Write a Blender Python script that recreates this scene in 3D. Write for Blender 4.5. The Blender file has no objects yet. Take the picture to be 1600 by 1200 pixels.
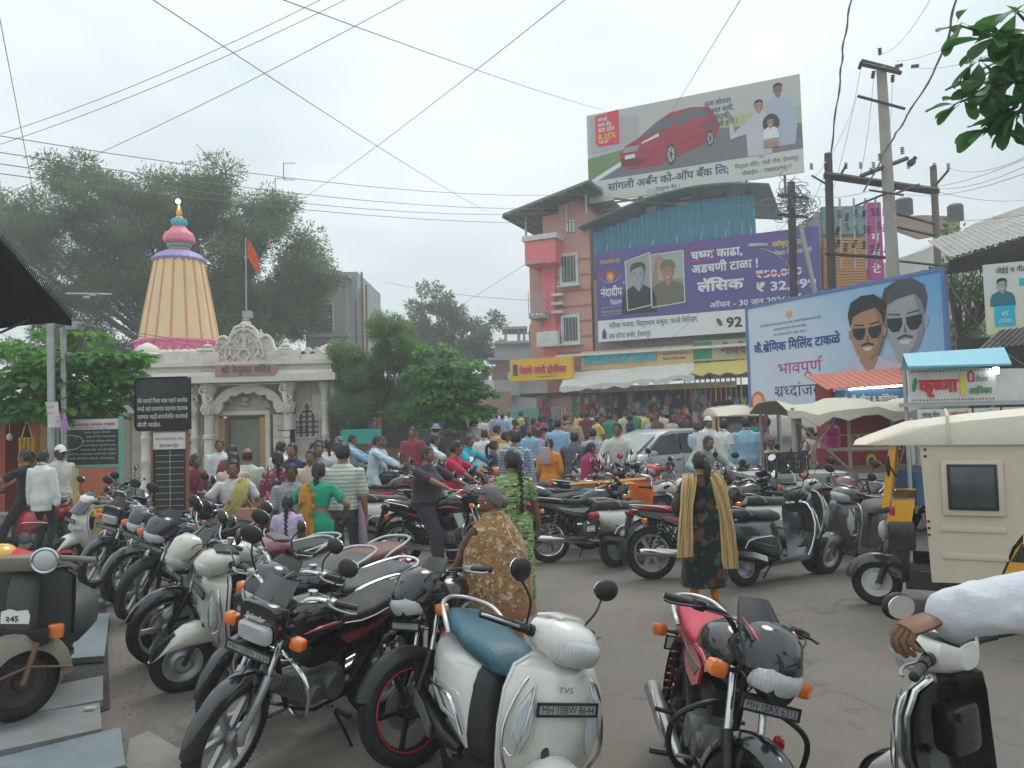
import bpy,bmesh,math,random
import numpy as np
from mathutils import Vector,Matrix,Euler
random.seed(7);rnd=random.Random(11)
S=bpy.context.scene;COL=S.collection
PI=math.pi;R=math.radians
# camera, sky, sun, exposure
CAM_H,FPX,HOR,ROLL=1.9,1200.0,660.0,R(1.5)
PITCH=math.atan((HOR-600)/FPX)
cd=bpy.data.cameras.new('camera');cam=bpy.data.objects.new('camera',cd);COL.objects.link(cam)
cd.sensor_width=36;cd.lens=36*FPX/1600;cd.clip_end=3000;cd.clip_start=0.05
cam.matrix_world=Matrix.Translation((0,0,CAM_H))@Matrix.Rotation(PI/2+PITCH,4, 'X')@Matrix.Rotation(-ROLL,4, 'Z')
S.camera=cam
CM=cam.matrix_world.to_3x3()
w=bpy.data.worlds.new('World');S.world=w;w.use_nodes=True
nt=w.node_tree;bg=nt.nodes['Background']
sky=nt.nodes.new('ShaderNodeTexSky');sky.sky_type='NISHITA';sky.sun_disc=False
sky.sun_elevation=R(58);sky.sun_rotation=R(-30);sky.dust_density=5;sky.air_density=1.5
hs=nt.nodes.new('ShaderNodeHueSaturation');hs.inputs['Saturation'].default_value=.12
nt.links.new(sky.outputs[0],hs.inputs['Color'])
tc=nt.nodes.new('ShaderNodeTexCoord');mp=nt.nodes.new('ShaderNodeMapping');mp.inputs['Scale'].default_value=(1,1,2.2)
n1=nt.nodes.new('ShaderNodeTexNoise');n1.inputs['Scale'].default_value=2.3;n1.inputs['Detail'].default_value=5;n1.inputs['Roughness'].default_value=.5
cr=nt.nodes.new('ShaderNodeValToRGB');cr.color_ramp.elements[0].position=.3;cr.color_ramp.elements[1].position=.72
cr.color_ramp.elements[0].color=(.44,.51,.55,1);cr.color_ramp.elements[1].color=(.70,.765,.785,1)
nt.links.new(tc.outputs['Generated'],mp.inputs[0]);nt.links.new(mp.outputs[0],n1.inputs['Vector']);nt.links.new(n1.outputs[0],cr.inputs[0])
sc=nt.nodes.new('ShaderNodeVectorMath');sc.operation='SCALE';sc.inputs['Scale'].default_value=10.5
nt.links.new(cr.outputs[0],sc.inputs[0])
sx=nt.nodes.new('ShaderNodeSeparateXYZ');nt.links.new(tc.outputs['Generated'],sx.inputs[0])
zr=nt.nodes.new('ShaderNodeMapRange');zr.inputs[1].default_value=-.05;zr.inputs[2].default_value=.95;zr.inputs[3].default_value=.78;zr.inputs[4].default_value=1.6
nt.links.new(sx.outputs[2],zr.inputs[0])
s2=nt.nodes.new('ShaderNodeVectorMath');s2.operation='SCALE';nt.links.new(sc.outputs[0],s2.inputs[0]);nt.links.new(zr.outputs[0],s2.inputs['Scale'])
mx=nt.nodes.new('ShaderNodeMix');mx.data_type='RGBA';mx.inputs[0].default_value=.93
nt.links.new(hs.outputs[0],mx.inputs[6]);nt.links.new(s2.outputs[0],mx.inputs[7])
nt.links.new(mx.outputs[2],bg.inputs[0]);bg.inputs[1].default_value=.1
sl=bpy.data.lights.new('sun', 'SUN');sl.energy=1.0;sl.angle=R(25);sl.color=(1,.96,.9)
so=bpy.data.objects.new('sun',sl);COL.objects.link(so);so.rotation_euler=(R(32),0,R(150))
S.view_settings.view_transform='Standard';S.view_settings.look='None';S.view_settings.gamma=1
S.view_settings.exposure=0.42;S.view_settings.use_curve_mapping=False
try:
 S.cycles.use_denoising=True;S.cycles.max_bounces=6;S.cycles.volume_bounces=1;S.cycles.transparent_max_bounces=12
 S.cycles.diffuse_bounces=3;S.cycles.glossy_bounces=3
except Exception:pass
# where a pixel's ray meets the place
def gz(x,y):
 t=min(1,max(0,(x+7)/6));t=t*t*(3-2*t)
 return.033*max(0,min(y,60)-12.5)*t
def ray(px,py):
 d=CM@Vector(((px-800)/FPX,(600-py)/FPX,-1));return d/d.y
def at(px,py,h=0):
 d=ray(px,py);y=8.0
 for i in range(30):
  x=d.x*y;y=max(.5,min(300,(h+gz(x,y)-CAM_H)/d.z))if abs(d.z)>1e-5 else 100
 return Vector((d.x*y,y,h+gz(d.x*y,y)))
def atd(px,py,depth):return Vector((0,0,CAM_H))+ray(px,py)*depth
def proj(p):
 q=CM.transposed()@(Vector(p)-Vector((0,0,CAM_H)));return 800+FPX*q.x/-q.z,600-FPX*q.y/-q.z
# materials
MC={}
def sock(b,n):return b.inputs[n]
def mat(key,col=(.5,.5,.5),rough=.5,metal=0,var=.12,scale=6,bump=0,bscale=None,coat=0,dirt=0,dcol=(.16,.13,.1),spec=.5,trans=0,sheen=0,emit=None,es=1,alpha=1):
 if key in MC:return MC[key]
 m=bpy.data.materials.new(key);m.use_nodes=True;t=m.node_tree;b=t.nodes['Principled BSDF'];L=t.links
 c4=(*col,1)
 b.inputs['Base Color'].default_value=c4;b.inputs['Roughness'].default_value=rough;b.inputs['Metallic'].default_value=metal
 b.inputs['Coat Weight'].default_value=coat;b.inputs['Coat Roughness'].default_value=.06
 b.inputs['Specular IOR Level'].default_value=spec;b.inputs['Transmission Weight'].default_value=trans;b.inputs['Alpha'].default_value=alpha
 if sheen:b.inputs['Sheen Weight'].default_value=sheen
 if emit:b.inputs['Emission Color'].default_value=(*emit,1);b.inputs['Emission Strength'].default_value=es
 if var or dirt or bump:
  co=t.nodes.new('ShaderNodeTexCoord');n=t.nodes.new('ShaderNodeTexNoise');n.inputs['Scale'].default_value=scale;n.inputs['Detail'].default_value=6;n.inputs['Roughness'].default_value=.62
  L.new(co.outputs['Object'],n.inputs['Vector'])
  r=t.nodes.new('ShaderNodeMapRange');r.inputs[1].default_value=.25;r.inputs[2].default_value=.75;r.inputs[3].default_value=1-var;r.inputs[4].default_value=1+var
  L.new(n.outputs[0],r.inputs[0])
  s=t.nodes.new('ShaderNodeVectorMath');s.operation='SCALE';s.inputs[0].default_value=col;L.new(r.outputs[0],s.inputs['Scale'])
  out=s.outputs[0]
  if dirt:
   n2=t.nodes.new('ShaderNodeTexNoise');n2.inputs['Scale'].default_value=scale*.55;n2.inputs['Detail'].default_value=8;n2.inputs['Roughness'].default_value=.7
   L.new(co.outputs['Object'],n2.inputs['Vector'])
   r2=t.nodes.new('ShaderNodeMapRange');r2.inputs[1].default_value=.5;r2.inputs[2].default_value=.72;r2.inputs[4].default_value=dirt
   L.new(n2.outputs[0],r2.inputs[0])
   mm=t.nodes.new('ShaderNodeMix');mm.data_type='RGBA';L.new(r2.outputs[0],mm.inputs[0]);L.new(out,mm.inputs[6]);mm.inputs[7].default_value=(*dcol,1);out=mm.outputs[2]
  L.new(out,b.inputs['Base Color'])
  rr=t.nodes.new('ShaderNodeMapRange');rr.inputs[1].default_value=.3;rr.inputs[2].default_value=.7;rr.inputs[3].default_value=max(.02,rough*.82);rr.inputs[4].default_value=min(1,rough*1.25+.02)
  L.new(n.outputs[0],rr.inputs[0]);L.new(rr.outputs[0],b.inputs['Roughness'])
  if bump:
   nb=t.nodes.new('ShaderNodeTexNoise');nb.inputs['Scale'].default_value=bscale or scale*6;nb.inputs['Detail'].default_value=5
   L.new(co.outputs['Object'],nb.inputs['Vector'])
   bp=t.nodes.new('ShaderNodeBump');bp.inputs['Strength'].default_value=min(1,bump);bp.inputs['Distance'].default_value=.02
   L.new(nb.outputs[0],bp.inputs['Height']);L.new(bp.outputs[0],b.inputs['Normal'])
 MC[key]=m;return m
def paint(key,col,rough=.22,dirt=.25):return mat(key,col,rough,0,.06,3,coat=.8,dirt=dirt,dcol=tuple(.6*c+.03 for c in col))
def cloth(key,col,var=.16,wr=1.0,bs=11):return mat(key,col,.85,0,var,5,bump=wr,bscale=bs,sheen=.15,spec=.2)
def printed(key,base,spots,scale=9,thr=.42,stretch=(1,1,1),kind='V'):
 if key in MC:return MC[key]
 m=cloth(key,base);t=m.node_tree;b=t.nodes['Principled BSDF'];L=t.links
 src=b.inputs['Base Color'].links[0].from_socket
 co=t.nodes.new('ShaderNodeTexCoord');mpn=t.nodes.new('ShaderNodeMapping');mpn.inputs['Scale'].default_value=stretch;L.new(co.outputs['Object'],mpn.inputs[0])
 for i,(c,sc_,th)in enumerate([(c,scale*(1+.35*i),thr-.04*i)for i,c in enumerate(spots)]):
  nz=t.nodes.new('ShaderNodeTexNoise');nz.inputs['Scale'].default_value=sc_*1.4;L.new(mpn.outputs[0],nz.inputs['Vector'])
  ad=t.nodes.new('ShaderNodeMix');ad.data_type='VECTOR';ad.inputs[0].default_value=.12;L.new(mpn.outputs[0],ad.inputs[4]);L.new(nz.outputs[1],ad.inputs[5])
  if kind=='S':
   v=t.nodes.new('ShaderNodeTexWave');v.inputs['Scale'].default_value=sc_;v.bands_direction='Z';v.inputs['Distortion'].default_value=1.5;L.new(mpn.outputs[0],v.inputs['Vector'])
   o_,lo,hi=v.outputs[1],1-th,1-th+.08
  else:
   v=t.nodes.new('ShaderNodeTexVoronoi');v.inputs['Scale'].default_value=sc_;L.new(ad.outputs[1],v.inputs['Vector']);o_,lo,hi=v.outputs[0],th,th-.07
  r=t.nodes.new('ShaderNodeMapRange');r.inputs[1].default_value=lo;r.inputs[2].default_value=hi;L.new(o_,r.inputs[0])
  mm=t.nodes.new('ShaderNodeMix');mm.data_type='RGBA';L.new(r.outputs[0],mm.inputs[0]);L.new(src,mm.inputs[6]);mm.inputs[7].default_value=(*c,1);src=mm.outputs[2]
 L.new(src,b.inputs['Base Color']);return m
def stripes(key,a,b2,scale,axis='Z',duty=.5,rough=.8,second=None):
 if key in MC:return MC[key]
 m=mat(key,a,rough,var=.08,bump=.3,bscale=20);t=m.node_tree;b=t.nodes['Principled BSDF'];L=t.links
 src=b.inputs['Base Color'].links[0].from_socket;co=t.nodes.new('ShaderNodeTexCoord')
 for ax in([axis]+([second]if second else[])):
  v=t.nodes.new('ShaderNodeTexWave');v.bands_direction=ax;v.inputs['Scale'].default_value=scale;L.new(co.outputs['Object'],v.inputs['Vector'])
  r=t.nodes.new('ShaderNodeMapRange');r.inputs[1].default_value=1-duty-.06;r.inputs[2].default_value=1-duty+.06;r.inputs[4].default_value=.6 if second else 1;L.new(v.outputs[1],r.inputs[0])
  mm=t.nodes.new('ShaderNodeMix');mm.data_type='RGBA';L.new(r.outputs[0],mm.inputs[0]);L.new(src,mm.inputs[6]);mm.inputs[7].default_value=(*b2,1);src=mm.outputs[2]
 L.new(src,b.inputs['Base Color']);return m
CHROME=mat('chrome',(.62,.63,.64),.16,1,.1,8,dirt=.35,dcol=(.3,.27,.23))
STEEL=mat('dull_steel',(.4,.4,.4),.42,.9,.2,9,dirt=.4,dcol=(.2,.15,.1))
ALLOY=mat('alloy',(.42,.43,.44),.4,.7,.15,9,dirt=.5,dcol=(.16,.13,.1))
BLKMET=mat('black_metal',(.012,.012,.013),.38,.2,.3,9,dirt=.25,dcol=(.06,.05,.04))
PLAS=mat('black_plastic',(.014,.014,.015),.42,0,.2,7,bump=.08,bscale=300,dirt=.25,dcol=(.06,.05,.045))
GREYP=mat('grey_plastic',(.10,.10,.105),.5,0,.15,7,bump=.06,bscale=300,dirt=.3,dcol=(.17,.15,.12))
RUBBER=mat('tyre_rubber',(.014,.014,.014),.8,0,.3,14,bump=.35,bscale=60,dirt=.4,dcol=(.085,.07,.06))
SEATB=mat('black_seat_vinyl',(.018,.018,.019),.5,0,.2,8,bump=.3,bscale=180,dirt=.3,dcol=(.07,.065,.06))
ENGINE=mat('engine_alloy',(.17,.17,.17),.45,.6,.3,14,bump=.3,bscale=60,dirt=.6,dcol=(.07,.055,.04))
GLASSL=stripes('lamp_lens',(.44,.46,.47),(.49,.52,.53),22, 'Y',.5,.07)
MIRROR=mat('mirror_glass',(.88,.9,.92),.03,1,0)
REDL=mat('red_lens',(.38,.012,.012),.12,0,.15,30,coat=1)
REDLIT=mat('red_lens_lit',(.6,.02,.02),.12,0,0,emit=(1,.04,.03),es=4)
HEADLIT=mat('headlamp_lit',(.9,.8,.6),.12,0,0,emit=(1,.62,.3),es=7)
AMBER=mat('amber_lens',(.75,.17,.02),.15,0,.1,30,coat=1)
PLATEM=mat('plate_white',(.62,.62,.6),.45,0,.15,10,dirt=.4)
PLATEG=mat('plate_grey',(.3,.31,.31),.45,0,.15,10,dirt=.4)
INK=mat('black_ink',(.02,.02,.022),.5,0,0)
WHITEINK=mat('white_ink',(.78,.78,.76),.5,0,.05)
# mesh building
class MB:
 def __init__(s):s.v=[];s.f=[];s.m=[];s.k=0
 def mat(s,k):s.k=k;return s
 def add(s,vs,fs):
  o=len(s.v);s.v.extend([tuple(v)for v in vs]);s.f.extend([tuple(i+o for i in f)for f in fs]);s.m.extend([s.k]*len(fs));return s
 def box(s,c,d,rz=0,taper=1,M=None):
  x,y,z=d[0]/2,d[1]/2,d[2]/2;vs=[]
  for sz in(-1,1):
   k=taper if sz>0 else 1
   for a,b in((-1,-1),(1,-1),(1,1),(-1,1)):vs.append(Vector((a*x*k,b*y*k,sz*z)))
  Q=Matrix.Rotation(rz,3, 'Z')if M is None else M
  vs=[Q@v+Vector(c)for v in vs]
  return s.add(vs,[(0,3,2,1),(4,5,6,7),(0,1,5,4),(1,2,6,5),(2,3,7,6),(3,0,4,7)])
 def rbox(s,c,d,r=.02,rz=0,M=None):
  Q=Matrix.Rotation(rz,3, 'Z')if M is None else M;c=Vector(c)
  bm=bmesh.new();bmesh.ops.create_cube(bm,size=1)
  for v in bm.verts:v.co=Vector((v.co.x*d[0],v.co.y*d[1],v.co.z*d[2]))
  bmesh.ops.bevel(bm,geom=bm.edges[:],offset=min(r,min(d)*.45),segments=2,profile=.6,affect='EDGES')
  bm.verts.index_update();vs=[Q@v.co+c for v in bm.verts];fs=[[v.index for v in f.verts]for f in bm.faces];bm.free()
  return s.add(vs,fs)
 def rings(s,rs,closed=False,cap=True):
  n=len(rs[0]);fs=[];m=len(rs)
  for i in range(m if closed else m-1):
   a=i*n;b=((i+1)%m)*n
   for j in range(n):fs.append((a+j,a+(j+1)%n,b+(j+1)%n,b+j))
  if cap and not closed:fs.append(tuple(range(n-1,-1,-1)));fs.append(tuple((m-1)*n+j for j in range(n)))
  return s.add([p for r_ in rs for p in r_],fs)
 def tube(s,path,r,n=8,closed=False,flat=1,cap=True,up=None):
  P=[Vector(p)for p in path];m=len(P);rs=[];pn=None
  for i in range(m):
   if closed:t=P[(i+1)%m]-P[i-1]
   else:t=P[min(i+1,m-1)]-P[max(i-1,0)]
   t=t.normalized()if t.length>1e-9 else Vector((0,0,1))
   if pn is None:
    a=Vector(up)if up else(Vector((0,0,1))if abs(t.z)<.9 else Vector((1,0,0)))
    pn=(a-t*a.dot(t)).normalized()
   else:pn=(pn-t*pn.dot(t)).normalized()
   b=t.cross(pn);rr=r[i]if hasattr(r, '__len__')else r
   rs.append([P[i]+(pn*math.cos(2*PI*j/n)*flat+b*math.sin(2*PI*j/n))*rr for j in range(n)])
  return s.rings(rs,closed,cap)
 def cyl(s,a,b,r,r2=None,n=12):return s.tube([a,b],[r,r if r2 is None else r2],n)
 def lathe(s,prof,n=20,c=(0,0,0),axis='z',flute=0,fn=0,M=None):
  c=Vector(c);rs=[]
  for r,z in prof:
   ring=[]
   for j in range(n):
    a=2*PI*j/n;q=r*(1+flute*math.cos(fn*a))if fn else r
    p=Vector((q*math.cos(a),q*math.sin(a),z))if axis=='z' else(Vector((q*math.cos(a),z,q*math.sin(a)))if axis=='y' else Vector((z,q*math.cos(a),q*math.sin(a))))
    ring.append((M@p if M else p)+c)
   rs.append(ring)
  return s.rings(rs)
 def ball(s,c,r,n=12,m=8,M=None):
  c=Vector(c);r=(r,r,r)if not hasattr(r, '__len__')else r;rs=[]
  for i in range(m+1):
   a=-PI/2+PI*(i+(.08 if i==0 else(-.08 if i==m else 0)))/m
   ring=[Vector((r[0]*math.cos(a)*math.cos(2*PI*j/n),r[1]*math.cos(a)*math.sin(2*PI*j/n),r[2]*math.sin(a)))for j in range(n)]
   rs.append([(M@p if M else p)+c for p in ring])
  return s.rings(rs)
 def loft(s,secs,n=14,p=2.4,cap=True):
  rs=[]
  for q in secs:
   x,z,hw,hh=q[:4];t=q[4]if len(q)>4 else 0;y0=q[5]if len(q)>5 else 0;ring=[]
   for j in range(n):
    a=2*PI*j/n;ca,sa=math.cos(a),math.sin(a)
    y=math.copysign(abs(ca)**(2/p),ca)*hw;zz=math.copysign(abs(sa)**(2/p),sa)*hh
    ring.append(Vector((x-zz*math.sin(t),y+y0,z+zz*math.cos(t))))
   rs.append(ring)
  return s.rings(rs,cap=cap)
 def prism(s,poly,y0,y1,plane='xz'):
  n=len(poly);f=(lambda a,b,y:(a,y,b))if plane=='xz' else((lambda a,b,y:(a,b,y))if plane=='xy' else(lambda a,b,y:(y,a,b)))
  vs=[f(a,b,y0)for a,b in poly]+[f(a,b,y1)for a,b in poly]
  return s.add(vs,[tuple(range(n)),tuple(range(2*n-1,n-1,-1))]+[(i,i+n,(i+1)%n+n,(i+1)%n)for i in range(n)])
 def sheet(s,grid):
  r_=len(grid);c_=len(grid[0])
  return s.add([p for g in grid for p in g],[(i*c_+j,i*c_+j+1,(i+1)*c_+j+1,(i+1)*c_+j)for i in range(r_-1)for j in range(c_-1)])
 def slab(s,grid,th):
  th=Vector(th);r_=len(grid);c_=len(grid[0]);s.sheet(grid);s.sheet([[Vector(p)+th for p in g][::-1]for g in grid])
  bd=[grid[0][j]for j in range(c_)]+[grid[i][-1]for i in range(1,r_)]+[grid[-1][j]for j in range(c_-2,-1,-1)]+[grid[i][0]for i in range(r_-2,0,-1)]
  n=len(bd);return s.add([Vector(p)for p in bd]+[Vector(p)+th for p in bd],[(i,i+n,(i+1)%n+n,(i+1)%n)for i in range(n)])
 def xf(s,M,start=0):
  s.v[start:]=[tuple(M@Vector(v))for v in s.v[start:]];return s
 def join(s,o,k=None):
  b=len(s.v);s.v.extend(o.v);s.f.extend([tuple(i+b for i in f)for f in o.f]);s.m.extend(o.m if k is None else[k]*len(o.f));return s
def rootloc(p):
 L=Vector((0,0,0))
 while p is not None:L+=p.location;p=p.parent
 return L
def mesh(name,b,mats,smooth=True,ang=40):
 me=bpy.data.meshes.new(name);me.from_pydata(b.v,[],b.f)
 for m in(mats if isinstance(mats,(list,tuple))else[mats]):me.materials.append(m)
 if isinstance(mats,(list,tuple))and len(mats)>1:me.polygons.foreach_set('material_index',b.m)
 bm=bmesh.new();bm.from_mesh(me);bmesh.ops.recalc_face_normals(bm,faces=bm.faces);bm.to_mesh(me);bm.free()
 if smooth:
  me.polygons.foreach_set('use_smooth',[True]*len(me.polygons))
  try:me.set_sharp_from_angle(angle=R(ang))
  except Exception:pass
 me.update();return me
def link(name,me,parent=None,loc=None):
 o=bpy.data.objects.new(name,me);COL.objects.link(o)
 if parent is not None:o.parent=parent
 if loc is not None:o.location=loc
 return o
def obj(name,b,mats,parent=None,world=True,smooth=True,ang=40):
 if parent is not None and world:
  L=rootloc(parent);b.v=[(v[0]-L.x,v[1]-L.y,v[2]-L.z)for v in b.v]
 return link(name,mesh(name,b,mats,smooth,ang),parent)
def thing(name,label,cat,loc=(0,0,0),rz=0,group=None):
 o=bpy.data.objects.new(name,None);COL.objects.link(o);o.location=loc;o.rotation_euler=(0,0,rz);o.empty_display_size=.1
 o['label']=label;o['category']=cat
 if group:o['group']=group
 return o
def tag(o,label,cat,group=None):
 o['label']=label;o['category']=cat
 if group:o['group']=group
 return o
def kind(o,k):o['kind']=k;return o
def setmats(o,mats):
 for i,m in enumerate(mats):
  if m is not None and i<len(o.material_slots):o.material_slots[i].link='OBJECT';o.material_slots[i].material=m
def bez(p,n=12):
 P=[Vector(q)for q in p];out=[]
 for i in range(n+1):
  t=i/n;Q=P[:]
  while len(Q)>1:Q=[Q[k].lerp(Q[k+1],t)for k in range(len(Q)-1)]
  out.append(Q[0])
 return out
def spline(p,n=5):
 P=[Vector(q)for q in p];P=[P[0]*2-P[1]]+P+[P[-1]*2-P[-2]];out=[]
 for i in range(1,len(P)-2):
  for k in range(n):
   t=k/n;a,b,c,d=P[i-1:i+3]
   out.append(.5*((2*b)+(c-a)*t+(2*a-5*b+4*c-d)*t*t+(3*b-a-3*c+d)*t**3))
 out.append(P[-2]);return out
# lettering (Devanagari set glyph by glyph: half forms, reph, pre-base i)
TMP=bpy.data.scenes.new('workbench')
def evaluated(o):TMP.view_layers[0].update();return o.evaluated_get(TMP.view_layers[0].depsgraph)
GC={}
def glyph(ch,off=0.0):
 off=0;k=ch
 if k in GC:return GC[k]
 def m_of(t):
  c=bpy.data.curves.new('g', 'FONT');c.body=t;c.resolution_u=2;o=bpy.data.objects.new('g',c);TMP.collection.objects.link(o)
  ev=evaluated(o);me=ev.to_mesh()
  vs=[(v.co.x,v.co.y)for v in me.vertices];fs=[tuple(p.vertices)for p in me.polygons]
  ev.to_mesh_clear();bpy.data.objects.remove(o);bpy.data.curves.remove(c);return vs,fs
 vs,fs=m_of(ch)if ch.strip()else([],[])
 a=max(v[0]for v in m_of(ch+'IIII')[0]);b=max(v[0]for v in m_of('IIII')[0])
 GC[k]=(vs,fs,a-b);return GC[k]
def clip_x(vs,fs,x):
 bm=bmesh.new();V=[bm.verts.new((v[0],v[1],0))for v in vs]
 for f in fs:
  try:bm.faces.new([V[i]for i in f])
  except ValueError:pass
 bmesh.ops.bisect_plane(bm,geom=bm.verts[:]+bm.edges[:]+bm.faces[:],plane_co=(x,0,0),plane_no=(1,0,0),clear_outer=True)
 bm.verts.index_update();r=[(v.co.x,v.co.y)for v in bm.verts],[tuple(v.index for v in f.verts)for f in bm.faces];bm.free();return r
CONS=set('कखगघङचछजझञटठडढणतथदधनपफबभमयरलवशषसहळ')
STEM=set('खगघचजझञणतथधनपबभमयलवशषसफक')
MATRA=set('ािीुूृेैोौंँॅॉः')
def words(s):
 out=[];i=0;s=list(s)
 while i<len(s):
  c=s[i]
  if c in CONS:
   cl=[c];j=i+1
   while j+1<len(s)and s[j]=='्' and s[j+1]in CONS:cl.append(s[j+1]);j+=2
   if j<len(s)and s[j]=='्':cl[-1]=cl[-1]+'्';j+=1
   ms=[]
   while j<len(s)and s[j]in MATRA:ms.append(s[j]);j+=1
   if 'ि' in ms:out.append(('g', 'ि'));ms.remove('ि')
   reph=False
   if len(cl)>1 and cl[0]=='र':reph=True;cl=cl[1:]
   rak=False
   if len(cl)>1 and cl[-1]=='र':rak=True;cl=cl[:-1]
   for q in cl[:-1]:out.append(('h' if q in STEM else 'v',q))
   out.append(('g',cl[-1][0]))
   if len(cl[-1])>1:out.append(('g', '्'))
   if rak:out.append(('r', ''))
   for q in ms:out.append(('g',q))
   if reph:out.append(('R', ''))
   i=j
  else:out.append(('g',c));i+=1
 return out
def lay(s,off=0.0):
 V=[];F=[];x=0
 def put(vs,fs,dx):
  o=len(V);V.extend([(a+dx,b)for a,b in vs]);F.extend([tuple(i+o for i in f)for f in fs])
 for k,c in words(s):
  if k=='g':vs,fs,a=glyph(c,off);put(vs,fs,x);x+=a
  elif k=='h':
   vs,fs,a=glyph(c,off);cut=a-(.19 if c not in 'कफ' else.3);vs,fs=clip_x(vs,fs,cut);put(vs,fs,x);x+=cut-.01
  elif k=='v':vs,fs,a=glyph(c,off);put(vs,fs,x);put(*glyph('्',off)[:2],x+a);x+=a
  elif k=='r':t=.035+off;put([(x-.36,.0),(x-.14,.24),(x-.14-t,.24+t),(x-.36-t,t)],[(0,1,2,3)],0)
  elif k=='R':
   t=.03+off;P=[(x-.14,.67),(x-.2,.76),(x-.12,.85),(x-.0,.82),(x+.02,.76)]
   for a,b in zip(P,P[1:]):put([(a[0]-t,a[1]-t),(b[0]-t,b[1]-t),(b[0]+t,b[1]+t),(a[0]+t,a[1]+t)],[(0,1,2,3)],0)
 return V,F,x
class Board:
 def __init__(s,O,U,V,w,h):s.O=Vector(O);s.U=Vector(U).normalized();s.V=Vector(V).normalized();s.N=s.U.cross(s.V).normalized();s.w=w;s.h=h;s.lay=0
 def pt(s,u,v,off=0):return s.O+s.U*u+s.V*v+s.N*off
 def poly(s,name,pts,m,parent,off=.004,world=True):
  b=MB();b.add([s.pt(u,v,off)for u,v in pts],[tuple(range(len(pts)))]);return obj(name,b,m,parent,world,smooth=False)
 def ell(s,name,c,r,m,parent,off=.004,n=28,rot=0,a0=0,a1=2*PI,world=True):
  return s.poly(name,[(c[0]+r[0]*math.cos(a0+(a1-a0)*i/n)*math.cos(rot)-r[1]*math.sin(a0+(a1-a0)*i/n)*math.sin(rot),c[1]+r[0]*math.cos(a0+(a1-a0)*i/n)*math.sin(rot)+r[1]*math.sin(a0+(a1-a0)*i/n)*math.cos(rot))for i in range(n)],m,parent,off,world)
 def line(s,name,pts,wd,m,parent,off=.006,world=True):
  b=MB()
  for p,q in zip(pts,pts[1:]):
   d=Vector((q[0]-p[0],q[1]-p[1]));L_=d.length or 1;nx,ny=-d.y/L_*wd/2,d.x/L_*wd/2
   b.add([s.pt(p[0]+nx,p[1]+ny,off),s.pt(q[0]+nx,q[1]+ny,off),s.pt(q[0]-nx,q[1]-ny,off),s.pt(p[0]-nx,p[1]-ny,off)],[(0,1,2,3)])
  return obj(name,b,m,parent,world,smooth=False)
 def text(s,t,u,v,size,m,parent,width=None,off=.012,bold=.0,name='lettering',center=False,world=True,sx=1,depth=0):
  V_,F,x=lay(t,bold)
  if not V_:return None
  k=sx if width is None else width/(max(a for a,b in V_)*size)
  if center:u-=x*size*k/2
  b=MB()
  for q,(ox,oy)in enumerate([(0,0)]+([(bold,bold),(-bold,bold),(bold,-bold),(-bold,-bold)]if bold>.004 else[])):b.add([s.pt(u+(a+ox*.8)*size*k,v+(c+oy*.8)*size,off+q*.0006)for a,c in V_],F)
  if depth:
   o_=len(V_);b.add([s.pt(u+a*size*k,v+c*size,off-depth)for a,c in V_],[])
   ec={}
   for f in F:
    for i in range(len(f)):e=(f[i],f[(i+1)%len(f)]);ec[frozenset(e)]=ec.get(frozenset(e),[])+[e]
   fs=[(e[0][1],e[0][0],e[0][0]+o_,e[0][1]+o_)for e in ec.values()if len(e)==1];b.f.extend(fs);b.m.extend([0]*len(fs))
  me=bpy.data.meshes.new(name)
  L=rootloc(parent)if world else Vector((0,0,0));b.v=[(q[0]-L.x,q[1]-L.y,q[2]-L.z)for q in b.v]
  me.from_pydata(b.v,[],b.f);me.materials.append(m);return link(name,me,parent)
# two-wheelers: built pointing along +x, wheels on z = 0
def steerM(deg,pivot,rake):
 ax=Vector((-math.sin(rake),0,math.cos(rake)));return Matrix.Translation(pivot)@Matrix.Rotation(R(deg),4,ax)@Matrix.Translation(-Vector(pivot))
def tyre_mb(r,wd,n=36):
 b=MB();rs=[]
 for i in range(n):
  a=2*PI*i/n;ring=[]
  for j in range(12):
   q=2*PI*j/12;rr=r-wd*.55+wd*.55*math.cos(q)*(1.0 if math.cos(q)>0 else.9);y=wd*.5*math.sin(q)
   ring.append((rr*math.cos(a),y,rr*math.sin(a)))
  rs.append(ring)
 b.rings(rs,closed=True)
 for i in range(n*2):
  a=2*PI*i/(n*2)
  for sy in(-1,1):
   M3=Matrix.Rotation(-a,3, 'Y')
   b.box(M3@Vector((r-.0045,sy*wd*.2,0)),(.008,wd*.3,PI*r/n*.8),M=M3@Matrix.Rotation(R(25)*sy,3, 'X'))
 return b
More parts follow.
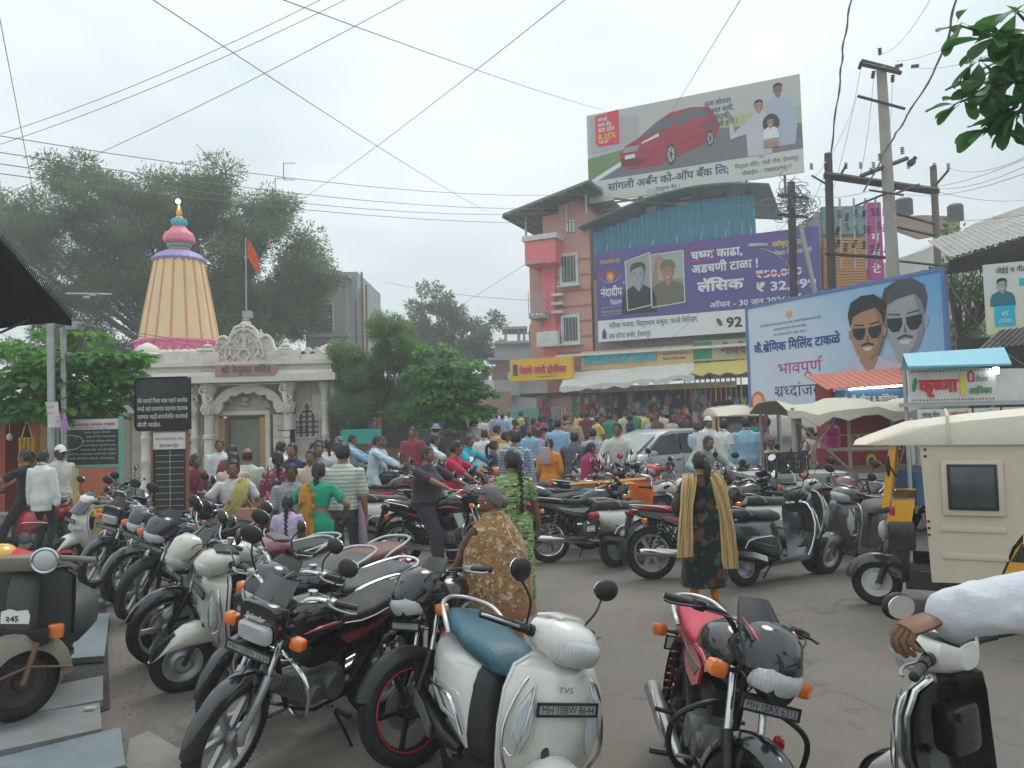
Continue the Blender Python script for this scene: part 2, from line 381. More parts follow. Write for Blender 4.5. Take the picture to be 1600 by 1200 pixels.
def rim_mb(r,wd,kindr):
 b=MB();n=32;R0=r-wd*1.02
 for ro in(R0,):
  rs=[]
  for i in range(n):
   a=2*PI*i/n;rs.append([((ro+dr)*math.cos(a),y,(ro+dr)*math.sin(a))for dr,y in((.012,-wd*.36),(.0,-wd*.34),(-.014,-wd*.15),(-.014,wd*.15),(0,wd*.34),(.012,wd*.36))])
  b.rings(rs,closed=True)
 b.lathe([(.0,-wd*.7),(.045,-wd*.7),(.05,-wd*.4),(.032,-.01),(.032,.01),(.05,wd*.4),(.045,wd*.7),(0,wd*.7)],16,axis='y')
 if kindr=='spoke':
  for i in range(18):
   a=2*PI*i/18
   for s in(-1,1):b.cyl((.045*math.cos(a+s*.6),s*wd*.5,.045*math.sin(a+s*.6)),((R0-.01)*math.cos(a),0,(R0-.01)*math.sin(a)),.0025,n=4)
 elif kindr=='disc':
  b.lathe([(.03,.02),(.06,.03),(R0*.7,.012),(R0,.028),(R0,-.02),(R0*.6,0),(.03,0)],24,axis='y')
 else:
  k=5 if kindr=='five' else 6
  for i in range(k):
   a=2*PI*i/k;M3=Matrix.Rotation(-a,3, 'Y')
   for off_ in((-.012,.012)if kindr!='five' else(0,)):
    b.box(M3@Vector((R0*.55,0,off_)),(R0*.95,wd*.3,.022 if kindr=='five' else.014),M=M3)
 return b
def disc_mb():
 b=MB();b.lathe([(.05,-.003),(.115,-.003),(.115,.003),(.05,.003)],28,axis='y');return b
def arc_strip(r,a0,a1,wd,drop=.03,n=14,c=(0,0,0),th=.006,m=7,wf=None):
 b=MB();g=[]
 for i in range(n+1):
  a=R(a0+(a1-a0)*i/n);k=(wf(i/n)if wf else 1)*wd;row=[]
  for j in range(m):
   q=-1+2*j/(m-1);rr=r-drop*q*q*q*q-.008*q*q
   row.append(Vector((c[0]+rr*math.cos(a),c[1]+q*k/2,c[2]+rr*math.sin(a))))
  g.append(row)
 b.sheet(g)
 b.sheet([[Vector((c[0],p.y,c[2])).lerp(p,1-th/r)for p in row][::-1]for row in g])
 return b
def plate_parts(P,add,loc,wdt,hgt,normal,upv,txt,border=True,grey=False,two=None):
 N=Vector(normal).normalized();Z=Vector(upv);Z=(Z-N*Z.dot(N)).normalized();U=Z.cross(N);B=Board(Vector(loc)-U*wdt/2-Z*hgt/2,U,Z,wdt,hgt)
 b=MB();b.box(loc,(.006,wdt,hgt),M=Matrix((N,-U,Z)).transposed())
 p=add('number_plate',b,PLATEG if grey else PLATEM)
 def tx(t,u0,u1,v0,hh):
  V_,F,x=lay(t,.012);q=MB()
  if V_:
   k=(u1-u0)/x;q.add([B.pt(u0+a*k,v0+c*hh/.7,.0045)for a,c in V_],F);me=bpy.data.meshes.new('lettering');me.from_pydata(q.v,[],q.f);me.materials.append(INK);P.append(('lettering',me,p))
 if two:tx(two[0],wdt*.15,wdt*.85,hgt*.56,hgt*.3);tx(two[1],wdt*.12,wdt*.88,hgt*.12,hgt*.3)
 elif txt:tx(txt,wdt*.07,wdt*.95,hgt*.22,hgt*.55)
 if border:
  q=MB()
  for(u0,v0,u1,v1)in((0,0,wdt,.006),(0,hgt-.006,wdt,hgt),(0,0,.006,hgt),(wdt-.006,0,wdt,hgt)):
   q.box(B.pt((u0+u1)/2,(v0+v1)/2,.002),(.012,abs(u1-u0)+.004,abs(v1-v0)+.004),M=Matrix((N,-U,Z)).transposed())
  P.append(('plate_frame',mesh('plate_frame',q,PLAS,False),p))
PROTO={}
PH={k:mat('slot_'+k,(.5,.5,.5),.4,var=0)for k in('paint', 'accent', 'seat', 'rimcol', 'lamp', 'tail', 'panel')}
def finish(parts):
 out=[]
 for n_,b,m_,p in parts:out.append((n_,b if isinstance(b,bpy.types.Mesh)else mesh(n_,b,m_),p))
 return out
def common_mirror(add,y,base,top,col=PLAS,face=1,chromestalk=False):
 b=MB();sgn=1 if y>0 else-1
 b.tube(spline([base,Vector(base).lerp(Vector(top),.45)+Vector((.03,0,.02)),top],4),.0055,6)
 i=add('mirror',b,CHROME if chromestalk else BLKMET)
 c=Vector(top)+Vector((0,sgn*.02,.045));b=MB()
 M3=Matrix.Rotation(R(-12)*sgn,3, 'Z')@Matrix.Rotation(R(10)*sgn,3, 'X')
 b.ball(c,(.022,.07,.052),16,8,M3);add('mirror_shell',b,col,i)
 b=MB();b.lathe([(0,-.0235),(.9,-.0235),(.9,-.019),(0,-.019)],20,axis='x');b.v=[(x,y2*.066,z*.048)for x,y2,z in b.v]
 b.xf(Matrix.Translation(c)@M3.to_4x4());add('mirror_glass',b,MIRROR,i)
def motorcycle_recipe(style,steer,plate,rimk='six',chromeguard=True,redrim=False,mirrors=(1,1),spare=None):
 T=[]
 def add(n_,b,m_,p=None):T.append((n_,b,m_,p));return len(T)-1
 fx,rx,r=.63,-.62,.305;rake=R(27)
 SM=steerM(steer,(.40,0,.85),rake)
 fr={'splendor':1, 'glamour':2, 'shine':3, 'discover':4, 'classic':5}[style]
 tw=.085
 def wheel(cx,st,wd,rk):
  M=Matrix.Translation((cx,0,r));M=(SM@M)if st else M
  b=MB();b.cyl((0,-.07,0),(0,.07,0),.012);b.xf(M);i=add('wheel',b,STEEL)
  add('tyre',tyre_mb(r,wd).xf(M),RUBBER,i);add('rim',rim_mb(r,wd,rk).xf(M),PH['rimcol'],i)
  if redrim:
   q=MB();q.tube([((r-wd*1.0)*math.cos(2*PI*k/32),wd*.37*s,(r-wd)*math.sin(2*PI*k/32))for s in(1,)for k in range(32)],.005,5,closed=True)
   q.tube([((r-wd*1.0)*math.cos(2*PI*k/32),-wd*.37,(r-wd)*math.sin(2*PI*k/32))for k in range(32)],.005,5,closed=True);q.xf(M);add('rim_stripe',q,mat('rim_red',(.45,.02,.03),.4),i)
  if st and fr in(3,4):add('brake_disc',disc_mb().xf(M@Matrix.Translation((0,-.05,0))),STEEL,i)
 wheel(fx,True,tw,rimk);wheel(rx,False,.095,rimk)
 for s in(-1,1):
  b=MB();b.k=0;b.tube([(fx-.0,s*.085,r-.02),(fx+.005,s*.085,r+.05),(fx-.14,s*.085,r+.3)],[.021,.027,.025],10);b.k=1;b.tube([(fx-.14,s*.085,r+.3),(.385,s*.085,.93)],.017,10);b.xf(SM)
  add('fork_leg',b,[BLKMET if fr!=1 else ALLOY,CHROME])
 b=MB();b.rbox((.41,0,.86),(.06,.24,.03),.01);b.rbox((.385,0,.93),(.06,.22,.03),.01);b.xf(SM);add('fork_yoke',b,BLKMET)
 b=arc_strip(r+.04,20 if fr in(3,4)else 5,165,.125,.05,c=(fx,0,r),wf=lambda t:.72+.28*math.sin(PI*t));b.box((fx-.03,.075,r+.17),(.03,.008,.2));b.box((fx-.03,-.075,r+.17),(.03,.008,.2));b.xf(SM);add('front_mudguard',b,PH['panel']if fr==3 else PH['paint'])
 if fr==4:
  b=MB();b.lathe([(0,-.01),(.03,-.008),(.03,.004),(0,.004)],14,(fx-.05,.1,r+.32), 'y');b.xf(SM);add('reflector',b,REDL)
 if fr in(1,5):
  b=MB();b.loft([(.40,.90,.10,.085,R(-15)),(.47,.905,.125,.115,R(-15)),(.535,.905,.125,.125,R(-15)),(.56,.90,.115,.118,R(-15))],20,4.2);b.xf(SM);h=add('headlamp_cowl',b,PH['paint'])
  b=MB();b.loft([(.555,.855,.1,.06,R(-12)),(.585,.853,.098,.058,R(-12)),(.6,.852,.08,.045,R(-12))],20,4.5);b.xf(SM);add('headlamp',b,PH['lamp'],h)
  b=MB();g=[]
  for i in range(7):
   t=i/6;g.append([Vector((.59-.17*t**1.2-.035*abs(q)**2,q*(.115-.02*t),.915+.2*t+.0*q*q))for q in(-1,-.6,-.2,.2,.6,1)])
  b.slab(g,(-.008,0,-.004));b.xf(SM);add('visor',b,PH['panel']if fr==5 else PH['paint'],h)
  LB=Vector((.62,0,.93))
  if fr==1:
   for t_,z0,sz in(('Splendor',.93,.034),('HERO',.962,.022)):
    V_,F,x_=lay(t_,.01);q=MB();q.add([(.606-(z0+v_-.915)*.62,-.065+a*sz,z0+v_)for a,v_ in[(a,c*sz)for a,c in V_]],F)
    q.v=[(x,y,z)for x,y,z in q.v];me=MB();me.v=q.v;me.f=q.f;me.m=q.m;me.v=[tuple(SM@Vector(v))for v in me.v]
    mm_=bpy.data.meshes.new('lettering');mm_.from_pydata(me.v,[],me.f);mm_.materials.append(WHITEINK);T.append(('lettering',mm_,None,h))
 else:
  wide={2:.14,3:.135,4:.13}[fr];top={2:1.09,3:1.12,4:1.14}[fr]
  b=MB();b.loft([(.36,.96,wide*.75,.10,R(-30)),(.43,.96,wide,.13,R(-28)),(.52,.93,wide*.95,.13,R(-25)),(.60,.87,wide*.72,.095,R(-20)),(.64,.83,wide*.4,.05,R(-15))],22,2.6);b.xf(SM);h=add('headlamp_cowl',b,PH['paint'])
  b=MB();b.loft([(.555,.865,.11,.075,R(-28)),(.60,.862,.105,.07,R(-28)),(.635,.85,.075,.05,R(-24)),(.65,.845,.04,.028,R(-24))],20,2.8);b.xf(SM);add('headlamp',b,PH['lamp'],h)
  b=MB();g=[]
  for i in range(8):
   t=i/7;g.append([Vector((.62-.25*t-.06*q*q,q*wide*(1.02-.42*t**3),.91+(top-.91)*t-.025*q*q))for q in(-1,-.66,-.33,0,.33,.66,1)])
  b.slab(g,(-.008,0,-.006));b.xf(SM);add('visor',b,PH['panel'],h)
  if fr in(2,4):
   for s in(-1,1):
    b=MB();b.tube([(.61,s*.05,.93),(.53,s*.105,1.0),(.44,s*wide*1.02,1.05)],[.006,.02,.006],8,flat=.35);b.xf(SM);add('cowl_stripe',b,PH['accent'],h)
 for s in(-1,1):
  b=MB();b.k=1;b.tube([(.47,s*.1,.84),(.475,s*.185,.835)],.011,8);b.k=0;b.loft([(.45,.835,.01,.02),(.465,.835,.042,.033),(.505,.835,.04,.033),(.515,.835,.02,.02)],12,4);b.v=[(x,y+(s*.215 if k_>=16 else 0),z)for k_,(x,y,z)in enumerate(b.v)];b.xf(SM);add('indicator',b,[AMBER,PLAS])
  b=MB();b.k=1;b.tube([(-.70,s*.06,.68),(-.72,s*.15,.68)],.011,8);b.k=0;b.loft([(-.76,.68,.01,.02),(-.75,.68,.04,.03),(-.71,.68,.042,.033),(-.70,.68,.01,.02)],12,4);b.v=[(x,y+(s*.18 if k_>=16 else 0),z)for k_,(x,y,z)in enumerate(b.v)];add('indicator',b,[AMBER,PLAS])
  n=Vector((1,0,.12));sub=[]
 def addp(n_,b,m_,p=None):b.xf(SM);return add(n_,b,m_,p)
 plate_parts(sub,addp,(.595,0,.755),.285,.05,n,(0,0,1),plate or '',grey=True)
 for(n_,me,p)in sub:me.transform(SM);T.append((n_,me,None,p))
 b=MB();b.box((.55,0,.77),(.09,.16,.012));b.cyl((.5,.05,.78),(.57,.05,.76),.006);b.xf(SM);add('plate_bracket',b,BLKMET)
 hb=1.0;b=MB()
 b.tube(spline([(.24,-.34,hb+.02),(.30,-.27,hb+.03),(.36,-.16,hb+.03),(.39,-.06,.945),(.39,.06,.945),(.36,.16,hb+.03),(.30,.27,hb+.03),(.24,.34,hb+.02)],5),.0115,8);b.xf(SM);add('handlebar',b,CHROME if fr in(1,2,5)else BLKMET)
 for s in(-1,1):
  b=MB();d=Vector((-.5,s*.55,-.05)).normalized();p0=Vector((.30,s*.275,hb+.03));p1=Vector((.232,s*.385,hb+.018));b.tube([p0,p0.lerp(p1,.1),p1,p1+(p1-p0)*.03],[.016,.018,.018,.013],10);b.xf(SM);gi=add('grip',b,PLAS)
  b=MB();b.rbox(p0+Vector((.008,-s*.01,0)),(.05,.05,.045),.01);b.tube(spline([p0+Vector((.035,-s*.01,0)),p0+Vector((.05,s*.04,-.005)),p1+Vector((.075,0,-.01)),p1+Vector((.05,s*.03,-.01))],4),.006,6);b.xf(SM);add('brake_lever',b,PLAS if fr==4 else STEEL,gi)
  if mirrors[0 if s>0 else 1]:common_mirror(lambda n_,bb,m_,p=None:add(n_,bb.xf(SM),m_,p),s,(.30,s*.25,hb+.05),(.31,s*.30,hb+.2))
 b=MB()
 for s in(-1,1):b.lathe([(0,0),(.048,0),(.05,.03),(.042,.045),(0,.045)],18,(.41,s*.055,.97),M=Matrix.Rotation(R(-25),3, 'Y'))
 b.xf(SM);i=add('instrument_cluster',b,PLAS)
 b=MB()
 for s in(-1,1):b.lathe([(0,.046),(.037,.046),(.037,.048),(0,.048)],18,(.41,s*.055,.97),M=Matrix.Rotation(R(-25),3, 'Y'))
 b.xf(SM);add('dial',b,GLASSL,i)
 for k in range(3):
  b=MB();y=(-.14,.02,.13)[k];b.tube([SM@Vector(p)for p in spline([(.32,y*1.7,hb+.02),(.5,y*1.2,1.03),(.53,y*.5,.9)],4)]+[Vector((.36,y*.4,.72))],.004,5);add('cable',b,PLAS)
 tz={1:0,2:.01,3:.015,4:.02,5:0}[fr];tw2={1:.125,2:.14,3:.14,4:.15,5:.13}[fr]
 b=MB();b.loft([(.345,.80,.035,.05,R(-20)),(.31,.815,.085,.095,R(-12)),(.22,.83+tz,tw2*.93,.125,R(-4)),(.10,.832+tz,tw2,.125),(-.02,.81+tz,tw2*.9,.105,R(8)),(-.09,.785,tw2*.66,.08,R(14)),(-.12,.77,tw2*.4,.06,R(14))],24,2.5);tk=add('fuel_tank',b,PH['paint'])
 b=MB();b.lathe([(0,.035),(.028,.032),(.03,0),(0,0)],16,(.13,0,.945+tz));add('fuel_cap',b,CHROME,tk)
 for s in(-1,1):
  b=MB();b.tube(spline([(.30,s*(tw2*.82),.80),(.2,s*(tw2+.003),.80+tz),(.08,s*(tw2+.004),.80+tz),(-.03,s*(tw2*.93),.79)],4),[.004]+[.014]*11+[.004],8,flat=1.2)if False else b.tube([(.28,s*tw2*.9,.79),(.18,s*(tw2-.002),.80+tz),(.06,s*(tw2+.001),.80+tz),(-.04,s*tw2*.88,.785)],[.004,.013,.013,.003],8);add('tank_decal',b,PH['accent'],tk)
 b=MB();b.loft([(-.02,.80,.075,.02,0),(-.06,.795,.11,.035),(-.18,.785,.125,.04),(-.30,.792,.13,.042),(-.40,.81,.13,.045),(-.55,.825,.125,.045),(-.68,.832,.11,.042),(-.74,.835,.08,.03),(-.755,.835,.05,.015)],20,3.0)
 if fr==4:b.m=[1 if b.v[f[0]][0]<-.58 or b.v[f[0]][0]>-.0 else 0 for f in b.f]
 st=add('seat',b,[PH['seat'],SEATB])
 for s in(-1,1):
  b=MB();b.tube([(-.05,s*.112,.775),(-.18,s*.13,.765),(-.3,s*.134,.772),(-.4,s*.134,.788),(-.55,s*.129,.803),(-.69,s*.112,.812)],.004,5);add('seat_piping',b,WHITEINK if fr==1 else SEATB,st)
 for s in(-1,1):
  b=MB();b.prism([(.02,.72),(-.12,.745),(-.42,.76),(-.62,.785),(-.80,.815),(-.82,.775),(-.62,.715),(-.42,.665),(-.28,.60),(-.12,.58),(-.02,.62)],s*.088,s*.104);add('side_panel',b,PH['accent']if fr==4 else PH['paint'])
  b=MB();b.prism([(-.02,.70),(-.30,.70),(-.50,.735),(-.44,.70),(-.25,.65),(-.1,.635)],s*.104,s*.109);add('panel_stripe',b,PH['paint']if fr==4 else PH['accent'])
 b=MB();b.loft([(-.60,.765,.088,.04),(-.74,.785,.08,.04),(-.84,.81,.06,.03),(-.87,.815,.045,.02)],14,3);add('tail_cowl',b,PH['paint'])
 b=MB();b.loft([(-.82,.785,.06,.032),(-.88,.79,.055,.03),(-.895,.79,.035,.018)],14,3.5);add('tail_lamp',b,PH['tail'])
 b=MB();q=.145
 b.tube(spline([(-.42,q,.79),(-.46,q+.01,.82),(-.62,q,.848),(-.78,.10,.872),(-.84,0,.878),(-.78,-.10,.872),(-.62,-q,.848),(-.46,-q-.01,.82),(-.42,-q,.79)],5),.0125,8,flat=.8);add('grab_rail',b,CHROME if fr in(1,2)else ALLOY)
 b=arc_strip(r+.075,80,205,.15,.05,c=(rx,0,r+.04));add('rear_mudguard',b,PLAS)
 sub=[]
 plate_parts(sub,add,(-.945,0,.56),.19,.09,(-1,0,.25),(0,0,1), '',two=(plate[:5],plate[5:])if plate else None)
 for(n_,me,p)in sub:T.append((n_,me,None,p))
 b=MB();b.prism([(-.80,.76),(-.87,.76),(-.945,.50),(-.93,.50)],-.05,.05);add('plate_bracket',b,PLAS)
 b=MB();b.rbox((.03,0,.40),(.34,.17,.17),.04);b.lathe([(0,-.125),(.075,-.12),(.085,-.09),(.085,.09),(.075,.12),(0,.125)],20,(-.03,0,.40), 'y');b.lathe([(0,-.12),(.055,-.115),(.06,-.08),(.06,.09),(.05,.115),(0,.12)],18,(.11,0,.39), 'y')
 e=add('engine_case',b,ENGINE)
 b=MB();M3=Matrix.Rotation(R(68),3, 'Y')
 for k in range(8):b.rbox(Vector((.20+.028*k*math.cos(R(22))-.02,0,.435+.028*k*math.sin(R(22)))),(.010,.15-.006*k,.14-.006*k),.004,M=Matrix.Rotation(R(-22),3, 'Y'))
 b.rbox((.29,0,.48),(.26,.085,.08),.02,M=Matrix.Rotation(R(-22),3, 'Y'));add('cylinder_fins',b,ENGINE,e)
 b=MB();b.rbox((.02,0,.60),(.26,.13,.14),.03);add('carburettor',b,BLKMET,e)
 b=MB();b.tube(spline([(.41,-.02,.50),(.43,-.05,.40),(.35,-.085,.27),(.12,-.115,.24),(-.08,-.13,.25)],5),.016,8);ex=add('exhaust_pipe',b,STEEL)
 b=MB();b.tube([(-.06,-.135,.25),(-.14,-.145,.26),(-.42,-.155,.29),(-.78,-.165,.33),(-.82,-.165,.335)],[.018,.038,.045,.047,.03],14);add('silencer',b,CHROME if fr!=4 else STEEL,ex)
 b=MB();b.prism([(-.10,.30),(-.40,.335),(-.62,.365),(-.62,.34),(-.40,.30),(-.10,.27)],-.2,-.194);add('heat_shield',b,CHROME,ex)
 b=MB()
 b.tube(spline([(.375,0,.86),(.34,0,.60),(.24,.0,.33)],4),.017,8)
 b.tube(spline([(.37,0,.84),(.1,0,.76),(-.12,0,.72),(-.2,0,.55),(-.2,0,.33)],4),.018,8)
 for s in(-1,1):
  b.tube([(-.14,s*.07,.72),(-.5,s*.085,.74),(-.82,s*.07,.79)],.012,8);b.tube([(-.22,s*.07,.36),(-.5,s*.085,.72)],.011,8)
  b.tube([(.24,s*.03,.33),(.1,s*.08,.29),(-.22,s*.08,.30)],.011,8)
 add('frame',b,BLKMET)
 for s in(-1,1):
  b=MB();b.tube([(-.2,s*.085,.34),(-.66,s*.095,.305)],.017,8,flat=1.3);add('swingarm',b,BLKMET)
  b=MB();b.k=0;b.cyl((-.60,s*.115,.34),(-.53,s*.115,.52),.014);b.k=1;b.tube([Vector((-.60,s*.115,.37)).lerp(Vector((-.50,s*.115,.64)),t/40)+Vector((.026*math.cos(t*.95),.026*math.sin(t*.95),0))for t in range(41)],.005,5);b.k=0;b.cyl((-.53,s*.115,.55),(-.48,s*.115,.70),.026);add('shock_absorber',b,[BLKMET,STEEL if fr!=4 else REDL])
 b=MB();b.prism([(-.12,.38),(-.62,.35),(-.66,.30),(-.62,.26),(-.12,.32)],.07,.095);add('chain_case',b,BLKMET if fr!=5 else STEEL)
 for s in(-1,1):
  b=MB();b.cyl((.02,s*.08,.29),(.02,s*.25,.29),.009);b.k=1;b.tube([(.02,s*.18,.295),(.02,s*.29,.295)],.017,8);add('footrest',b,[STEEL,PLAS])
  b=MB();b.tube([(-.25,s*.09,.36),(-.30,s*.12,.37),(-.30,s*.23,.38)],.012,8);add('pillion_footrest',b,BLKMET)
 g=CHROME if chromeguard else BLKMET
 for s in(-1,1):
  b=MB();b.tube(spline([(.34,s*.02,.68),(.38,s*.15,.67),(.39,s*.27,.60),(.38,s*.29,.50),(.36,s*.25,.40),(.28,s*.12,.33),(.24,s*.03,.33)],5),.0125,8);add('crash_guard',b,g)
 b=MB();b.tube([(-.04,.09,.27),(-.09,.16,.14),(-.13,.23,.012)],.010,8);b.box((-.14,.24,.012),(.06,.04,.01));add('side_stand',b,BLKMET)
 return finish(T)
def scooter_recipe(style,steer,plate,rimk='disc',mirrors=(1,1),guard=True):
 T=[]
 def add(n_,b,m_,p=None):T.append((n_,b,m_,p));return len(T)-1
 fx,rx,r=.62,-.60,.225 if style!='sport' else.24;rake=R(26);SM=steerM(steer,(.42,0,.8),rake)
 def wheel(cx,st,wd):
  M=Matrix.Translation((cx,0,r));M=(SM@M)if st else M
  b=MB();b.cyl((0,-.07,0),(0,.07,0),.012);b.xf(M);i=add('wheel',b,STEEL)
  add('tyre',tyre_mb(r,wd,30).xf(M),RUBBER,i);add('rim',rim_mb(r,wd,rimk).xf(M),PH['rimcol'],i)
 wheel(fx,True,.095);wheel(rx,False,.1)
 for s in(-1,1):
  b=MB();b.tube([(fx,s*.07,r),(fx-.1,s*.065,r+.22),(fx-.16,s*.03,.55)],.017,8);b.xf(SM);add('fork_leg',b,BLKMET)
 b=MB();b.loft([(fx-.20,r+.20,.07,.1,R(-38)),(fx-.12,r+.21,.10,.085,R(-20)),(fx,r+.19,.10,.075,0),(fx+.11,r+.14,.085,.06,R(26)),(fx+.19,r+.06,.055,.035,R(48)),(fx+.22,r+.02,.02,.012,R(52))],18,2.6);b.v=[(x,y,max(z,r+.03+.25*max(0,fx+.02-x))if z<r+.1 else z)for x,y,z in b.v];b.xf(SM);fm=add('front_mudguard',b,PH['paint'])
 def apron_grid(off,wk=1.0):
  g=[]
  secs=[(.42,.87,.12,.05),(.47,.835,.195,.085),(.50,.74,.235,.10),(.505,.60,.245,.10),(.47,.46,.225,.085),(.41,.34,.19,.06),(.33,.25,.165,.03)]
  if style=='sport':secs=[(.44,.86,.08,.06),(.53,.80,.13,.1),(.57,.70,.165,.12),(.55,.58,.18,.12),(.49,.46,.175,.1),(.41,.34,.165,.07),(.33,.25,.15,.03)]
  for x,z,hw,bow in secs:
   g.append([Vector((x-off-bow*abs(q)**2.2+(.02 if abs(q)<.35 else 0),q*(hw*wk-off*.3),z))for q in np.linspace(-1,1,13)])
  return g
 g=apron_grid(0);G=[]
 for i in range(len(g)-1):
  for k in range(3):G.append([g[i][j].lerp(g[i+1][j],k/3)for j in range(13)])
 G.append(g[-1])
 b=MB();b.sheet(G);ap=add('front_apron',b,PH['paint'])
 b=MB();g2=apron_grid(.045,.97);b.sheet(g2);add('inner_leg_shield',b,PH['panel'])
 b=MB()
 for s in(0,-1):
  b.tube([g[i][s].lerp(g2[i][s],.5)for i in range(len(g))],.014 if style!='steelrim' else.012,8)
 b.tube([g[0][j].lerp(g2[0][j],.5)for j in range(13)],.022,6);add('apron_trim',b,CHROME if style in('access',)else PH['paint'],ap)
 b=MB();b.rbox((.345,0,.66),(.11,.17,.2),.04);b.lathe([(0,0),(.017,0),(.017,.01),(0,.012)],12,(.288,.04,.72), 'x',M=Matrix.Rotation(PI,3, 'Z'));add('ignition_panel',b,PH['panel'])
 for s in(-1,1):
  b=MB();P_=[(.47,s*.145,.775),(.46,s*.195,.70),(.445,s*.205,.58),(.45,s*.16,.49),(.475,s*.13,.57),(.485,s*.115,.68)]if style!='sport' else[(.50,s*.115,.66),(.50,s*.15,.62),(.48,s*.15,.58),(.54,s*.03,.54),(.56,s*.03,.58),(.53,s*.08,.63)]
  c=sum((Vector(p)for p in P_),Vector())/6;N=Vector((.9,s*.45,.05)).normalized()
  def onap(p,o):
   q=p[1]/.205;return Vector((p[0],p[1],p[2]))+N*o
  lo=[onap(p,.006)for p in P_];hi=[onap(Vector(p).lerp(c,.25),.028)for p in P_]
  b.rings([[onap(p,-.03)for p in P_],lo,hi,[onap(Vector(p).lerp(c,.7),.034)for p in P_]]);i_=add('indicator',b,GLASSL)
  b=MB();b.tube([onap(p,.008)for p in P_],.005,5,closed=True);add('lamp_bezel',b,PH['paint']if style!='access' else CHROME,i_)
 if plate:
  sub=[]
  zpl={'jupiter':.70, 'sport':.72}.get(style,.76)
  plate_parts(sub,add,((.53 if style!='sport' else.6),0,zpl),.285 if style!='square' else.2,.052 if style!='square' else.1,(1,0,.1),(0,0,1),plate,grey=style!='square',two=(plate[:5],plate[5:])if style=='square' else None)
  for(n_,me,p)in sub:T.append((n_,me,None,p))
 if style=='jupiter':
  b=MB();b.prism([(-.05,.60),(0,.575),(.05,.60),(0,.50)],.493,.5, 'yz');add('badge',b,PLAS,ap)
  V_,F,x_=lay('TVS',.03);mm_=bpy.data.meshes.new('lettering');mm_.from_pydata([(.522,-.05+a*.045,.765+c*.035)for a,c in V_],[],F);mm_.materials.append(GREYP);T.append(('lettering',mm_,None,ap))
 b=MB()
 if style=='sport':b.loft([(.30,.98,.1,.05),(.36,1.0,.13,.06),(.44,.99,.1,.05),(.47,.97,.05,.03)],18,2.5)
 else:b.loft([(.26,.955,.06,.05),(.30,.965,.13,.075),(.38,.965,.15,.09,R(-15)),(.46,.945,.135,.09,R(-22)),(.51,.925,.10,.07,R(-25)),(.535,.915,.05,.035,R(-25))],22,2.5)
 b.xf(SM);hc=add('handlebar_cowl',b,PH['paint'])
 if style=='sport':
  g=[]
  for i in range(7):
   t=i/6;g.append([Vector((.60-.24*t-.09*q*q,q*(.15-.06*t*t),.83+.27*t))for q in(-1,-.6,-.2,.2,.6,1)])
  b=MB();b.slab(g,(-.006,0,-.006));add('windscreen',b,mat('smoked_screen',(.03,.03,.035),.12,coat=1))
  b=MB();b.loft([(.5,.62,.13,.05),(.56,.615,.11,.045),(.585,.61,.07,.03)],16,2.6);add('headlamp',b,PH['lamp'])
 else:
  b=MB();b.loft([(.47,.925,.125,.075,R(-25)),(.515,.918,.112,.066,R(-25)),(.545,.91,.08,.045,R(-25)),(.556,.906,.04,.02,R(-25))],20,2.9);b.xf(SM);add('headlamp',b,PH['lamp'],hc)
  b=MB();b.loft([(.265,1.0,.05,.02,R(20)),(.30,1.03,.1,.018,R(12)),(.38,1.05,.11,.018),(.43,1.045,.08,.012)],14,3);b.xf(SM);add('instrument_cover',b,PH['panel']if style!='jupiter' else PH['paint'],hc)
 for s in(-1,1):
  b=MB();p0=Vector((.33,s*.16,.965));p1=Vector((.235,s*.37,.985));b.tube([(.34,s*.09,.96),p0],.026,10);b.tube([p0,p0.lerp(p1,.35)],.022,8);b.xf(SM);add('switch_gear',b,PLAS,hc)
  b=MB();b.tube([p0.lerp(p1,.4),p0.lerp(p1,.45),p1,p1+(p1-p0)*.02],[.016,.019,.019,.012],10);b.xf(SM);gi=add('grip',b,PLAS)
  b=MB();b.tube(spline([p0.lerp(p1,.3)+Vector((.03,0,0)),p0.lerp(p1,.6)+Vector((.06,0,0)),p1+Vector((.055,0,0)),p1+Vector((.03,s*.02,0))],4),.006,6);b.xf(SM);add('brake_lever',b,STEEL,gi)
  if mirrors[0 if s>0 else 1]:common_mirror(lambda n_,bb,m_,p=None:add(n_,bb.xf(SM),m_,p),s,(.32,s*.17,.99),(.33,s*.27,1.16),chromestalk=style=='steelrim')
 b=MB();g=[[Vector((x,y,z))for y in(-.15,-.1,0,.1,.15)]for x,z in((.37,.34),(.30,.27),(.1,.262),(-.1,.262),(-.16,.30))];b.slab(g,(0,0,-.06));add('floorboard',b,PH['panel'])
 b=MB();b.prism([(.33,.25),(-.12,.24),(-.3,.22),(-.3,.19),(.3,.20)],-.15,.15);add('underbody',b,PLAS)
 b=MB();b.loft([(-.14,.48,.13,.25,R(4)),(-.17,.48,.157,.262),(-.34,.51,.195,.22,R(-4)),(-.50,.56,.20,.17,R(-6)),(-.66,.60,.18,.13,R(-10)),(-.80,.655,.12,.08,R(-12)),(-.87,.685,.06,.04,R(-14))],24,2.7);bd=add('rear_body',b,PH['paint'])
 b=MB();b.loft([(-.05,.44,.06,.20,R(6)),(-.07,.455,.10,.24,R(5)),(-.12,.47,.135,.258,R(4)),(-.165,.48,.15,.258,R(4))],20,3);add('body_nose',b,PH['panel'],bd)
 for s in(-1,1):
  b=MB();b.tube([(-.22,s*.175,.40),(-.38,s*.202,.42),(-.56,s*.197,.48),(-.74,s*.14,.585)],[.006,.012,.012,.005],6);add('body_trim',b,PH['accent'],bd)
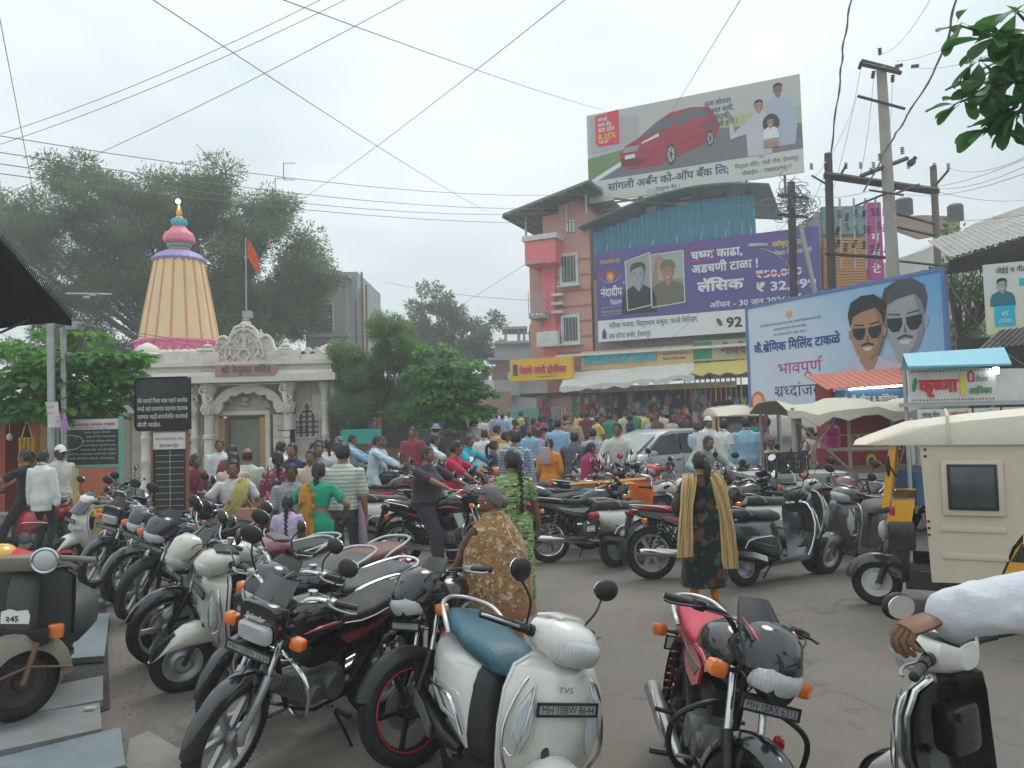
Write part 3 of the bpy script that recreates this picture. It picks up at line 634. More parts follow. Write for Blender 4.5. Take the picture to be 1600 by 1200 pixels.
 b=MB();b.loft([(.0,.705,.06,.025,R(30)),(-.035,.73,.12,.055,R(14)),(-.16,.755,.155,.068),(-.34,.765,.165,.062),(-.44,.785,.162,.055),(-.6,.805,.155,.055),(-.74,.815,.13,.045),(-.82,.82,.07,.025)],22,2.8);st=add('seat',b,PH['seat'])
 b=MB();b.tube(spline([(-.52,.17,.765),(-.60,.175,.83),(-.74,.145,.88),(-.86,.06,.895),(-.88,0,.897),(-.86,-.06,.895),(-.74,-.145,.88),(-.60,-.175,.83),(-.52,-.17,.765)],5),.014,8,flat=.8);add('grab_rail',b,ALLOY if style!='square' else CHROME)
 b=MB();b.loft([(-.84,.67,.10,.05),(-.885,.68,.09,.045),(-.9,.68,.06,.025)],14,3);tl=add('tail_lamp',b,PH['tail'])
 b=MB();b.prism([(-.80,.62),(-.88,.62),(-.93,.42),(-.90,.42)],-.07,.07);add('rear_mudguard',b,PLAS)
 sub=[]
 plate_parts(sub,add,(-.925,0,.52),.19,.09,(-1,0,.2),(0,0,1), '',two=(plate[:5],plate[5:])if plate else None)
 for(n_,me,p)in sub:T.append((n_,me,None,p))
 b=MB();b.tube([(-.25,-.13,.26),(-.4,-.16,.27),(-.55,-.17,.3),(-.86,-.175,.36),(-.88,-.175,.365)],[.02,.045,.052,.05,.03],14);ex=add('silencer',b,BLKMET)
 b=MB();b.prism([(-.45,.31),(-.62,.37),(-.86,.41),(-.86,.36),(-.6,.30),(-.45,.25)],-.235,-.222);add('heat_shield',b,CHROME if style in('access', 'square')else GREYP,ex)
 b=MB();b.rbox((-.42,.1,.27),(.44,.1,.14),.04);b.lathe([(0,0),(.1,0),(.1,.05),(.07,.07),(0,.07)],18,(-.28,.11,.27), 'y');add('engine_case',b,ENGINE)
 b=MB();b.tube([(-.1,.05,.2),(-.12,.14,.1),(-.14,.21,.012)],.010,8);add('side_stand',b,BLKMET)
 if guard:
  for s in(-1,1):
   b=MB();b.tube(spline([(-.16,s*.17,.36),(-.26,s*.215,.50),(-.45,s*.235,.52),(-.64,s*.21,.50),(-.70,s*.18,.42)],5),.009,7);add('body_guard',b,CHROME)
   if style in('jupiter', 'access', 'steelrim'):
    b=MB();b.tube(spline([(.41,s*.1,.83),(.44,s*.18,.77),(.43,s*.235,.62),(.44,s*.235,.50),(.42,s*.20,.42)],5),.008,7)
    b.tube(spline([(.47,s*.13,.80),(.50,s*.16,.68),(.50,s*.19,.56),(.48,s*.21,.50),(.44,s*.23,.52)],4),.004,6);add('leg_guard',b,CHROME)
 return finish(T)
LABELS={}
def vehicle(kind_,style,px=None,py=None,heading=0,lean=9,steer=25,paint_=None,accent=None,seat=None,rimcol=None,lamp=None,tail=None,panel=None,plate='',label='',group=None,xy=None,ref='front',rimk=None,name=None,cat=None,**kw):
 key=(kind_,style,steer,plate,rimk,tuple(sorted(kw.items())))
 if key not in PROTO:
  f=motorcycle_recipe if kind_=='motorcycle' else scooter_recipe
  if rimk:kw['rimk']=rimk
  PROTO[key]=f(style,steer,plate,**kw)
 h=R(heading)
 if xy is None:
  p=at(px,py);k={'front':.62, 'rear':-.61, 'mid':0}[ref];x,y=p.x-k*math.cos(h),p.y-k*math.sin(h)
 else:x,y=xy
 o=thing(name or kind_,label,cat or kind_,(x,y,gz(x,y)),0,group)
 o.rotation_euler=(R(lean)*-1,0,h)
 tb={PH['paint']:paint_ or BLKG,PH['accent']:accent or GREYP,PH['seat']:seat or SEATB,PH['rimcol']:rimcol or ALLOY,PH['lamp']:lamp or GLASSL,PH['tail']:tail or REDL,PH['panel']:panel or PLAS}
 made=[]
 for n_,me,pi in PROTO[key]:
  q=link(n_,me,made[pi]if pi is not None else o);made.append(q)
  for i,s in enumerate(q.material_slots):
   if s.material in tb:r_=tb[s.material];s.link='OBJECT';s.material=r_
 return o
BLKG=paint('gloss_black',(.012,.012,.014),.16)
# people: +x is forward, feet on z = 0, nominal height 1.70
SKIN=[mat('skin_%d'%i,c,.48,0,.08,20,spec=.35)for i,c in enumerate([(.26,.135,.08),(.20,.10,.058),(.14,.068,.04),(.32,.18,.115)])]
HAIR=mat('black_hair',(.012,.010,.010),.36,0,.3,30,bump=.18,bscale=140)
GREYHAIR=mat('grey_hair',(.13,.125,.12),.5,0,.5,22,bump=.25,bscale=160)
EYEW=mat('eye_white',(.5,.48,.45),.2,var=0);EYEB=mat('iris',(.015,.01,.008),.1,var=0);LIPS=mat('lips',(.17,.06,.05),.5)
SANDAL=mat('sandal',(.05,.035,.025),.7);SHOE=mat('dark_shoe',(.02,.018,.017),.4)
def capsule(b,pts,rad,n=12,fl=1,up=None):
 P=[Vector(p)for p in pts];d0=(P[0]-P[1]).normalized();d1=(P[-1]-P[-2]).normalized()
 Q=[P[0]+d0*rad[0]*.75,P[0]+d0*rad[0]*.45]+P+[P[-1]+d1*rad[-1]*.5,P[-1]+d1*rad[-1]*.9]
 b.tube(Q,[rad[0]*.35,rad[0]*.85]+list(rad)+[rad[-1]*.85,rad[-1]*.35],n,flat=fl,up=up);return b
def fused(b,vox,smooth=2,noise_=0,nscale=8,seed=0):
 me=bpy.data.meshes.new('t');me.from_pydata(b.v,[],b.f)
 bm=bmesh.new();bm.from_mesh(me);bmesh.ops.recalc_face_normals(bm,faces=bm.faces);bm.to_mesh(me);bm.free()
 o=bpy.data.objects.new('t',me);TMP.collection.objects.link(o)
 m=o.modifiers.new('r', 'REMESH');m.mode='VOXEL';m.voxel_size=vox;m.adaptivity=0
 s=o.modifiers.new('s', 'SMOOTH');s.iterations=smooth;s.factor=.5
 ev=evaluated(o);e=ev.to_mesh()
 n=len(e.vertices);co=np.empty(n*3,dtype=np.float32);e.vertices.foreach_get('co',co);co=co.reshape(-1,3)
 if noise_:
  no=np.empty(n*3,dtype=np.float32);e.vertices.foreach_get('normal',no);no=no.reshape(-1,3)
  x,y,z=co[:,0],co[:,1],co[:,2];rr=random.Random(seed);f=np.zeros(n)
  for k in range(7):
   a,b_,c,ph=rr.uniform(-1,1),rr.uniform(-1,1),rr.uniform(-.8,.8),rr.uniform(0,6)
   f+=1-2.2*np.abs(np.sin((a*x+b_*y+c*z)*nscale*rr.uniform(1.1,3.2)+ph+1.3*np.sin(z*nscale*rr.uniform(.5,1.6)+ph*2)))**.7
  f=np.clip(f/3.2+.75,-.15,1.5);co=co+no*(f*noise_)[:,None]
 fs=[tuple(p.vertices)for p in e.polygons];ev.to_mesh_clear();bpy.data.objects.remove(o);bpy.data.meshes.remove(me)
 r=MB();r.v=[tuple(map(float,q))for q in co];r.f=fs;r.m=[0]*len(fs);return r
def ik(a,c,l1,l2,hint):
 a,c,hint=Vector(a),Vector(c),Vector(hint);d=c-a;L=min(d.length,(l1+l2)*.999);d.normalize();c=a+d*L
 x=(l1*l1-l2*l2+L*L)/(2*L);h=math.sqrt(max(0,l1*l1-x*x));hn=hint-d*hint.dot(d);hn.normalize()if hn.length>1e-6 else None
 return a+d*x+hn*h,c
def headpt(u,v,k=1.0):
 a,e=R(u),R(v);ce,se=math.cos(e),math.sin(e);x,y,z=ce*math.cos(a),ce*math.sin(a),se
 fx=max(0,x);jaw=max(0,-z)
 X=x*(.093 if x>0 else.1)*(1-.16*jaw**1.5*(1 if x<0 else.35));Y=y*.075*(1-.38*jaw**1.8);Z=z*(.115 if z>0 else.118)
 if x<0 and z<-.3:X*=1-.4*(-z-.3)
 fr=fx**3
 X+=.010*math.exp(-((z-.22)/.1)**2)*fr*math.exp(-(y/.5)**2)
 X-=.013*math.exp(-((z-.04)/.11)**2)*fr*(math.exp(-((abs(y)-.42)/.2)**2))
 X+=.009*math.exp(-((z+.62)/.12)**2)*fx*math.exp(-(y/.3)**2)+.010*math.exp(-((z+.92)/.13)**2)*math.exp(-(y/.3)**2)
 return Vector((X*k,Y*k,Z*k))
def head_mb(b,M,lod=1):
 n,m=(28,22)if lod else(12,9)
 b2=MB();b2.rings([[headpt(360*j/n,-88+176*i/(m-1))for j in range(n)]for i in range(m)])
 b2.tube([(.080,0,.03),(.092,0,-.002),(.101,0,-.026),(.088,0,-.038)],[.006,.010,.0145,.009],8)
 for s in(-1,1):
  if lod:b2.ball((.098,s*.011,-.032),(.011,.010,.009),8,5)
  b2.ball((-.002,s*.076,-.01),(.02,.007,.032),8,5,Matrix.Rotation(R(18)*s,3, 'Z'))
 if lod:b2.tube([(.083,-.026,-.066),(.0975,0,-.064),(.083,.026,-.066)],[.004,.0075,.004],6);b2.tube([(.083,-.02,-.076),(.095,0,-.076),(.083,.02,-.076)],[.003,.007,.003],6)
 b2.xf(M);b.join(b2);return b
def hair_mb(style,M,lod=1):
 n,m=(32,22)if lod else(16,12);b=MB();rs=[];long_=style in('bun', 'braid', 'pony', 'long')
 V=[];F=[];idx={}
 def keep(u,v):
  u=(u+180)%360-180
  if style=='bald':return abs(u)>75 and-20<v<32
  line=38 if abs(u)<35 else(38-(abs(u)-35)*1.1 if abs(u)<75 else(-6 if abs(u)<100 and not long_ else-30))
  if style=='receding':line+=14 if abs(u)<50 else 0
  return v>line
 k={'short':1.075, 'crop':1.045, 'bald':1.03, 'receding':1.05}.get(style,1.09)
 for i in range(m+1):
  v=-40+128*i/m
  for j in range(n):
   u=360*j/n;p=headpt(u,v,k)+Vector((0,0,.006 if v>30 else 0));p+=p.normalized()*(.004*math.sin(u*.31+v*.7)if lod else 0);V.append(p)
 for i in range(m):
  for j in range(n):
   u=360*(j+.5)/n;v=-40+128*(i+.5)/m
   if keep(u,v):F.append((i*n+j,i*n+(j+1)%n,(i+1)*n+(j+1)%n,(i+1)*n+j))
 if style!='bald':F.append(tuple(m*n+j for j in range(n)))
 inner=[p*.93 for p in V];o=len(V);F2=[tuple(i+o for i in f[::-1])for f in F]
 ec={}
 for f in F:
  for i in range(len(f)):e=(f[i],f[(i+1)%len(f)]);ec.setdefault(frozenset(e),[]).append(e)
 F3=[(e[0][1],e[0][0],e[0][0]+o,e[0][1]+o)for e in ec.values()if len(e)==1]
 b.add(V+inner,F+F2+F3)
 if style=='bun':b.ball((-.125,0,-.03),(.045,.055,.05),12,8)
 if style in('braid',):
  L=15
  for i in range(L):
   t=i/(L-1);z=-.07-.44*t;s=1 if i%2 else-1;b.ball((-.115-.03*math.sin(t*2),s*.008,z),(.024*(1.1-.5*t),.03*(1.1-.5*t),.024),8,5)
  b.tube([(-.09,0,.0),(-.115,0,-.06)],[.045,.03],8)
 if style=='pony':b.tube(spline([(-.09,0,.03),(-.14,0,.0),(-.155,.005,-.12),(-.14,0,-.27)],4),[.02]+[.034]*8+[.03,.024,.018,.008],8)
 if style=='long':b.tube(spline([(-.06,0,.02),(-.10,0,-.1),(-.12,0,-.22),(-.115,.0,-.36)],4),[.06,.065,.07,.07,.07,.07,.068,.065,.06,.055,.05,.04,.015],10,flat=.6,up=(1,0,0))
 b.xf(M);return b
def hand_mb(b,wr,d,n,s,curl=.35,big=1.0):
 d=Vector(d).normalized();n=Vector(n);n=(n-d*n.dot(d)).normalized();y=n.cross(d)*s
 wr=Vector(wr);P=lambda a,c,e:wr+(d*a+y*c+n*e)*big
 rs=[]
 for a,w_,t_ in((-.02,.021,.017),(.01,.026,.016),(.05,.038,.015),(.085,.040,.0135),(.096,.036,.009)):
  rs.append([P(a,w_*math.cos(q)*1.0,t_*math.sin(q))for q in[2*PI*j/10 for j in range(10)]])
 b.rings(rs)
 for k,(c0,L)in enumerate(((.028,.070),(.0095,.078),(-.0095,.072),(-.028,.057))):
  p=Vector((.085,c0,0));a=0;path=[p.copy()]
  for seg,fr in enumerate((.45,.3,.25)):
   a+=curl*(1.0+.12*k)*(.55,.9,.6)[seg]*1.2
   p=p+Vector((math.cos(a),c0*.12,math.sin(a)))*L*fr;path.append(p.copy())
  pts=[P(q.x,q.y,q.z)for q in path];r=(.0088-.0005*k)*big
  b.tube([pts[0]]+pts[1:]+[pts[-1]+(pts[-1]-pts[-2]).normalized()*.004],[r,r*.98,r*.92,r*.82,r*.4],7)
 th=[P(.018,.022,.004),P(.045,.046,.012+.01*curl),P(.068,.052-.012*curl,.02+.02*curl),P(.086,.048-.03*curl,.026+.03*curl)]
 b.tube(th,[.013*big,.0115*big,.0095*big,.006*big],7)
def person(label,x=None,y=None,px=None,py=None,pz=None,h=1.7,face=180,pose='stand',top=None,bottom=None,dress='shirt',skin=0,hair='short',haircol=None,lod=0,arms=None,lean=0,headyaw=0,headpitch=0,sleeve=.6,build=1.0,extra=None,sit=None,hands=None,feet=None,group=None,shoes='sandal',twist=0,seed=0,hemz=None,legw=1.0,depth=None,zoff=0,wrinkle=None,pallu=None,blouse=None,blousem=None,capm=None,bag=None,noskirt=False):
 sk=SKIN[skin];HM=haircol or HAIR;k=h/1.70
 if px is not None:
  if depth is not None:d_=ray(px,py or 700);x,y=d_.x*depth,depth
  else:p=at(px,py);x,y=p.x,p.y
 root=thing('person',label, 'person',(x,y,gz(x,y)+zoff),R(face),group);root.scale=(k,k,k)
 pel=Vector((0,0,.93));
 if sit is not None:pel=Vector((sit[0],0,sit[1]))
 TM=Matrix.Translation(pel)@Matrix.Rotation(R(twist),4, 'Z')@Matrix.Rotation(R(lean),4, 'Y')
 J=lambda a,b_,c:TM@Vector((a,b_,c-.93))
 wom=dress in('sari', 'kurta', 'frock', 'blouse', 'kameez');sw=.165 if wom else.19
 sh=[J(-.01,s*sw*build**.5,1.365)for s in(1,-1)]
 HMx=Matrix.Translation(J(.02,0,1.575))@Matrix.Rotation(R(twist+headyaw),4, 'Z')@Matrix.Rotation(R(headpitch+lean*.25),4, 'Y')
 hip=[pel+Matrix.Rotation(R(twist),3, 'Z')@Vector((0,s*.095,-.02))for s in(1,-1)]
 ft=feet or{'stand':[(.02,.11,.08),(-.02,-.11,.08)], 'walk':[(.27,.09,.08),(-.30,-.09,.13)], 'ride':[(.05,.32,.07),(.1,-.28,.07)], 'seat':[(.45,.14,.08),(.45,-.14,.08)], 'pillion':[(.05,.28,.30),(.05,-.28,.30)], 'squat':[(.25,.16,.06),(.25,-.16,.06)]}[pose]
 lk=[]
 for i,s in enumerate((1,-1)):
  kn,an=ik(hip[i],ft[i],.44,.43,(1,s*(.35 if pose in('ride', 'pillion')else.05),.1 if pose!='walk' else 0));lk.append((hip[i],kn,an))
 A=arms or{'stand':[(.05,.26,.80),(.03,-.26,.80)], 'walk':[(-.16,.25,.85),(.24,-.24,.88)], 'ride':[(.27,.33,1.04),(.27,-.33,1.04)], 'seat':[(.35,.15,.75),(.35,-.15,.75)], 'pillion':[(.3,.12,.85),(.3,-.12,.85)], 'squat':[(.4,.1,.6),(.4,-.1,.6)]}[pose]
 ak=[]
 for i,s in enumerate((1,-1)):
  el,wr=ik(sh[i],A[i],.285,.25,(-.6,s*.8,-.35));ak.append((sh[i],el,wr))
 vox=.012 if lod>1 else(.02 if lod==1 else.028);wr_=wrinkle if wrinkle is not None else(.0095 if lod>1 else(.009 if lod else.004))
 bw=build
 def torso(b,g,z0=.86,z1=1.46,hipk=1.0):
  prof=[(.84,.105,.155),(.93,.115,.165),(1.04,.10,.135),(1.12,.10,.135),(1.24,.115,.158),(1.34,.11,.168),(1.385,.088,.150),(1.425,.064,.10),(1.455,.055,.07),(1.485,.05,.052)]
  if not wom:prof=[(.84,.10,.15),(.93,.105,.155),(1.04,.102,.145),(1.12,.105,.15),(1.24,.115,.168),(1.34,.11,.18),(1.385,.088,.172),(1.425,.066,.115),(1.455,.057,.078),(1.485,.05,.055)]
  rs=[]
  for z,a,c in prof:
   if z<z0 or z>z1:continue
   kk=(bw if z<1.3 else 1)*(hipk if z<1.0 else 1);c=c*(hipk if z<1.0 else 1)
   rs.append([J((a*kk+g)*math.cos(q)-.005,(c*(bw**.6 if z<1.3 else 1)+g)*math.sin(q),z)for q in[2*PI*j/18 for j in range(18)]])
  b.rings(rs);return b
 b=MB();torso(b,0);capsule(b,[J(-.005,0,1.40),J(.01,0,1.54)],[.058,.053])
 for i in(0,1):
  a,e,w_=ak[i];capsule(b,[a,a.lerp(e,.5),e],[.052,.046,.038]);capsule(b,[e,e.lerp(w_,.35),w_],[.038,.039,.026])
  a,e,w_=lk[i];capsule(b,[a,a.lerp(e,.5),e],[.088,.074,.056]);capsule(b,[e,e.lerp(w_,.3),e.lerp(w_,.8),w_],[.054,.056,.038,.036])
 F=fused(b,vox)
 HD=HMx.to_3x3();head_mb(F,HMx,1 if lod else 0)
 for i,s in enumerate((1,-1)):
  e,w_=ak[i][1],ak[i][2];d=(w_-e).normalized();hh=(hands or((None,.4),(None,.4)))[i]
  n_=Vector(hh[0])if hh[0]else(Vector((0,-s,0))if pose in('stand', 'walk')else Vector((0,0,-1)));hd=Vector(hh[2])if len(hh)>2 else(d if pose not in('ride',)else(d+Vector((0,0,.1))))
  hand_mb(F,w_,hd,n_,s if True else 1,hh[1]if pose!='ride' else 1.3,1.0)
  an=lk[i][2];fz=Vector((an.x,an.y,an.z));pit=.04 if an.z>.1 and pose=='walk' else 0
  F.tube([fz+Vector((-.06,0,-.045+pit)),fz+Vector((-.03,0,-.03+pit)),fz+Vector((.05,0,-.035)),fz+Vector((.13,s*.01,-.055-pit)),fz+Vector((.185,s*.012,-.062-pit))],[.022,.036,.038,.034,.012],8,flat=.62 if True else 1,up=(0,0,1))
 obj('body',F,sk,root,world=False,ang=60)
 if lod:
  for s in(-1,1):
   q=MB();q.ball((.0745,s*.031,.006),(.0115,.0135,.0095),10,6);q.xf(HMx);ey=obj('eye',q,EYEW,root,False)
   q=MB();q.ball((.0845,s*.030,.006),(.0035,.0062,.0062),8,5);q.xf(HMx);obj('iris',q,EYEB,ey,False)
   q=MB();q.tube([(.083,s*.014,.026),(.084,s*.032,.033),(.070,s*.052,.028)],[.003,.0045,.002],5);q.xf(HMx);obj('eyebrow',q,HM,root,False)
  q=MB();q.tube([(.088,-.022,-.071),(.0985,0,-.069),(.088,.022,-.071)],[.003,.0062,.003],6);q.xf(HMx);obj('lips',q,LIPS,root,False)
 obj('hair',hair_mb(hair,HMx,1 if lod else 0),HM,root,False)
 if extra=='moustache' or extra=='beard':
  q=MB();q.tube([(.088,-.03,-.056),(.102,0,-.05),(.088,.03,-.056)],[.004,.008,.004],6)
  if extra=='beard':q.rings([[headpt(u,v,kk)for u in range(-80,81,16)]+[headpt(u,v,kk-.1)for u in range(80,-81,-16)]for v,kk in((-22,1.05),(-40,1.10),(-55,1.16),(-72,1.2),(-86,1.15))])
  q.xf(HMx);obj('moustache' if extra=='moustache' else 'beard',q,HM,root,False)
 if capm:
  q=MB();q.rings([[headpt(u,v,1.13)+Vector((0,0,.01))for u in range(0,360,18)]for v in(18,30,50,70,86)]);q.k=1
  if extra=='brim':q.slab([[Vector((.085+t*.075*math.cos(a*1.0),.085*math.sin(a),.045-.012*t-.02*math.sin(a)**2))for a in np.linspace(-1.2,1.2,9)]for t in(0,.5,1)],(0,0,.004))
  if extra=='hat':q.lathe([(.09,.035),(.145,.02),(.148,.026),(.09,.045)],20)
  q.xf(HMx);obj('cap',q,[capm,capm],root,False)
 SL=sleeve
 def upper(g,z0,flare=0,sl=SL,name_='shirt',m=top,sd=0,hemc=0):
  b=MB();torso(b,g,z0 if z0>=.84 else.84,hipk=1.14)
  if z0<.84:
   rs=[]
   for z in np.linspace(.86,z0,5):
    t=(.86-z)/max(.01,.86-z0);rs.append([J((.11*bw+g+flare*t)*math.cos(q),(.16*bw**.6+g+flare*t*1.2)*math.sin(q),z)for q in[2*PI*j/18 for j in range(18)]])
   b.rings(rs)
  for i in(0,1):
   a,e,w_=ak[i];e2=a.lerp(e,min(1,sl*2));gg=g+.006
   capsule(b,[a,a.lerp(e2,.5),e2],[.044+gg,.048+gg,.044+gg+(.008 if sl<.5 else 0)])
   if sl>.5:f=e.lerp(w_,(sl-.5)*2);capsule(b,[e,e.lerp(f,.5),f],[.044+gg,.042+gg,.034+gg])
  q=fused(b,vox,2,wr_,8,seed+sd);return obj(name_,q,m,root,False,ang=60)
 if pose in('ride', 'pillion', 'seat', 'squat')or not wom or dress=='blouse':
  if bottom is not None:
   b=MB();rs=[]
   for z,a,c in((.84,.10,.15),(.93,.106,.156),(1.0,.100,.140)):
    rs.append([J((a*bw+.012)*math.cos(q),(c*bw**.6+.012)*math.sin(q),z)for q in[2*PI*j/16 for j in range(16)]])
   b.rings(rs)
   for i in(0,1):
    a,e,w_=lk[i];w2=e.lerp(w_,.93);capsule(b,[a,a.lerp(e,.5),e],[.092*legw,.083*legw,.07*legw]);capsule(b,[e,e.lerp(w2,.5),w2],[.069*legw,.064*legw,.054*legw])
   obj('trousers',fused(b,vox,2,wr_,8,seed+5),bottom,root,False,ang=60)
 if dress in('shirt', 'tshirt', 'kurtaman'):
  u=upper(.016 if dress!='tshirt' else.012,hemz or(.86 if dress=='tshirt' else(.80 if dress=='shirt' else.5)),.02 if dress=='kurtaman' else.004)
  if dress=='shirt':
   b=MB();b.tube([J(.052*math.cos(q)+(.02 if abs(q)<.5 else 0)-.0,.062*math.sin(q),1.462-.03*math.cos(q))for q in np.linspace(-2.9,2.9,14)],.014,6,flat=1.4);obj('collar',b,top,root,False)
 if dress in('kameez', 'frock', 'kurta')and pose not in('ride',):
  z0=hemz or.45;upper(.014,.84,0,sl=SL,name_='blouse' if dress=='frock' else 'kameez',m=blousem or top)
  if dress!='blouse':
   rs=[];n_=44
   for z in np.linspace(1.0,z0,12):
    t=(1.0-z)/(1.0-z0);f=.045*t;hb_=.024*min(1,(1.0-z)/.12);ring=[]
    for j in range(n_):
     q=2*PI*j/n_;fold=1+(.05*math.sin(q*7+seed)+.035*math.sin(q*12+2*seed))*t
     ring.append(J((.122*bw+f+hb_)*fold*math.cos(q),(.165*bw**.6+f*1.2+hb_*1.5)*fold*math.sin(q),z))
    rs.append(ring)
   b=MB();b.rings(rs);obj('skirt',b,top,root,False,ang=70)
  if bottom is not None and pose in('stand', 'walk'):
   b=MB()
   for i in(0,1):
    a,e,w_=lk[i];w2=e.lerp(w_,.95);capsule(b,[a,a.lerp(e,.5),e],[.09,.078,.062]);capsule(b,[e,e.lerp(w2,.5),w2],[.062,.056,.05])
   obj('trousers',fused(b,vox,2,wr_,8,seed+5),bottom,root,False,ang=60)
 if dress=='sari':
  upper(.006,1.10,0,sl=.3,name_='blouse',m=blousem or top)
  if not noskirt:
   b=MB();rs=[];n_=72
   for z in np.linspace(1.06,.05,22):
    t=(1.06-z)/1.01;w1=(.112,.150)if z>.98 else(.140,.200);f=-.0+.02*t;ring=[]
    for j in range(n_):
     q=2*PI*j/n_;front=max(0,math.cos(q))
     fold=1+t*(.05*math.sin(q*8+seed*1.7+t)+.05*front*math.sin(q*22))+.02*math.sin(q*3+z*22+seed)+.012*math.sin(q*5-z*38)
     p=Vector(((w1[0]*bw+f)*fold*math.cos(q),(w1[1]*bw**.5+f*.6)*fold*math.sin(q),z));Jt=J(p.x,p.y,z);pp=Vector((pel.x+p.x,p.y,z+pel.z-.93));ring.append(Jt.lerp(pp,min(1,max(0,(1.0-z)/.12))))
    rs.append(ring)
   b.rings(rs);obj('sari_skirt',b,top,root,False,ang=70)
  g=[]
  path=[(.11,-.13,.98),(.135,-.02,1.08),(.142,.06,1.2),(.12,.10,1.33),(.04,.115,1.445),(-.06,.11,1.42),(-.13,.10,1.30),(-.145,.09,1.12),(-.155,.09,.95),(-.17,.09,.78),(-.17,.09,.62)]
  widths=[.10,.11,.10,.085,.075,.085,.10,.10,.10,.10,.10]
  P3=spline(path,4)
  for i,p in enumerate(P3):
   t=i/(len(P3)-1)*(len(widths)-1);w_=widths[int(t)];row=[]
   for j in range(11):
    q=-1+.2*j;yy=p.y+q*w_;wrap=-.25*max(0,abs(yy)-.1)*(1 if p.x>0 else-1)
    row.append(J(p.x+wrap+(.008*math.sin(q*9+seed))*(1 if p.x>0 else-1),yy,p.z-(.25*q*w_ if 0<i<18 else 0)*0-(abs(q)*.02 if abs(p.z-1.43)<.03 else 0)))
   g.append(row)
  b=MB();b.slab(g,(.004,0,.004));obj('pallu',b,pallu or top,root,False,ang=70)
 if shoes:
  for i,s in enumerate((1,-1)):
   an=lk[i][2];b=MB()
   if shoes=='sandal':b.rbox(an+Vector((.06,s*.008,-.075)),(.26,.085,.016),.007);b.tube([an+Vector((.08,-.042,-.065)),an+Vector((.09,0,-.012)),an+Vector((.08,.05,-.065))],.009,6)
   else:b.loft([(-.09,0,.02,.03),(-.08,0,.038,.045),(0,0,.042,.05),(.1,-.012,.046,.036),(.17,-.018,.036,.028),(.19,-.02,.015,.018)],12,2.5);b.xf(Matrix.Translation(an+Vector((0,0,-.035))))
   obj('sandal' if shoes=='sandal' else 'shoe',b,SANDAL if shoes=='sandal' else SHOE,root,False)
 root['_J']=0;del root['_J']
 return root,J,TM,HMx,ak
def drape(root,name,path,widths,m,axis,th=.006,folds=9,amp=.01,world=False):
 P=spline(path,4);g=[];A=Vector(axis).normalized()
 for i,p in enumerate(P):
  t=i/(len(P)-1)*(len(widths)-1);i0=int(min(t,len(widths)-1.001));w_=widths[i0]*(1-(t-i0))+widths[i0+1]*(t-i0)
  tg=(P[min(i+1,len(P)-1)]-P[max(i-1,0)]).normalized();n=tg.cross(A).normalized()
  g.append([p+A*(-1+2*j/12)*w_+n*amp*math.sin(j*folds/3+i*.15)for j in range(13)])
 b=MB();b.slab(g,(th,th*.3,0));return obj(name,b,m,root,world,ang=70)
# vegetation
LEAFM={}
def leafmat(key,dark,light,yellow=None,trans=.35):
 if key in LEAFM:return LEAFM[key]
 m=bpy.data.materials.new(key);m.use_nodes=True;t=m.node_tree;b=t.nodes['Principled BSDF'];L=t.links
 co=t.nodes.new('ShaderNodeNewGeometry');n=t.nodes.new('ShaderNodeTexNoise');n.inputs['Scale'].default_value=1.1;n.inputs['Detail'].default_value=6;n.inputs['Roughness'].default_value=.75
 L.new(co.outputs['Position'],n.inputs['Vector']);r=t.nodes.new('ShaderNodeValToRGB');e=r.color_ramp.elements
 e[0].position=.33;e[0].color=(*dark,1);e[1].position=.62;e[1].color=(*light,1)
 if yellow:q=e.new(.74);q.color=(*yellow,1)
 L.new(n.outputs[0],r.inputs[0]);L.new(r.outputs[0],b.inputs['Base Color']);b.inputs['Roughness'].default_value=.5;b.inputs['Specular IOR Level'].default_value=.35
 tr=t.nodes.new('ShaderNodeBsdfTranslucent');L.new(r.outputs[0],tr.inputs[0]);ms=t.nodes.new('ShaderNodeMixShader');ms.inputs[0].default_value=trans
 L.new(b.outputs[0],ms.inputs[1]);L.new(tr.outputs[0],ms.inputs[2]);L.new(ms.outputs[0],t.nodes['Material Output'].inputs[0]);LEAFM[key]=m;return m
BARK=mat('bark',(.10,.08,.06),.9,0,.35,5,bump=.8,bscale=22)
def npmesh(name,V,F,m):
 me=bpy.data.meshes.new(name);n=len(V);k=F.shape[1]
 me.vertices.add(n);me.vertices.foreach_set('co',V.astype(np.float32).ravel());me.loops.add(F.size);me.loops.foreach_set('vertex_index',F.astype(np.int32).ravel())
 me.polygons.add(len(F));me.polygons.foreach_set('loop_start',np.arange(0,F.size,k,dtype=np.int32));me.update(calc_edges=True);me.materials.append(m);return me
def sprays(C,D,ln,wd,seed,droop=.25,kind_='leaf'):
 g=np.random.default_rng(seed);n=len(C);D=D+g.normal(0,.35,(n,3));D[:,2]-=droop;D/=np.linalg.norm(D,axis=1)[:,None]
 Q=g.normal(0,1,(n,3));S_=np.cross(D,Q);S_/=np.linalg.norm(S_,axis=1)[:,None]+1e-9;N=np.cross(D,S_)
 l=(ln*g.uniform(.6,1.25,n))[:,None];w_=(wd*g.uniform(.6,1.2,n))[:,None]
 P=[C,C+D*l*.5+S_*w_*.5+N*l*.06,C+D*l-N*l*.05,C+D*l*.5-S_*w_*.5+N*l*.06]
 V=np.stack(P,1).reshape(-1,3);F=np.arange(n*4).reshape(n,4);return V,F
def limbs(b,base,tips,r0,seed,mid=.45,n=6):
 rr=random.Random(seed);base=Vector(base)
 for t in tips:
  t=Vector(t);L_=(t-base).length;m1=base.lerp(t,mid)+Vector((rr.uniform(-1,1),rr.uniform(-1,1),rr.uniform(0,1)))*L_*.1;b.tube(spline([base,m1,t],4),[r0*(1-.85*i/8)for i in range(9)],n)
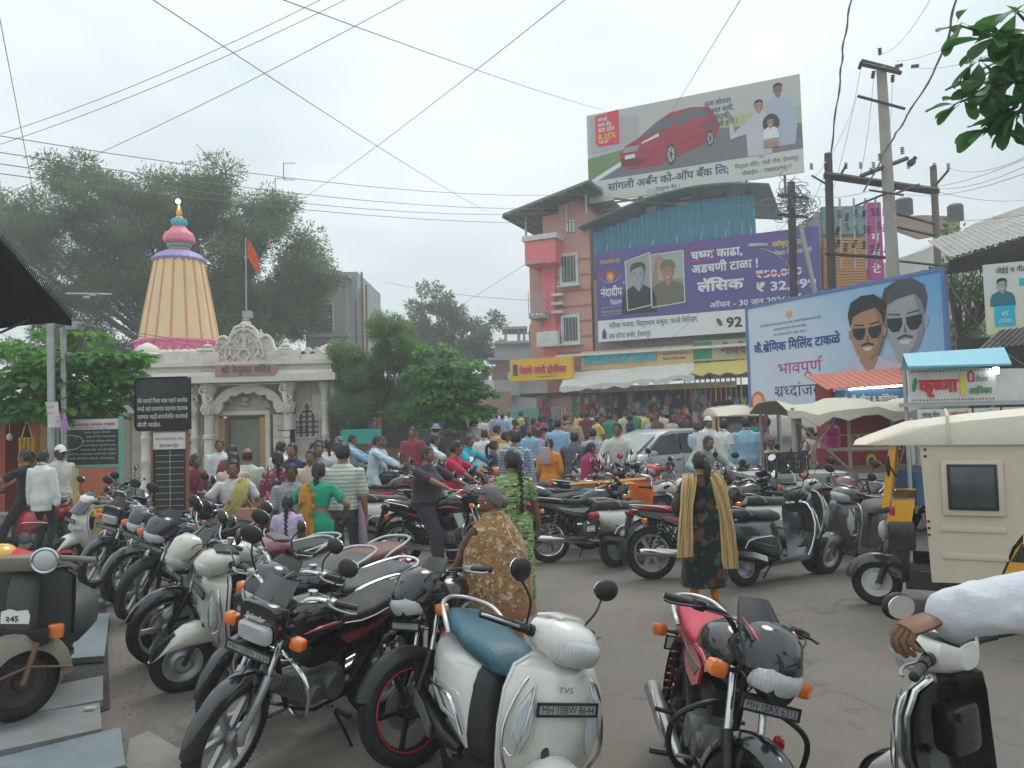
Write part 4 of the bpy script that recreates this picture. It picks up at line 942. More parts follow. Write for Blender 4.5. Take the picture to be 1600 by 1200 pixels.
def crown(cl,per,leaf,wd,seed,flat=.6,shell=.5):
 g=np.random.default_rng(seed);Cs=[];Ds=[]
 for(c,rx,ry,rz)in cl:
  m=int(per*(rx*ry*rz)**.5);d=g.normal(0,1,(m,3));d/=np.linalg.norm(d,axis=1)[:,None];rad=g.uniform(shell,1,m)**.6
  K=max(4,m//60);a=g.normal(0,1,(K,3));a/=np.linalg.norm(a,axis=1)[:,None];a*=g.uniform(.55,1.05,(K,1));w_=g.integers(0,K,m);pt=d*rad[:,None];pt=pt*.38+a[w_]*.62+g.normal(0,.09,(m,3))
  Cs.append(pt*np.array([rx,ry,rz])+np.array(c));Ds.append(pt)
 return np.concatenate(Cs),np.concatenate(Ds)
def tree(name,label,base,trunk_r,clusters,per,leaf,wd,m,seed,trunk_top=None,group=None,cat='tree',limb_r=None,droop=.25,shell=.5,limbn=40,stuffpart=True):
 base=Vector(base);root=thing(name,label,cat,base,0,group);b=MB();top=Vector(trunk_top)if trunk_top else base+Vector((0,0,2))
 b.tube(spline([base-Vector((0,0,.1)),base.lerp(top,.5)+Vector((.05,0,0)),top],4),[trunk_r*(1.25-.45*i/8)for i in range(9)],12);obj('trunk',b,BARK,root)
 b=MB();cs=clusters[::max(1,len(clusters)//limbn)];limbs(b,top,[c[0]for c in cs],limb_r or trunk_r*.5,seed,.4)
 rr=random.Random(seed+1)
 for c in clusters[::2]:
  for k in range(3):d=Vector((rr.uniform(-1,1)*c[1],rr.uniform(-1,1)*c[2],rr.uniform(-.6,1)*c[3]));p=Vector(c[0]);b.tube([p-d*.2,p+d*.45,p+d*.95],[trunk_r*.09,trunk_r*.06,trunk_r*.02],4)
 br=obj('branches',b,BARK,root);kind(br, 'stuff')
 C,D=crown(clusters,per,leaf,wd,seed,shell=shell);V,F=sprays(C,D,leaf,wd,seed,droop);V=V-np.array(base)
 o=link('foliage',npmesh('foliage',V,F,m),root);kind(o, 'stuff');return root
def blob_clusters(cx,cy,cz,RX,RY,RZ,n,r,seed,bottom=-.5,asp=.7):
 rr=random.Random(seed);out=[]
 while len(out)<n:
  d=Vector((rr.gauss(0,1),rr.gauss(0,1),rr.gauss(0,1))).normalized()*rr.uniform(.25,1)**.5
  if d.z<bottom:continue
  s=rr.uniform(.65,1.3);out.append(((cx+d.x*RX,cy+d.y*RY,cz+d.z*RZ),r*s,r*s,r*s*asp))
 return out
def bigleaf_mesh(name,m,L=1,W=.55):
 g=[];
 prof=[(0,.02),(.12,.22),(.35,.62),(.6,.95),(.8,1),(.93,.7),(1,.05)]
 for t,w_ in prof:g.append([Vector((t*L,q*w_*W/2,.10*abs(q)*w_*L-.22*t*t*L))for q in(-1,-.5,0,.5,1)])
 b=MB();b.sheet(g);b.tube([(-.18*L,0,.02),(0,0,0)],.012,4,cap=False);return mesh(name,b,m,True,80)
def leaves(root,pts,me,seed,size,limit=300,nearkey=None,up=.2,stuffmat=None):
 rr=random.Random(seed);L=rootloc(root);pts=sorted(pts,key=nearkey)if nearkey else pts;rest=MB()
 for i,(p,d)in enumerate(pts):
  s=size*rr.uniform(.65,1.2);d=Vector(d);d.normalize()if d.length>0 else None;yaw=math.atan2(d.y,d.x)+rr.uniform(-.8,.8);pitch=-math.asin(max(-1,min(1,d.z)))*.7+rr.uniform(-.2,.7);roll=rr.uniform(-.6,.6)
  M=Matrix.Translation(Vector(p)-L)@Euler((roll,pitch,yaw)).to_matrix().to_4x4()@Matrix.Diagonal((s,s,s,1))
  if i<limit:o=link('leaf',me,root);o.matrix_local=M
  else:
   o0=len(rest.v);rest.v.extend([tuple(M@v.co)for v in me.vertices]);rest.f.extend([tuple(k+o0 for k in p_.vertices)for p_ in me.polygons]);rest.m.extend([0]*len(me.polygons))
 if rest.v:o=link('foliage',mesh('foliage',rest,me.materials[0],True,80),root);kind(o, 'stuff')
TAM=leafmat('feathery_leaf',(.075,.125,.05),(.18,.26,.105),(.25,.33,.15),.5)
b0=atd(330,700,41)
cl=[]
for(px,py,rx,rz,n)in((270,420,4.6,3.6,60),(90,400,3.4,3.0,34),(420,430,3.3,3.4,40),(170,330,3.6,2.2,26),(370,330,2.8,2.0,22),(415,520,2.3,2.6,24),(60,520,3.0,2.2,20),(230,520,4.2,2.0,26),(130,295,1.2,1.1,6),(280,300,1.0,1.0,5),(468,440,1.2,1.8,12),(20,340,1.6,1.4,9)):
 c=atd(px,py,41);cl+=blob_clusters(c.x,c.y,c.z,rx,3.5,rz,n,1.25,px,-.9,.75)
tree('tamarind_tree', 'huge feathery green tree rising behind the temple spire',(b0.x,41,0),.55,cl,560,.26,.068,TAM,5,trunk_top=(b0.x-.5,41,4.5),limb_r=.24,limbn=46,droop=.1)
FEA=leafmat('grey_green_leaf',(.16,.25,.11),(.27,.40,.18),(.33,.46,.22),.5)
p=at(632,742);cl=[]
for(px,py,rx,rz,n)in((570,590,.9,.8,18),(620,550,.9,.7,16),(650,600,.8,.8,18),(600,520,.5,.5,7),(560,640,.6,.5,9),(635,645,.7,.3,8),(540,560,.4,.5,6)):
 c=atd(px,py,p.y);cl+=blob_clusters(c.x,c.y,c.z,rx,.9,rz,int(n*1.4),.48,px,-.9,.85)
tree('acacia_tree', 'pale feathery young tree overhanging the stalls beside the temple',p,.09,cl,2600,.13,.03,FEA,9,trunk_top=atd(600,655,p.y),limb_r=.04,droop=-.1,shell=.1)
ALM=leafmat('broad_leaf',(.05,.17,.028),(.15,.38,.065),(.33,.55,.12),.5)
LEAFME=bigleaf_mesh('leaf',ALM)
def tiers(px,py,w_,h_,depth,n,seed,dy=1.0):
 rr=random.Random(seed);c=atd(px,py,depth);out=[]
 for i in range(n):
  a=rr.uniform(0,2*PI);q=rr.uniform(.2,1)**.5;d=Vector((math.cos(a)*q,math.sin(a)*q*dy,0));z=h_*(1-q*q)*rr.uniform(-.2,1)-h_*.35*q;out.append((c+Vector((d.x*w_,d.y*w_,z)),d+Vector((0,0,.1))))
 return out
p=at(706,745);root=thing('almond_tree', 'dense dark broad-leaved tree standing right of the pale feathery one', 'tree',p)
b=MB();b.tube(spline([p-Vector((0,0,.1)),p+Vector((-.03,0,1.2)),p+Vector((.02,0,3.2))],4),[.22,.2,.2,.19,.18,.17,.15,.13,.1],12);obj('trunk',b,BARK,root)
b=MB();limbs(b,p+Vector((0,0,1.6)),[atd(x,y,p.y)for x,y in((655,560),(690,550),(740,570),(755,620),(660,640),(720,600),(700,530))],.07,3);kind(obj('branches',b,BARK,root), 'stuff')
pts=[]
for(px,py,w_,h_,n)in((680,545,.55,.35,160),(720,570,.75,.4,260),(665,580,.7,.4,220),(735,610,.75,.4,300),(680,620,.85,.4,380),(720,645,.85,.3,300),(700,590,.9,.4,260),(655,645,.5,.3,140),(690,665,.7,.25,160),(745,640,.5,.3,120)):pts+=tiers(px,py,w_,h_,p.y,n,px+py)
leaves(root,pts+tiers(700,600,1.0,1.0,p.y+.2,700,5)+tiers(710,640,.9,.7,p.y+.2,420,6),LEAFME,4,.22,300,nearkey=lambda q:q[0].y)
p=at(96,800);p.y=14.2;p=Vector((atd(96,760,14.2).x,14.2,0));root=thing('almond_tree', 'bright green broad-leaved tree over the chalkboard beside the street lamp', 'tree',p)
b=MB();b.tube(spline([p,p+Vector((-.05,0,1.2)),p+Vector((.1,0,2.4)),p+Vector((0,0,3.4))],4),[.14]*6+[.12,.11,.1,.09,.07,.06,.04],12);obj('trunk',b,BARK,root)
b=MB();limbs(b,p+Vector((.05,0,2.1)),[atd(x,y,14.2)for x,y in((20,560),(60,540),(130,530),(190,560),(215,575),(120,600),(40,610),(170,610),(135,515))],.05,3);kind(obj('branches',b,BARK,root), 'stuff')
pts=[]
for(px,py,w_,h_,n)in((132,520,.3,.25,70),(60,545,.75,.25,210),(140,560,.85,.22,240),(190,555,.45,.2,110),(40,585,.7,.2,170),(110,595,.95,.25,260),(190,590,.5,.2,110),(30,620,.5,.25,110),(100,628,.9,.3,240),(170,622,.6,.3,150),(130,650,.6,.15,80),(90,520,.3,.15,40)):pts+=tiers(px,py,w_,h_,14.2,n,px*3+py)
leaves(root,pts+tiers(60,600,1.0,.5,14.4,300,5)+tiers(160,600,.9,.5,14.4,260,6)+tiers(110,570,.9,.4,14.4,240,7)+tiers(90,645,.9,.3,14.4,200,8),LEAFME,6,.22,300,nearkey=lambda q:q[0].y)
c0=atd(700,700,62);cl=[]
for(px,py,rx,rz,n)in((680,500,2.6,1.9,16),(730,520,2.6,2.0,18),(640,520,2.0,1.4,9),(760,540,1.5,1.6,8),(700,560,3.6,2.2,16),(620,470,.4,.5,0),(685,470,1.0,.9,4)):
 c=atd(px,py,62);cl+=blob_clusters(c.x,62,c.z,rx,2.5,rz,n,1.0,px,-1,.8)
tree('neem_tree', 'sparse hazy tree far behind the two street trees',(c0.x,62,gz(c0.x,60)),.35,cl,330,.34,.12,leafmat('hazy_leaf',(.08,.12,.05),(.18,.24,.11)),12,trunk_top=(c0.x,62,4.5),limb_r=.2)
r0=atd(1680,120,4.9);root=thing('almond_tree', 'close leafy branch hanging into the top right corner of the sky', 'tree',r0-Vector((0,0,0)))
b=MB();tw=[]
for(x,y,d)in((1500,40,4.8),(1540,130,4.9),(1500,160,5.0),(1560,60,4.7),(1555,200,4.9),(1590,20,4.6),(1595,170,4.8),(1580,110,5.0),(1530,95,5.1)):
 t=atd(x,y,d);tw.append(t);b.tube(spline([r0,r0.lerp(t,.5)+Vector((0,.05,.08)),t],4),[.022-.0019*i for i in range(9)],6)
obj('branch',b,BARK,root);rr=random.Random(5);pts=[]
for t in tw+[r0.lerp(t,.72)for t in tw]:
 for k in range(8):
  a=rr.uniform(0,2*PI);d=Vector((math.cos(a)-.25,math.sin(a)*.8,rr.uniform(-.75,.35)));pts.append((t+d*rr.uniform(.01,.05)+Vector((rr.uniform(-.05,.05),)*3),d))
ALM2=leafmat('broad_leaf_near',(.03,.10,.025),(.09,.24,.06),(.22,.40,.10),.5)
leaves(root,pts,bigleaf_mesh('leaf',ALM2,W=.5),8,.20,300)
p=atd(1510,600,19);cl=[]
for(px,py,rx,rz,n)in((1530,380,.8,.6,9),(1500,420,.5,.7,7),(1520,460,.5,.6,7),(1575,370,.6,.4,5),(1515,520,.3,.5,4)):
 c=atd(px,py,19);cl+=blob_clusters(c.x,19,c.z,rx,.6,rz,n,.4,px,-1,.8)
tree('street_tree', 'thin leafy tree tangled with cables behind the right hand shop',(p.x,19,0),.1,cl,420,.14,.06,leafmat('street_leaf',(.06,.13,.035),(.17,.29,.09)),17,trunk_top=(p.x,19,3.5))
# ground
def asphalt():
 m=mat('asphalt',(.140,.121,.103),.88,var=.14,scale=.8,bump=.5,bscale=45);t=m.node_tree;b=t.nodes['Principled BSDF'];L=t.links
 src=b.inputs['Base Color'].links[0].from_socket;co=t.nodes.new('ShaderNodeTexCoord')
 def layer(src,sc_,lo,hi,col,amt,det=6,stretch=None):
  n=t.nodes.new('ShaderNodeTexNoise');n.inputs['Scale'].default_value=sc_;n.inputs['Detail'].default_value=det;n.inputs['Roughness'].default_value=.65;L.new(co.outputs['Object'],n.inputs['Vector'])
  r=t.nodes.new('ShaderNodeMapRange');r.inputs[1].default_value=lo;r.inputs[2].default_value=hi;r.inputs[4].default_value=amt;L.new(n.outputs[0],r.inputs[0])
  k=t.nodes.new('ShaderNodeMix');k.data_type='RGBA';L.new(r.outputs[0],k.inputs[0]);L.new(src,k.inputs[6]);k.inputs[7].default_value=(*col,1);return k.outputs[2]
 src=layer(src,.35,.42,.62,(.185,.158,.131),.8);src=layer(src,.9,.55,.66,(.125,.115,.105),.6);src=layer(src,2.6,.6,.7,(.075,.065,.06),.65,8);src=layer(src,9,.6,.75,(.235,.205,.175),.5)
 vz=t.nodes.new('ShaderNodeTexVoronoi');vz.feature='DISTANCE_TO_EDGE';vz.inputs['Scale'].default_value=.3;nz=t.nodes.new('ShaderNodeTexNoise');nz.inputs['Scale'].default_value=2.5;nz.inputs['Detail'].default_value=8;L.new(co.outputs['Object'],nz.inputs[0]);va=t.nodes.new('ShaderNodeVectorMath');va.operation='MULTIPLY_ADD';L.new(nz.outputs[1],va.inputs[0]);va.inputs[1].default_value=(.9,.9,0);L.new(co.outputs['Object'],va.inputs[2]);L.new(va.outputs[0],vz.inputs['Vector'])
 rz_=t.nodes.new('ShaderNodeMapRange');rz_.inputs[1].default_value=.007;rz_.inputs[2].default_value=.002;rz_.inputs[4].default_value=.45;L.new(vz.outputs['Distance'],rz_.inputs[0]);kz=t.nodes.new('ShaderNodeMix');kz.data_type='RGBA';L.new(rz_.outputs[0],kz.inputs[0]);L.new(src,kz.inputs[6]);kz.inputs[7].default_value=(.06,.052,.045,1);src=kz.outputs[2];src=layer(src,170,.6,.75,(.33,.31,.28),.45,2);src=layer(src,120,.62,.8,(.06,.055,.05),.5,2)
 L.new(src,b.inputs['Base Color']);return m
xs=np.concatenate([np.linspace(-400,-14,8),np.linspace(-12,12,49),np.linspace(14,400,8)]);ys=np.concatenate([np.linspace(-20,1,4),np.linspace(1.5,64,90),np.linspace(70,900,10)])
b=MB();b.sheet([[(x,y,gz(x,y))for x in xs]for y in ys]);kind(obj('road',b,asphalt()), 'structure')
def patch(name,poly,m,h=.004,k='structure',th=0):
 P=[at(x,y)+Vector((0,0,h))for x,y in poly];b=MB()
 if th:c=[p-Vector((0,0,th))for p in P];n=len(P);b.add(P+c,[tuple(range(n))]+[(i,i+n,(i+1)%n+n,(i+1)%n)for i in range(n)])
 else:b.add(P,[tuple(range(len(P)))])
 o=obj(name,b,m,smooth=False);
 if k:kind(o,k)
 return o
DIRT=mat('packed_earth',(.15,.125,.105),.95,var=.2,scale=2,bump=.8,bscale=25,dirt=.5,dcol=(.10,.085,.07))
CONC=mat('old_concrete',(.21,.195,.175),.9,var=.18,scale=3,bump=.5,bscale=40,dirt=.5,dcol=(.12,.10,.085))
rr=random.Random(2)
edge=[(118,915),(190,925),(225,955),(238,1000),(228,1050),(212,1100),(245,1150),(262,1215),(-300,1420),(-420,1150),(-200,960),(40,905)]
P=[];
for i in range(len(edge)):
 a=edge[i];c=edge[(i+1)%len(edge)]
 for k in range(8):P.append((a[0]+(c[0]-a[0])*k/8+rr.uniform(-5,5),a[1]+(c[1]-a[1])*k/8+rr.uniform(-3,3)))
patch('earth_verge',P,DIRT,.006)
P=[(x+rr.uniform(-4,4),y+rr.uniform(-3,3))for x,y in((196,1200),(205,1160),(230,1145),(262,1160),(290,1180),(320,1215),(250,1235))];patch('concrete_patch',P,CONC,.012)
DRAIN=mat('drain_mud',(.02,.018,.015),.7,var=.4,scale=12)
patch('drain',[(80,930),(165,930),(172,1110),(60,1150),(-60,1150),(60,1000)],DRAIN,.014)
SLAB=mat('kadappa_stone',(.19,.20,.205),.55,var=.16,scale=3,bump=.25,bscale=30,dirt=.75,dcol=(.15,.125,.10));SLAB2=mat('bluish_stone',(.15,.18,.20),.5,var=.16,scale=3,bump=.25,bscale=30,dirt=.6,dcol=(.13,.115,.10))
SL_=[([(104,921),(165,949),(124,958),(90,950)],SLAB2, 'grey stone slab nearest the parked row, over the drain'),([(124,969),(171,969),(163,1038),(110,1042)],SLAB2, 'bluish stone slab beside the rusty scooter bridging the drain'),([(161,1070),(161,1109),(56,1130),(92,1084)],SLAB, 'dusty stone slab just below the open drain hole'),([(156,1114),(159,1156),(-60,1205),(-60,1150)],SLAB, 'long dusty stone slab second from the picture bottom'),([(188,1154),(196,1215),(-60,1290),(-60,1218)],SLAB2, 'blue grey stone slab at the bottom left corner'),([(90,952),(122,960),(108,1043),(88,1084),(-80,1120),(-80,1000)],SLAB, 'wide stone slab under the old rusty scooter')]
for poly,m,lb in SL_:o=patch('stone_slab',poly,m,.07,None,.05);tag(o,lb, 'slab', 'stone slabs over the roadside drain')
b=MB();rr=random.Random(3)
for i in range(150):
 q=at(rr.gauss(205,28),rr.gauss(1060,60));s=rr.uniform(.002,.008);b.ball(q+Vector((0,0,s*.5+.006)),(s,s*rr.uniform(.6,1),s*.6),6,4)
kind(obj('gravel',b,mat('gravel',(.19,.165,.14),.9,var=.3)), 'stuff')
for px,py,m,lb in((1041,931,(.6,.6,.58), 'white scrap of paper on the road left of the woman'),(1237,1031,(.1,.09,.08), 'dark dry leaf on the road right of the red motorcycle'),(141,1127,(.45,.4,.3), 'pale wrapper on the dusty stone slab')):
 q=at(px,py);b=MB();b.box(q+Vector((0,0,.012 if px>200 else.09)),(.07,.03,.004),rz=.2);tag(obj('litter',b,mat('litter%d'%px,m,.8)),lb, 'litter')
q=at(622,1042);b=MB();b.prism([(q.x-.05,.01),(q.x+.05,.01),(q.x+.01,.10)],q.y,q.y+.01);tag(obj('cloth_scrap',b,mat('orange_cloth',(.75,.25,.03),.8)), 'small orange triangle of cloth by the black motorcycle front wheel', 'litter')
# a vertical plane addressed by the photograph's rays
class Wall:
 def __init__(s,P0,U):s.P=Vector(P0);s.U=Vector((U[0],U[1],0)).normalized();s.N=s.U.cross(Vector((0,0,1)))
 def hit(s,px,py,d=0):
  r=ray(px,py);P=s.P+s.N*d;C_=Vector((0,0,CAM_H));t=(P-C_).dot(s.N)/r.dot(s.N);q=C_+r*t;return(q-s.P).dot(s.U),q.z
 def p(s,u,z,d=0):q=s.P+s.U*u+s.N*d;return Vector((q.x,q.y,z))
 def box(s,b,u0,u1,z0,z1,d0,d1):
  c=[s.p(u,z,d)for z in(z0,z1)for u,d in((u0,d0),(u1,d0),(u1,d1),(u0,d1))];b.add(c,[(0,1,2,3),(7,6,5,4),(0,4,5,1),(1,5,6,2),(2,6,7,3),(3,7,4,0)]);return b
 def pbox(s,b,x0,y0,x1,y1,d0,d1,ref=None):
  xm,ym=(x0+x1)/2,(y0+y1)/2;u0=s.hit(x0,ym,d1)[0];u1=s.hit(x1,ym,d1)[0];za=s.hit(xm,y0,d1)[1];zb=s.hit(xm,y1,d1)[1];return s.box(b,u0,u1,min(za,zb),max(za,zb),d0,d1)
 def quad(s,b,pts,d0,d1):
  n=len(pts);a=[s.p(*s.hit(x,y,d1),d1)for x,y in pts];c=[q-s.N*(d1-d0)for q in a];b.add(a+c,[tuple(range(n)),tuple(range(2*n-1,n-1,-1))]+[(i,i+n,(i+1)%n+n,(i+1)%n)for i in range(n)]);return b
 def board(s,u0,z0,u1,z1,d):return Board(s.p(u0,z0,d),s.U,(0,0,1),u1-u0,z1-z0)
def shutter(W,root,u0,u1,z0,z1,d,m,step=.14):
 n=max(2,int((z1-z0)/step));h=(z1-z0)/n
 for i in range(n):
  b=MB();W.box(b,u0,u1,z0+h*i+.012,z0+h*(i+1)-.004,d,d+.03);obj('shutter_slat',b,m,root,smooth=False)
def corr(b,P0,U,V,w_,l_,pitch=.12,amp=.02,th=.004):
 P0,U,V=Vector(P0),Vector(U).normalized(),Vector(V).normalized();N=U.cross(V).normalized();n=max(6,int(w_/pitch*4));g=[]
 for k in range(2):g.append([P0+U*(w_*i/n)+V*(l_*k)+N*amp*math.sin(2*PI*(w_*i/n)/pitch)for i in range(n+1)])
 b.slab(g,N*-th);return b
# temple
MARB=mat('cream_marble',(.66,.62,.54),.55,var=.10,scale=2.5,bump=.4,bscale=26,dirt=.55,dcol=(.34,.29,.22));MARD=mat('weathered_marble',(.46,.43,.37),.6,var=.14,scale=2,bump=.5,bscale=18,dirt=.7,dcol=(.24,.21,.17))
TD=25.5;TW=Wall((atd(215,650,TD).x,TD,0),(1,0));TX=lambda px:TW.hit(px,640)[0];TZ=lambda py:atd(390,py,TD).z
base=TW.p(4,gz(-8,TD));tp=thing('temple', 'cream marble temple front with carved gable and arched doorway', 'temple',base)
G0=gz(-8,TD)-.1
def tb(name,x0,y0,x1,y1,d0,d1,m=MARB,par=tp,r=False):
 b=MB();TW.box(b,TX(x0),TX(x1),TZ(y1),TZ(y0),d0,d1);return obj(name,b,m,par,smooth=False)
def courses(x0,x1,y0,y1,rows,cols,d0,d1,m=MARD):
 u0,u1,z0,z1=TX(x0),TX(x1),TZ(y1),TZ(y0);h=(z1-z0)/rows;w_=(u1-u0)/cols
 b=MB();TW.box(b,u0,u1,z0,z1,d0,d1-.03);obj('wall',b,MARD,tp,smooth=False);rr=random.Random(int(x0))
 for i in range(rows):
  for j in range(cols):
   b=MB();TW.box(b,u0+w_*j+.008,u0+w_*(j+1)-.008,z0+h*i+.008,z0+h*(i+1)-.008,d1-.029,d1+rr.uniform(-.004,.012));obj('stone_block',b,m if rr.random()<.7 else MARB,tp,smooth=False)
zb=772
courses(222,318,600,zb,9,3,-.4,0);courses(426,462,648,zb,7,1,-.4,0);courses(318,342,648,zb,7,1,-.4,0);courses(462,512,600,zb,9,2,-.4,0);courses(318,462,600,634,2,4,-.4,-.12)
tb('wall',342,634,426,650,-.4,-.1,MARD)
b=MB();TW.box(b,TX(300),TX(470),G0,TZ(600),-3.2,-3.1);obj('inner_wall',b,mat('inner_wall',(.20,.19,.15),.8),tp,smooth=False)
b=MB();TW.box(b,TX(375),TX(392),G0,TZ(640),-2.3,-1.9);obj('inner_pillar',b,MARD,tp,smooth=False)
b=MB();TW.box(b,TX(300),TX(470),G0-.02,G0+.18,-3.1,.1);obj('threshold',b,MARD,tp,smooth=False)
for x0,x1 in((342,351),(406,415)):tb('door_post',x0,652,x1,zb,-.3,.02,mat('door_wood',(.42,.24,.07),.5,scale=4))
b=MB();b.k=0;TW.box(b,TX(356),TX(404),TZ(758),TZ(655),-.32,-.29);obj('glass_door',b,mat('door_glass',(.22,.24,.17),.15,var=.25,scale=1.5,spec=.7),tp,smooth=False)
tb('door_frame',336,648,342,zb,-.1,.06);tb('door_frame',415,648,422,zb,-.1,.06);tb('lintel',336,642,422,648,-.1,.08)
def column(px,w_,y0,y1,d,fig=True):
 u=TX(px);r=w_;zt=TZ(y0);z0=TZ(y1);H=zt-z0;c=TW.p(u,0,d)
 prof=[(1.5,0),(1.5,.05),(1.25,.06),(1.3,.1),(1.0,.12),(1.0,.3),(1.12,.31),(1.12,.335),(.95,.345),(.95,.5),(1.15,.51),(1.15,.54),(.9,.55),(.88,.72),(1.2,.735),(1.2,.76),(1.45,.79),(1.45,.815),(1.0,.83),(1.0,.9),(1.3,.92),(1.6,.96),(1.6,1)]
 b=MB();b.lathe([(r*a,z0+H*t)for a,t in prof],16,(c.x,c.y,0),flute=.03,fn=8);k=obj('column',b,MARB,tp)
 if fig:
  b=MB();z=TZ(648);q=Vector((c.x,c.y-r*1.1,0));S_=(zt-z)
  b.tube([q+Vector((0,0,z)),q+Vector((0,-.05,z+S_*.12)),q+Vector((.03,-.1,z+S_*.35)),q+Vector((-.03,-.12,z+S_*.55)),q+Vector((0,-.1,z+S_*.68))],[.05,.09,.10,.08,.10],10);b.ball(q+Vector((0,-.11,z+S_*.8)),(.06,.06,.08),10,7);b.lathe([(.05,z+S_*.84),(.1,z+S_*.87),(.03,z+S_*.98)],10,(q.x,q.y-.11,0))
  for s in(-1,1):b.tube([q+Vector((s*.1,-.1,z+S_*.64)),q+Vector((s*.2,-.12,z+S_*(.5 if s>0 else.75))),q+Vector((s*.12,-.16,z+S_*(.42 if s>0 else.92)))],.03,6)
  for s in(-1,1):b.tube([q+Vector((s*.06,-.06,z+S_*.36)),q+Vector((s*.14,-.1,z+S_*.2)),q+Vector((s*.06,-.06,z+S_*.03))],.045,6)
  obj('bracket_figure',b,MARB,tp)
column(333,.17,600,zb,.35);column(455,.17,600,zb,.35);column(308,.12,600,zb,.2);column(510,.12,600,zb,.2,False);column(232,.14,600,zb,.2,False)
def arch(b,x0,x1,ytop,yspring,th_,d0,d1,lob=7):
 uc=(TX(x0)+TX(x1))/2;hw=(TX(x1)-TX(x0))/2;zs=TZ(yspring);hh=TZ(ytop)-zs;out=[];inn=[]
 for i in range(57):
  a=PI*i/56;ss=abs(math.sin(a*lob))*.10;k=1-.0*ss;out.append((uc-hw*math.cos(a),zs+hh*math.sin(a)**.8));r_=1-th_-ss*.6;inn.append((uc-hw*r_*math.cos(a),zs+hh*(1-th_*1.1-ss)*math.sin(a)**.8))
 for i in range(56):
  q=[out[i],out[i+1],inn[i+1],inn[i]];f=[TW.p(u,z,d1)for u,z in q]+[TW.p(u,z,d0)for u,z in q];b.add(f,[(0,1,2,3),(7,6,5,4),(0,4,5,1),(2,6,7,3)])
 return b
b=MB();arch(b,338,448,602,646,.2,.2,.38);obj('toran_arch',b,MARB,tp,smooth=False)
b=MB();rr=random.Random(4)
for s,x0,x1 in((1,345,385),(1,400,445)):
 for k in range(14):u=rr.uniform(TX(x0),TX(x1));z=TZ(rr.uniform(606,636));b.ball(TW.p(u,z,.0),(rr.uniform(.06,.16),.05,rr.uniform(.05,.12)),8,5)
kind(obj('relief_carving',b,MARD,tp), 'stuff')
def lattice(x0,x1,y0,y1,seed):
 u0,u1,z0,z1=TX(x0),TX(x1),TZ(y1),TZ(y0);m=mat('lattice_gap',(.03,.03,.028),.9);b=MB();uc=(u0+u1)/2;hw=(u1-u0)/2
 pts=[(u0,z0),(u1,z0),(u1,z0+(z1-z0)*.45),(u1-hw*.25,z0+(z1-z0)*.55),(uc+hw*.35,z0+(z1-z0)*.8),(uc,z1),(uc-hw*.35,z0+(z1-z0)*.8),(u0+hw*.25,z0+(z1-z0)*.55),(u0,z0+(z1-z0)*.45)]
 q=[TW.p(u,z,.02)for u,z in pts];b.add(q,[tuple(range(len(q)))]);lt=obj('lattice',b,m,tp,smooth=False);b=MB()
 rr=random.Random(seed)
 n=int((u1-u0)/.17);mm_=int((z1-z0)/.17)
 for i in range(n):
  for j in range(mm_):
   u=u0+(i+.5)*(u1-u0)/n;z=z0+(j+.5)*(z1-z0)/mm_
   lim=1 if j/mm_<.45 else(1-(j/mm_-.45)/.55)
   if abs(u-uc)>hw*lim:continue
   for a in range(6):t=a*PI/3+(i+j)*.5;b.tube([TW.p(u,z,.03),TW.p(u+.075*math.cos(t),z+.075*math.sin(t),.035),TW.p(u+.055*math.cos(t+.5),z+.055*math.sin(t+.5),.03)],.011,4)
 for i in range(len(pts)):b.tube([TW.p(*pts[i],.03),TW.p(*pts[(i+1)%len(pts)],.03)],.028,5)
 kind(obj('tracery',b,MARB,lt), 'stuff')
lattice(461,499,629,686,1);lattice(291,305,668,700,2)
tb('eaves_slab',213,588,533,599,-.4,.85);tb('eaves_slab',222,582,527,588,-.4,.65);tb('frieze',226,572,522,582,-.3,.35)
b=MB();n=90
for i in range(n):u=TX(226)+(TX(524)-TX(226))*i/n;TW.box(b,u,u+.045,TZ(581),TZ(577),.36,.42)
kind(obj('dentil_row',b,MARB,tp,smooth=False), 'stuff')
tb('upper_moulding',222,566,526,572,-.35,.5);tb('parapet',232,548,345,566,-.2,.2);tb('parapet',437,556,520,566,-.2,.2)
for i in range(9):
 for(x0,x1)in((243,335),):
  u=TX(x0+(x1-x0)*i/8);b=MB();b.ball(TW.p(u,TZ(549),.0),(.16,.12,.14),12,8);obj('merlon',b,MARB,tp)
for x in(470,484,498):
 b=MB();u=TX(x);q=[(u-.28,TZ(557)),(u+.28,TZ(557)),(u+.14,TZ(551)),(u,TZ(545)),(u-.14,TZ(551))];b.add([TW.p(a,z,.15)for a,z in q]+[TW.p(a,z,-.15)for a,z in q],[tuple(range(5)),tuple(range(9,4,-1))]+[(i,i+5,(i+1)%5+5,(i+1)%5)for i in range(5)]);obj('merlon',b,MARB,tp,smooth=False)
gab=[(345,572),(345,560),(341,552),(346,540),(348,530),(357,527),(364,531),(370,522),(374,514),(382,511),(388,508),(394,511),(402,514),(407,522),(412,531),(420,527),(428,530),(431,541),(436,552),(432,560),(432,572)]
b=MB();pts=[(TX(x),TZ(y))for x,y in gab];n=len(pts);b.add([TW.p(u,z,.30)for u,z in pts]+[TW.p(u,z,-.05)for u,z in pts],[tuple(range(n)),tuple(range(2*n-1,n-1,-1))]+[(i,i+n,(i+1)%n+n,(i+1)%n)for i in range(n)]);gb=obj('gable',b,MARB,tp,smooth=False)
b=MB();b.tube(spline([TW.p(u,z,.34)for u,z in pts[1:-1]],3),.055,8);obj('gable_scroll',b,MARB,gb)
